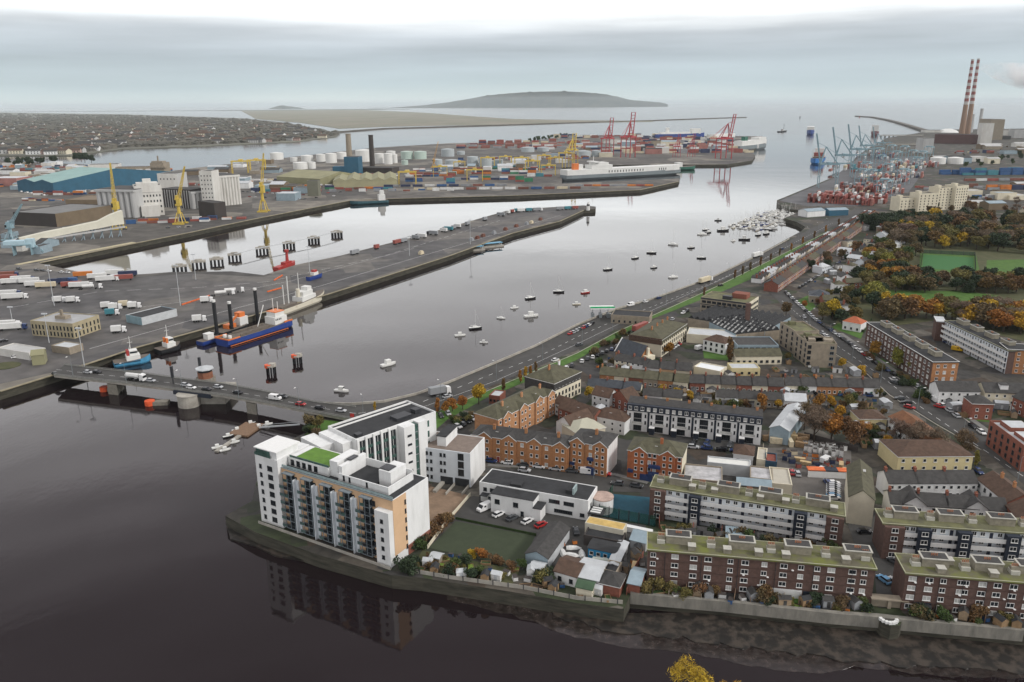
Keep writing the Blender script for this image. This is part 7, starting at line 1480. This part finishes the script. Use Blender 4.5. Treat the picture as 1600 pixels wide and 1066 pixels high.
bt = [(607,571,'white',0,1.1),(534,612,'white',0,.9),(719,525,'white',0,.8),(743,514,'dark',1,1),(756,536,'white',0,.6),(783,498,'white',1,.7),(804,482,'white',0,.7),(829,467,'dark',1,1),(830,495,'white',0,1.2),(873,457,'dark',1,1),(901,476,'cream',0,.7),(915,458,'red',0,.9),(950,422,'dark',1,1),(993,404,'dark',1,1),(1018,396,'dark',1,1.1),(1052,383,'white',1,1.2),
    (1052,434,'white',1,1),(1096,404,'dark',1,1),(1097,367,'white',1,1.2),(1103,360,'dark',1,1),(1107,364,'dark',0,1),(1080,388,'dark',0,.9),(1130,361,'dark',0,1.6),(1146,377,'white',0,.7),(1163,375,'dark',0,1.4),(1022,419,'dark',0,.8),(1185,368,'dark',0,1),(1198,366,'dark',0,1.2),(1122,345,'dark',0,1)]
bt.sort(key=lambda q: q[0])
for i, (x, y, c, s_, k_) in enumerate(bt): boat(x, y, c, s_, '%s %s moored in the open river, %s from the left' % (c, 'yacht with mast' if s_ else 'motor boat', nth(i)), 'boats moored in the river', s=k_)
for i, (x, y, c, s_) in enumerate([(340,700,'white',0),(352,704,'white',0),(366,692,'white',0),(371,673,'white',0),(357,683,'dark',0),(392,663,'dark',0),(418,664,'white',0),(405,668,'dark',0)]): boat(x, y, c, s_, '%s boat at the small marina pontoon by the bridge, number %s from the left' % (c, nth([340,352,357,366,371,392,405,418].index(x))), 'boats at the small pontoon', a=.55, s=.55)
a, b = G(338,707,0), G(395,668,0); woodm = mat('old timber', (.19,.12,.075), .9, .3, 1.5); o = ob('marina_pontoon', None, None, (*a, 0), math.atan2(b[1]-a[1], b[0]-a[0]), 'long timber pontoon with a wider deck and gangway, near the bridge end', 'pontoon'); L = math.dist(a, b); part('walkway', MB().box(0,-.8,0,L,.8,.6).mesh('walkway', conc), o); part('deck', MB().box(L*.62,-3.5,-.1,L+3,5,.7).mesh('deck', woodm), o)
g1, g2 = G(405,668,1), G(468,664,4); o = ob('gangway', MB().bar((*g1,1),(*g2,4.2),.35).bar((g1[0],g1[1],2),(g2[0],g2[1],5.2),.08).mesh('gangway', metal_l), None, label='thin pale gangway from the timber pontoon to the bank', cat='gangway')
q = random.Random(4); mr_ = []
mp = [(1140,352),(1142,356),(1180,360),(1205,362),(1222,352),(1243,332),(1232,328),(1215,328),(1185,334),(1160,345)]
while len(mr_) < 105:
    x = q.uniform(1138, 1248); y = q.uniform(325, 362)
    if inp(mp, x, y) and all(math.dist(G(x, y, 0), m_) > 5.2 for m_ in mr_): mr_.append(G(x, y, 0))
mr_.sort(key=lambda p: p[0]/p[1])
for i, p in enumerate(mr_):
    c = q.choice(['white', 'white', 'dark', 'blue', 'dark', 'cream']); s_ = q.random() < .75
    boat(0, 0, c, s_, '%s %s, %s from the left in the crowded marina' % (c, 'yacht' if s_ else 'motor boat', nth(i)), '%s boats of the crowded marina' % c, w=p, a=q.choice((.9, -.65))+q.uniform(-.1,.1), s=q.uniform(.8,1.15))
for i, (a, b) in enumerate([((1243,334),(1180,362)),((1228,330),(1150,354)),((1212,330),(1165,345))]): A_, B_ = G(*a, 0), G(*b, 0); o = ob('marina_pontoon', MB().bar((*A_,.3),(*B_,.3),.9).mesh('marina_pontoon', conc), None, label='floating walkway between the crowded marina boats, %s from the shore' % nth(i), cat='pontoon')
# ============================================================ small things of the near town
m_y = mat('faded yellow roof', (.52, .36, .12), .8, .2, .5); bl_ = mat('cabin blue', (.02, .22, .42), .6, .1, 1); tq = mat('tarp blue', (.02, .10, .35), .6)
B = simple('shed', 'long dark gabled shed with a grey end wall beside the bowling green', 'shed', (821,865), (856,873), 17, 3.4, [metal_b, metal_l, metal_b, metal_l], 'gy', slate, pitch=.45)
B = simple('cabin', 'big cream cabin with a faded yellow top beside the white school', 'cabin', (914,817), (974,829), 4, 4.4, mat('cream sheet', (.55,.52,.42), .7, .08, .5), 'flat', m_y, par=.06)
ob('garden_wall', MB().bar((*G(976,829,4),5),(*G(1019,838,4),5),1.1).mesh('garden_wall', white), None, label='thick white wall joining the cream cabin to the grey tent', cat='wall')
simple('shed', 'black low roofed shed directly below the cream cabin', 'shed', (912,838), (972,849), 5, 2.8, dbrown, 'flat', felt)
B = simple('cabin', 'bright blue cabin with a dark roof and four windows in the boat yard', 'cabin', (919,856), (962,865), 5, 3.0, bl_, 'gx', felt, pitch=.12); wins(B, 'f', even(B.L, 4), (1.1,), 1.1, 1.1, 'w')
simple('shed', 'long silver roofed shed pointing away from the river in the boat yard', 'shed', (950,881), (965,884), 12, 2.8, metal_l, 'gy', metal_l, pitch=.25); simple('shed', 'small flat black roofed store touching the silver shed', 'shed', (942,892), (963,897), 5, 2.8, grey_b, 'flat', felt)
simple('bungalow', 'white boat yard bungalow with a dark brown roof', 'bungalow', (866,892), (901,902), 8, 3.2, white, 'gx', tile_b, WD, pitch=.35); simple('shed', 'wide white roofed shed beside the brown roofed bungalow', 'shed', (898,900), (935,908), 9, 3.2, white, 'gx', metal_l, pitch=.25)
simple('hut', 'red brick hut with grey hipped roof near the wall corner', 'hut', (937,911), (968,918), 6, 3.0, red_b, 'hip', slate, pitch=.7); simple('hut', 'narrow red hut with a grey lean roof beside the brick flats', 'hut', (981,911), (1000,915), 7.5, 2.8, red_b, 'gx', metal_b, pitch=.3)
simple('hut', 'green roofed porch hut at the edge of the boat yard', 'hut', (900,917), (925,922), 4, 2.6, cream, 'gx', mat('green felt', (.05,.09,.05), .9), pitch=.3); simple('tent', 'grey gabled tent shelter left of the mossy brick flats', 'tent', (985,843), (1009,849), 6, 2.8, metal_l, 'gx', metal_b, pitch=.5)
simple('shed', 'little cream allotment shed below the dark gabled shed', 'shed', (829,886), (848,890), 3, 2.2, cream, 'gx', metal_l, pitch=.4); simple('shed', 'grey allotment shed next to the goal frame', 'shed', (672,870), (686,873), 2.5, 2.0, grey_b, 'gx', metal_l, pitch=.4)
P_ = G(938,883); o = ob('storage_tank', MB().loft([[(x, 1.0*math.cos(t*.524), 1.1+1.0*math.sin(t*.524)) for t in range(12)] for x in (-2.1, 2.1)]).box(-2.6,-1,0,-2.2,1,.6).box(2.2,-1,0,2.6,1,.6).mesh('storage_tank', mat('pale tank', (.34,.37,.33), .7)), None, (*P_, 4.05), -.25, 'pale cylindrical tank lying below the blue cabin', 'tank')
P_ = G(1000,853); ob('tarpaulin', MB().loft([[(-2,-1.5,0),(2,-1.5,0),(2,1.5,0),(-2,1.5,0)],[(-1.7,-1.2,1.2),(1.6,-1.2,1.4),(1.5,1.1,1.3),(-1.6,1.2,1.1)]]).mesh('tarpaulin', tq), None, (*P_, 4.05), .2, 'blue tarpaulin bundle under the grey tent', 'tarpaulin')
# clutter: crates, boats, beds
CLT = {}
def clutter(poly, n, kinds, where, seed, mind=2.2):
    q = random.Random(seed); xs = [p[0] for p in poly]; ys = [p[1] for p in poly]; done = []; t_ = 0
    while len(done) < n and t_ < 6000:
        t_ += 1; x = q.uniform(min(xs), max(xs)); y = q.uniform(min(ys), max(ys))
        if not inp(poly, x, y): continue
        P_ = G(x, y)
        if all(math.dist(P_, d[0]) > mind for d in done): done.append((P_, x, q.choice(kinds)))
    done.sort(key=lambda d: d[1]); cnt = {}
    for P_, x, kd in done:
        nm_, col_, sz = kd; c = cnt.get(kd[:2], 0); cnt[kd[:2]] = c+1
        k = kd
        if k not in CLT:
            cm = mat('paint '+col_, CC.get(col_) or {'wood': (.26,.17,.09), 'soil': (.05,.032,.02), 'green hedge': (.03,.06,.015), 'pale wood': (.45,.33,.18), 'tan': (.30,.22,.14), 'lime': (.18,.28,.04)}[col_], .8, .2, 1.2); a, b_, h = sz; m = MB()
            if nm_ in ('garden_shed', 'greenhouse'): m.box(-a/2,-b_/2,0,a/2,b_/2,h); m._idx([(-a/2-.1,-b_/2-.1,h),(a/2+.1,-b_/2-.1,h),(a/2+.1,0,h+.7),(-a/2-.1,0,h+.7),(a/2+.1,b_/2+.1,h),(-a/2-.1,b_/2+.1,h)], [(0,1,2,3),(3,2,4,5)], 1); m._idx([(a/2,-b_/2,h),(a/2,b_/2,h),(a/2,0,h+.62),(-a/2,-b_/2,h),(-a/2,b_/2,h),(-a/2,0,h+.62)], [(0,1,2),(4,3,5)], 0); m.box(-.4,-b_/2-.03,.1,.4,-b_/2,1.8,1); CLT[k] = m.mesh(nm_, [cm, pick(slate, metal_l, felt)])
            elif nm_ == 'raised_bed': m.box(-a/2,-b_/2,0,a/2,b_/2,h*.6,1); m.box(-a/2-.08,-b_/2-.08,0,a/2+.08,-b_/2,h,0); m.box(-a/2-.08,b_/2,0,a/2+.08,b_/2+.08,h,0); m.box(-a/2-.08,-b_/2,0,-a/2,b_/2,h,0); m.box(a/2,-b_/2,0,a/2+.08,b_/2,h,0); CLT[k] = m.mesh(nm_, [mat('paint wood', (.26,.17,.09), .8, .2, 1.2), cm])
            elif nm_ == 'plank_stack':
                for i in range(4): m.box(-a/2,-b_/2,i*h/4+.08,a/2,b_/2,(i+1)*h/4,0); m.box(-a/2+.3,-b_/2-.02,i*h/4,-a/2+.5,b_/2,i*h/4+.08,1); m.box(a/2-.5,-b_/2-.02,i*h/4,a/2-.3,b_/2,i*h/4+.08,1)
                CLT[k] = m.mesh(nm_, [cm, dbrown])
            elif nm_ == 'upturned_boat': CLT[k] = MB().loft([[(x,-w_,0),(x,w_,0),(x,w_*.5,.6*w_+.1),(x,-w_*.5,.6*w_+.1)] for x, w_ in ((-2,.7),(-1,.9),(.8,.8),(2.2,.08))]).mesh(nm_, [cm])
            else: m.box(-a/2,-b_/2,.1,a/2,b_/2,h); m.box(-a/2-.05,-b_/2-.05,0,a/2+.05,b_/2+.05,.12); m.box(-a/2-.04,-b_/2-.04,h,a/2+.04,b_/2+.04,h+.08,1); CLT[k] = m.mesh(nm_, [cm, dbrown])
        ob(nm_, CLT[k], None, (*P_, 4.10), q.uniform(-.5,.3)+q.choice((0, 1.57)), '%s %s, %s from the left %s' % (col_, nm_.replace('_', ' '), nth(c), where), nm_.replace('_', ' '), '%s %ss %s' % (col_, nm_.replace('_', ' '), where))
GS = [('garden_shed','wood',(2.4,2,2)), ('garden_shed','grey',(2.6,2.2,2)), ('garden_shed','tan',(3,2,2.1)), ('crate','blue',(1.6,1.1,1)), ('crate','white',(1.8,1.2,1.0)), ('crate','orange',(1.2,1,1))]
clutter([(665,872),(700,868),(815,892),(870,912),(965,935),(940,940),(800,915),(650,892)], 34, [('raised_bed','soil',(3,1.4,.4)),('raised_bed','lime',(3,1.4,.4)),('raised_bed','green hedge',(2.5,1.2,.6)),('garden_shed','wood',(2.4,2,2)),('crate','white',(1.8,1.2,1.0)),('greenhouse','white',(2.6,2,1.9)),('crate','blue',(1.2,.8,.9))], 'in the allotments', 31, 2.4)
clutter([(880,842),(915,850),(912,870),(940,888),(905,880),(875,880)], 8, [('upturned_boat','white',(1,1,1)),('crate','orange',(1.2,1,1)),('upturned_boat','grey',(1,1,1))], 'in the boat yard lane', 32, 2.4)
clutter([(965,880),(1000,860),(1010,880),(985,905),(965,900)], 9, GS+[('plank_stack','pale wood',(3.5,1.2,1.2))], 'between the boat yard and flats', 33, 2.2)
clutter([(1015,921),(1360,950),(1360,960),(1000,930)], 22, GS+[('raised_bed','green hedge',(3,1.6,.5)),('raised_bed','lime',(3,2,.2))], 'behind the left brick flats gardens', 34, 2.6)
clutter([(1420,955),(1600,968),(1600,982),(1415,966)], 11, GS+[('raised_bed','green hedge',(3,1.6,.5))], 'behind the right brick flats gardens', 35, 2.6)
clutter([(1030,828),(1130,838),(1310,858),(1310,866),(1180,850),(1020,838)], 26, [('raised_bed','green hedge',(3,1.4,1.0)),('garden_shed','tan',(2.4,2,2)),('raised_bed','soil',(2.6,1.6,.5)),('garden_shed','grey',(2.6,2.2,2))], 'behind the left brick flats', 36, 2.6)
clutter([(1200,676),(1256,684),(1254,700),(1200,694)], 14, [('plank_stack','pale wood',(4.2,1.4,2.6)),('plank_stack','wood',(4.2,1.4,2.0)),('plank_stack','cream',(4.2,1.4,2.2))], 'at the grey warehouse front', 37, 3.0)
clutter([(1256,696),(1320,704),(1318,716),(1256,706)], 26, [('crate','white',(1.2,1.2,2.2)),('crate','white',(1.3,1.1,1.8))], 'in the row of white bagged goods', 38, 1.5)
clutter([(1225,706),(1262,712),(1330,722),(1340,745),(1255,735),(1225,722)], 26, [('crate','orange',(2,1.2,1.2)),('plank_stack','pale wood',(3.6,1.4,1.3)),('crate','red',(1.6,1.2,1.4)),('crate','cream',(2.2,1.6,1.2)),('crate','navy',(2,1.5,1.6))], 'scattered in the builders yard', 39, 3.0)
for wh_, sd, n_, poly in [('behind the townhouse terrace',41,34,[(985,606),(1200,618),(1200,640),(1000,628)]),('in the back yards right of the townhouses',42,34,[(1200,612),(1385,618),(1385,645),(1300,650),(1200,640)]),('in the yards behind the church',43,26,[(940,560),(1080,575),(1180,588),(1180,598),(930,580)]),('beside the low cream building',44,20,[(1215,560),(1380,590),(1380,600),(1200,596)]),
    ('behind the white terraces',45,18,[(1390,762),(1540,764),(1560,780),(1390,776)]),('beside the diagonal flats',46,18,[(1340,660),(1390,665),(1400,700),(1350,705)]),('in the yards beyond the chapel',47,24,[(1260,440),(1330,400),(1400,380),(1330,450)]),('by the corner cottages',48,18,[(1460,625),(1600,628),(1600,655),(1510,655)]),('behind the diagonal brick terrace',49,14,[(880,640),(980,625),(975,645),(900,665)])]:
    clutter(poly, n_, GS+[('raised_bed','green hedge',(4,2,1.2)),('garden_shed','white',(4,3,2.4)),('garden_shed','grey',(5,3.4,2.6)),('raised_bed','green hedge',(5,1.4,1.6))], wh_, sd, 3.2)
# garden walls and fences
def fence(pts, h, th, m, lab, name='garden_wall', post=None, z=4.0, cat=None):
    P2 = [G(x, y, z) for x, y in pts]; mb = MB()
    for p, q in zip(P2, P2[1:]):
        d = Vector((q[0]-p[0], q[1]-p[1])).normalized(); nn = Vector((-d.y, d.x))*th/2
        mb.loft([[(p[0]-nn.x,p[1]-nn.y,z),(p[0]+nn.x,p[1]+nn.y,z),(p[0]+nn.x,p[1]+nn.y,z+h),(p[0]-nn.x,p[1]-nn.y,z+h)],[(q[0]-nn.x,q[1]-nn.y,z),(q[0]+nn.x,q[1]+nn.y,z),(q[0]+nn.x,q[1]+nn.y,z+h),(q[0]-nn.x,q[1]-nn.y,z+h)]], 0)
    if post:
        for x, y, a in along(P2, post): mb.box(x-.12, y-.12, z, x+.12, y+.12, z+h+.25, 1)
    return ob(name, mb.mesh(name, [m, dtrim]), None, label=lab, cat=cat or name.replace('_', ' '))
gm = bpy.data.materials.new('court mesh'); gm.use_nodes = True; MATS['court mesh'] = gm; b = gm.node_tree.nodes['Principled BSDF']; b.inputs['Base Color'].default_value = (.01,.075,.045,1); b.inputs['Alpha'].default_value = .42
fence([(936,807),(1024,824)], 3.6, .06, gm, 'tall green mesh fence on the near side of the blue court', 'mesh_fence', 3.0, cat='fence'); fence([(936,806),(957,773)], 3.6, .06, gm, 'tall green mesh fence on the left side of the blue court', 'mesh_fence', 3.0, cat='fence'); fence([(1024,822),(1022,782)], 3.6, .06, gm, 'tall green mesh fence between the blue court and galleried flats', 'mesh_fence', 3.0, cat='fence')
fence([(634,893),(705,905),(820,921),(900,937),(973,944)], 1.1, .12, conc, 'low pale wall and rail along the river edge of the allotments', 'river_wall', 4.0, cat='wall'); fence([(979,930),(985,905),(1005,870)], 1.8, .15, red_b, 'brick wall between the boat yard and the flats', cat='wall')
fence([(735,775),(700,815),(668,858)], 1.2, .15, cream, 'pale wall between the brown courtyard and school car park', cat='wall'); fence([(712,812),(838,838)], .9, .12, mat('hedge green', (.025,.045,.012), .95, .4, 1), 'clipped dark hedge along the top of the bowling green', 'hedge', cat='hedge')
for i in range(14): x = 1022+i*25.5; fence([(x,912+i*2.15),(x-3,932+i*2.0)], 1.5, .12, pick(dbrown, MATS['old timber'], grey_b), 'wooden garden fence behind the left brick flats, %s from the left' % nth(i), 'garden_fence', cat='fence')
for i in range(7): x = 1432+i*27; fence([(x,950+i*2.3),(x-2,966+i*2.1)], 1.5, .12, pick(dbrown, MATS['old timber']), 'wooden garden fence behind the right brick flats, %s from the left' % nth(i), 'garden_fence', cat='fence')
for i, (a, b_) in enumerate([((1030,806),(1030,826)),((1085,812),(1082,834)),((1130,818),(1126,840)),((1180,826),(1176,848)),((1240,835),(1236,857)),((1290,842),(1286,866))]): fence([a, b_], 1.7, .2, red_b, 'red brick yard wall between the two rows of flats, %s from the left' % nth(i), cat='wall')
fence([(1340,707),(1256,684)], 2.2, .2, dbrown, 'dark back wall of the builders yard', cat='wall'); fence([(1192,700),(1195,780)], 1.8, .2, grey_b, 'pale wall on the left of the builders yard', cat='wall')
fence([(1325,512),(1350,520),(1362,500)], 1.4, .3, MATS['hedge green'], 'hedge below the orange roofed house', 'hedge', cat='hedge')
fence([(1438,422),(1442,396),(1523,400),(1524,425)], 3, .05, gm, 'green mesh fence round the sports pitch', 'mesh_fence', 8, cat='fence')
# timber piling in front of the embankment
m = MB(); pa, pb2 = G(892,947,2), G(972,957,2)
for x, y, a in along([pa, pb2], 1.1): m.cyl(x, y, -1, 2.4, .18, n=6)
m.bar((*pa, 2.5), (*pb2, 2.5), .3); ob('timber_piling', m.mesh('timber_piling', MATS['old timber']), None, label='row of old dark timber piles along the foot of the river wall', cat='piling')
# lookout with curved bench
P_ = G(1391,972,4.2); m = MB()
for i in range(7): a = math.pi*(1.05+.13*i); m.box(P_[0]+1.9*math.cos(a)-.35, P_[1]+1.9*math.sin(a)+1.2-.35, 4.1, P_[0]+1.9*math.cos(a)+.35, P_[1]+1.9*math.sin(a)+1.2+.35, 4.75)
ob('curved_bench', m.mesh('curved_bench', trim), None, label='white curved bench on the semicircular river lookout', cat='bench')
P_ = G(1387,948); o = ob('shelter', MB().box(-4,-.4,0,4,.4,2.2).box(-4.3,-1.2,2.2,4.3,1.2,2.5).box(-.4,-1,0,.4,-.4,2.2).mesh('shelter', grey_b), None, (*P_, 4.1), -.15, 'low concrete shelter at the end of the lane above the lookout', 'shelter')
P_ = G(1011,925); o = ob('parasol', None, None, (*P_, 4.1), 0, 'closed red garden parasol beside the brick flats corner', 'parasol'); part('pole', MB().cyl(0,0,0,2.2,.05,n=6).mesh('pole', dtrim), o); part('canopy', MB().cyl(0,0,1.0,2.3,.75,.12,8).mesh('canopy', hr), o)
P_ = G(551,662); o = ob('banner_sign', None, None, (*P_, 4.05), .1, 'tall red banner sign on the grass beside the bridge end', 'sign'); part('post', MB().box(-.9,-.06,0,-.75,.06,4.2).box(.75,-.06,0,.9,.06,4.2).mesh('post', dtrim), o); part('panel', MB().box(-.75,-.05,.6,.75,.05,4.1).mesh('panel', hr), o)
P_ = G(1150,850); o = ob('walkway_roof', MB().box(-3,-5,2.4,3,5,2.6).box(-2.8,-4.8,0,-2.6,-4.6,2.4).box(2.6,-4.8,0,2.8,-4.6,2.4).box(-2.8,4.6,0,-2.6,4.8,2.4).box(2.6,4.6,0,2.8,4.8,2.4).mesh('walkway_roof', metal_b), None, (*P_, 4), -.25, 'blue grey canopy roof between the galleried and brick flats', 'canopy')
# stall in the builders yard
P_ = G(1297,745); o = ob('market_stall', None, None, (*P_, 4.1), -.12, 'long orange and navy roofed stall in the builders yard', 'stall'); part('roof', MB().box(-7.5,-1.4,2.4,-2,1.4,2.7,0).box(-2,-1.4,2.4,2,1.4,2.7,1).box(2,-1.4,2.4,7.5,1.4,2.7,0).mesh('roof', [mat('stall orange', (.62,.14,.04), .6), navy]), o); part('counter', MB().box(-7.4,-1.3,0,7.4,-1.0,2.2).mesh('counter', trim), o)
# road markings, kerbs
def marks(line, step, ln, wd, z, off=0, name='road_marking'):
    mb = MB()
    for x, y, a in along([G(px, py, 4.1) for px, py in line], step): ca, sa = math.cos(a), math.sin(a); mb.face([(x+u*ca-v*sa, y+u*sa+v*ca, z) for u, v in ((0,off-wd/2),(ln,off-wd/2),(ln,off+wd/2),(0,off+wd/2))])
    ob(name, mb.mesh(name, trim), kind='structure')
marks([(560,646),(650,632),(700,612),(770,584),(840,558),(905,525),(965,499),(1012,482),(1118,440),(1200,401),(1300,349)], 7, 3, .22, 4.10)
marks([(560,651),(650,640),(700,622),(770,597),(840,566),(905,536),(965,507),(1012,488),(1120,440),(1200,402)], 4.2, 4.0, .14, 4.10); marks([(1222,470),(1290,528),(1372,584),(1430,630),(1500,678),(1600,745)], 6, 3, .18, 4.10)
strip('kerb', pl((640,660),(692,640),(762,611),(832,582),(902,552),(962,520),(1014,496),(1122,447),(1202,408),(1302,358)), .35, 4.0, 4.2, conc); strip('kerb', pl((1312,527),(1390,583),(1432,608),(1500,650),(1600,722)), .35, 4.0, 4.2, conc); strip('kerb', pl((1287,542),(1355,585),(1390,618),(1462,663),(1532,703)), .35, 4.0, 4.2, conc)
strip('pavement', pl((1314,521),(1396,578),(1440,606),(1508,648),(1600,715)), 2.2, 4.0, 4.14, mat('paving slabs', (.17,.165,.155), .9, .15, .6)); strip('pavement', pl((762,727),(888,733),(962,742),(1012,755)), 1.8, 4.0, 4.14, MATS['paving slabs'])
strip('river_wall_top', pl((497,632),(550,633),(600,629),(651,617),(701,599),(836,542),(901,509),(962,484),(1013,470),(1092,442),(1113,434),(1188,398),(1233,374)), .5, 4.0, 5.0, conc); strip('quay_coping', pl((0,612),(78,588),(140,568),(215,543),(310,517),(510,461),(700,401),(800,365),(875,346),(912,329)), 1.2, 3.9, 4.35, mat('quay coping', (.25,.22,.15), .9, .25, .2)); strip('quay_coping', pl((62,411),(209,381),(300,363),(400,342),(545,314),(605,311),(800,306),(1000,297),(1060,284)), 2.2, 3.9, 4.4, MATS['quay coping'])
marks([(20,480),(160,455),(300,450),(420,440),(600,400),(780,345)], 14, 9, .3, 4.10); marks([(60,500),(300,470),(450,440),(640,390)], 9, 9, .25, 4.10); marks([(140,545),(300,500),(500,447),(700,388),(870,338)], 12, 12, .3, 4.10)
sheet('roundabout_grass', [(G(8,572)[0]+7*math.cos(t*.524), G(8,572)[1]+6*math.sin(t*.524)) for t in range(12)], 4.3, grass_d, t=.3)
# steam plume beyond the stacks
pm2 = bpy.data.materials.new('steam'); pm2.use_nodes = True; n = pm2.node_tree.nodes; l = pm2.node_tree.links; n.clear(); oo = n.new('ShaderNodeOutputMaterial'); pv = n.new('ShaderNodeVolumePrincipled'); pv.inputs['Color'].default_value = (1,1,1,1); tn = n.new('ShaderNodeTexNoise'); tn.inputs['Scale'].default_value = .011; tn.inputs['Detail'].default_value = 4
ge = n.new('ShaderNodeTexCoord'); l.new(ge.outputs['Object'], tn.inputs['Vector']); mr = n.new('ShaderNodeMapRange'); l.new(tn.outputs[0], mr.inputs[0]); mr.inputs[1].default_value = .42; mr.inputs[2].default_value = .68; mr.inputs[3].default_value = 0; mr.inputs[4].default_value = .035; l.new(mr.outputs[0], pv.inputs['Density']); l.new(pv.outputs[0], oo.inputs['Volume'])
cr_ = cf + (1590-800)/FPX*crt + (533-130)/FPX*cup; t_ = 3300/cr_.y; c_ = cr_*t_; m = MB(); rs = []
for i in range(9): t = i/8; r_ = 25+85*math.sin(t*math.pi*.9)**.7; rs.append([(-150+480*t, r_*.8*math.cos(a*.785), 60-110*t+t*t*40+r_*.5*math.sin(a*.785)) for a in range(8)])
m.loft(rs); ob('steam_plume', m.mesh('steam_plume', pm2), None, (c_.x, c_.y, CH+c_.z), 0, 'drifting white steam plume to the right of the twin chimneys', 'steam')
for wh_, sd, n_, poly in [('behind the townhouse terrace',61,22,[(985,606),(1200,618),(1200,645),(1000,630)]),('right of the townhouses',62,24,[(1200,612),(1385,618),(1385,650),(1240,650)]),('by the church',63,14,[(940,560),(1080,575),(1080,585),(930,580)]),('in the allotments',64,22,[(660,868),(812,890),(870,915),(800,915),(640,893)]),
    ('behind the left brick flats',65,24,[(1015,921),(1360,950),(1360,958),(1000,930)]),('between the two left flats',66,22,[(1025,828),(1310,858),(1310,866),(1020,838)]),('behind the right brick flats',67,10,[(1420,957),(1600,970),(1600,982),(1415,966)]),('along the courtyard edge',68,12,[(640,858),(700,812),(706,816),(650,866)]),
    ('by the white terraces',69,12,[(1390,762),(1540,764),(1560,780),(1390,776)]),('beside the dark brick flats',70,16,[(1350,560),(1450,635),(1462,628),(1360,555)]),('on the chapel slope',71,18,[(1262,470),(1330,450),(1345,490),(1312,505)]),('by the diagonal flats',72,16,[(1340,660),(1390,665),(1410,705),(1350,705)]),
    ('along the verge lane',73,12,[(905,560),(1010,505),(1014,509),(910,566)]),('before the diagonal terrace',74,10,[(700,660),(780,640),(778,648),(705,668)]),('below the power station',75,16,[(1450,240),(1600,228),(1600,240),(1460,250)]),('at the bank tip',76,6,[(480,670),(500,660),(505,680),(470,690)])]:
    bushes(poly, n_, wh_, sd)
for i, (nm_, p_) in enumerate([('lawn',((1362,566),(1378,560),(1456,622),(1462,634),(1450,636))),('lawn',((1498,640),(1545,646),(1546,660),(1505,656))),('lawn',((1345,668),(1388,672),(1392,690),(1350,688))),('lawn',((1098,545),(1140,550),(1138,564),(1100,560))),('lawn',((1245,470),(1262,462),(1275,480),(1262,490))),('lawn',((1205,925),(1260,930),(1258,945),(1205,940))),('lawn',((1290,936),(1320,939),(1318,952),(1290,949))),('lawn',((1310,505),(1350,518),(1345,530),(1300,512)))]):
    sheet(nm_, pl(*p_), 4.075+.004*i, grass)
strip('quay_apron', pl((26,414),(209,379)), 5, 3.9, 4.3, mat('pale quay', (.42,.37,.24), .9, .15, .2))
flush_trees()
hz = mat('dummy haze', (.5,.5,.5)); MATS.pop('dummy haze'); bpy.data.materials.remove(hz)
hm = bpy.data.materials.new('haze'); hm.use_nodes = True; n = hm.node_tree.nodes; l = hm.node_tree.links; n.clear()
oo = n.new('ShaderNodeOutputMaterial'); pv = n.new('ShaderNodeVolumePrincipled')
pv.inputs['Color'].default_value = (.86, .96, 1, 1); pv.inputs['Density'].default_value = 2.1e-5; pv.inputs['Anisotropy'].default_value = 0
l.new(pv.outputs[0], oo.inputs['Volume'])
ob('haze', MB().box(-95000, -450, -6, 95000, 161000, 330, 0).mesh('haze', hm), kind='stuff')
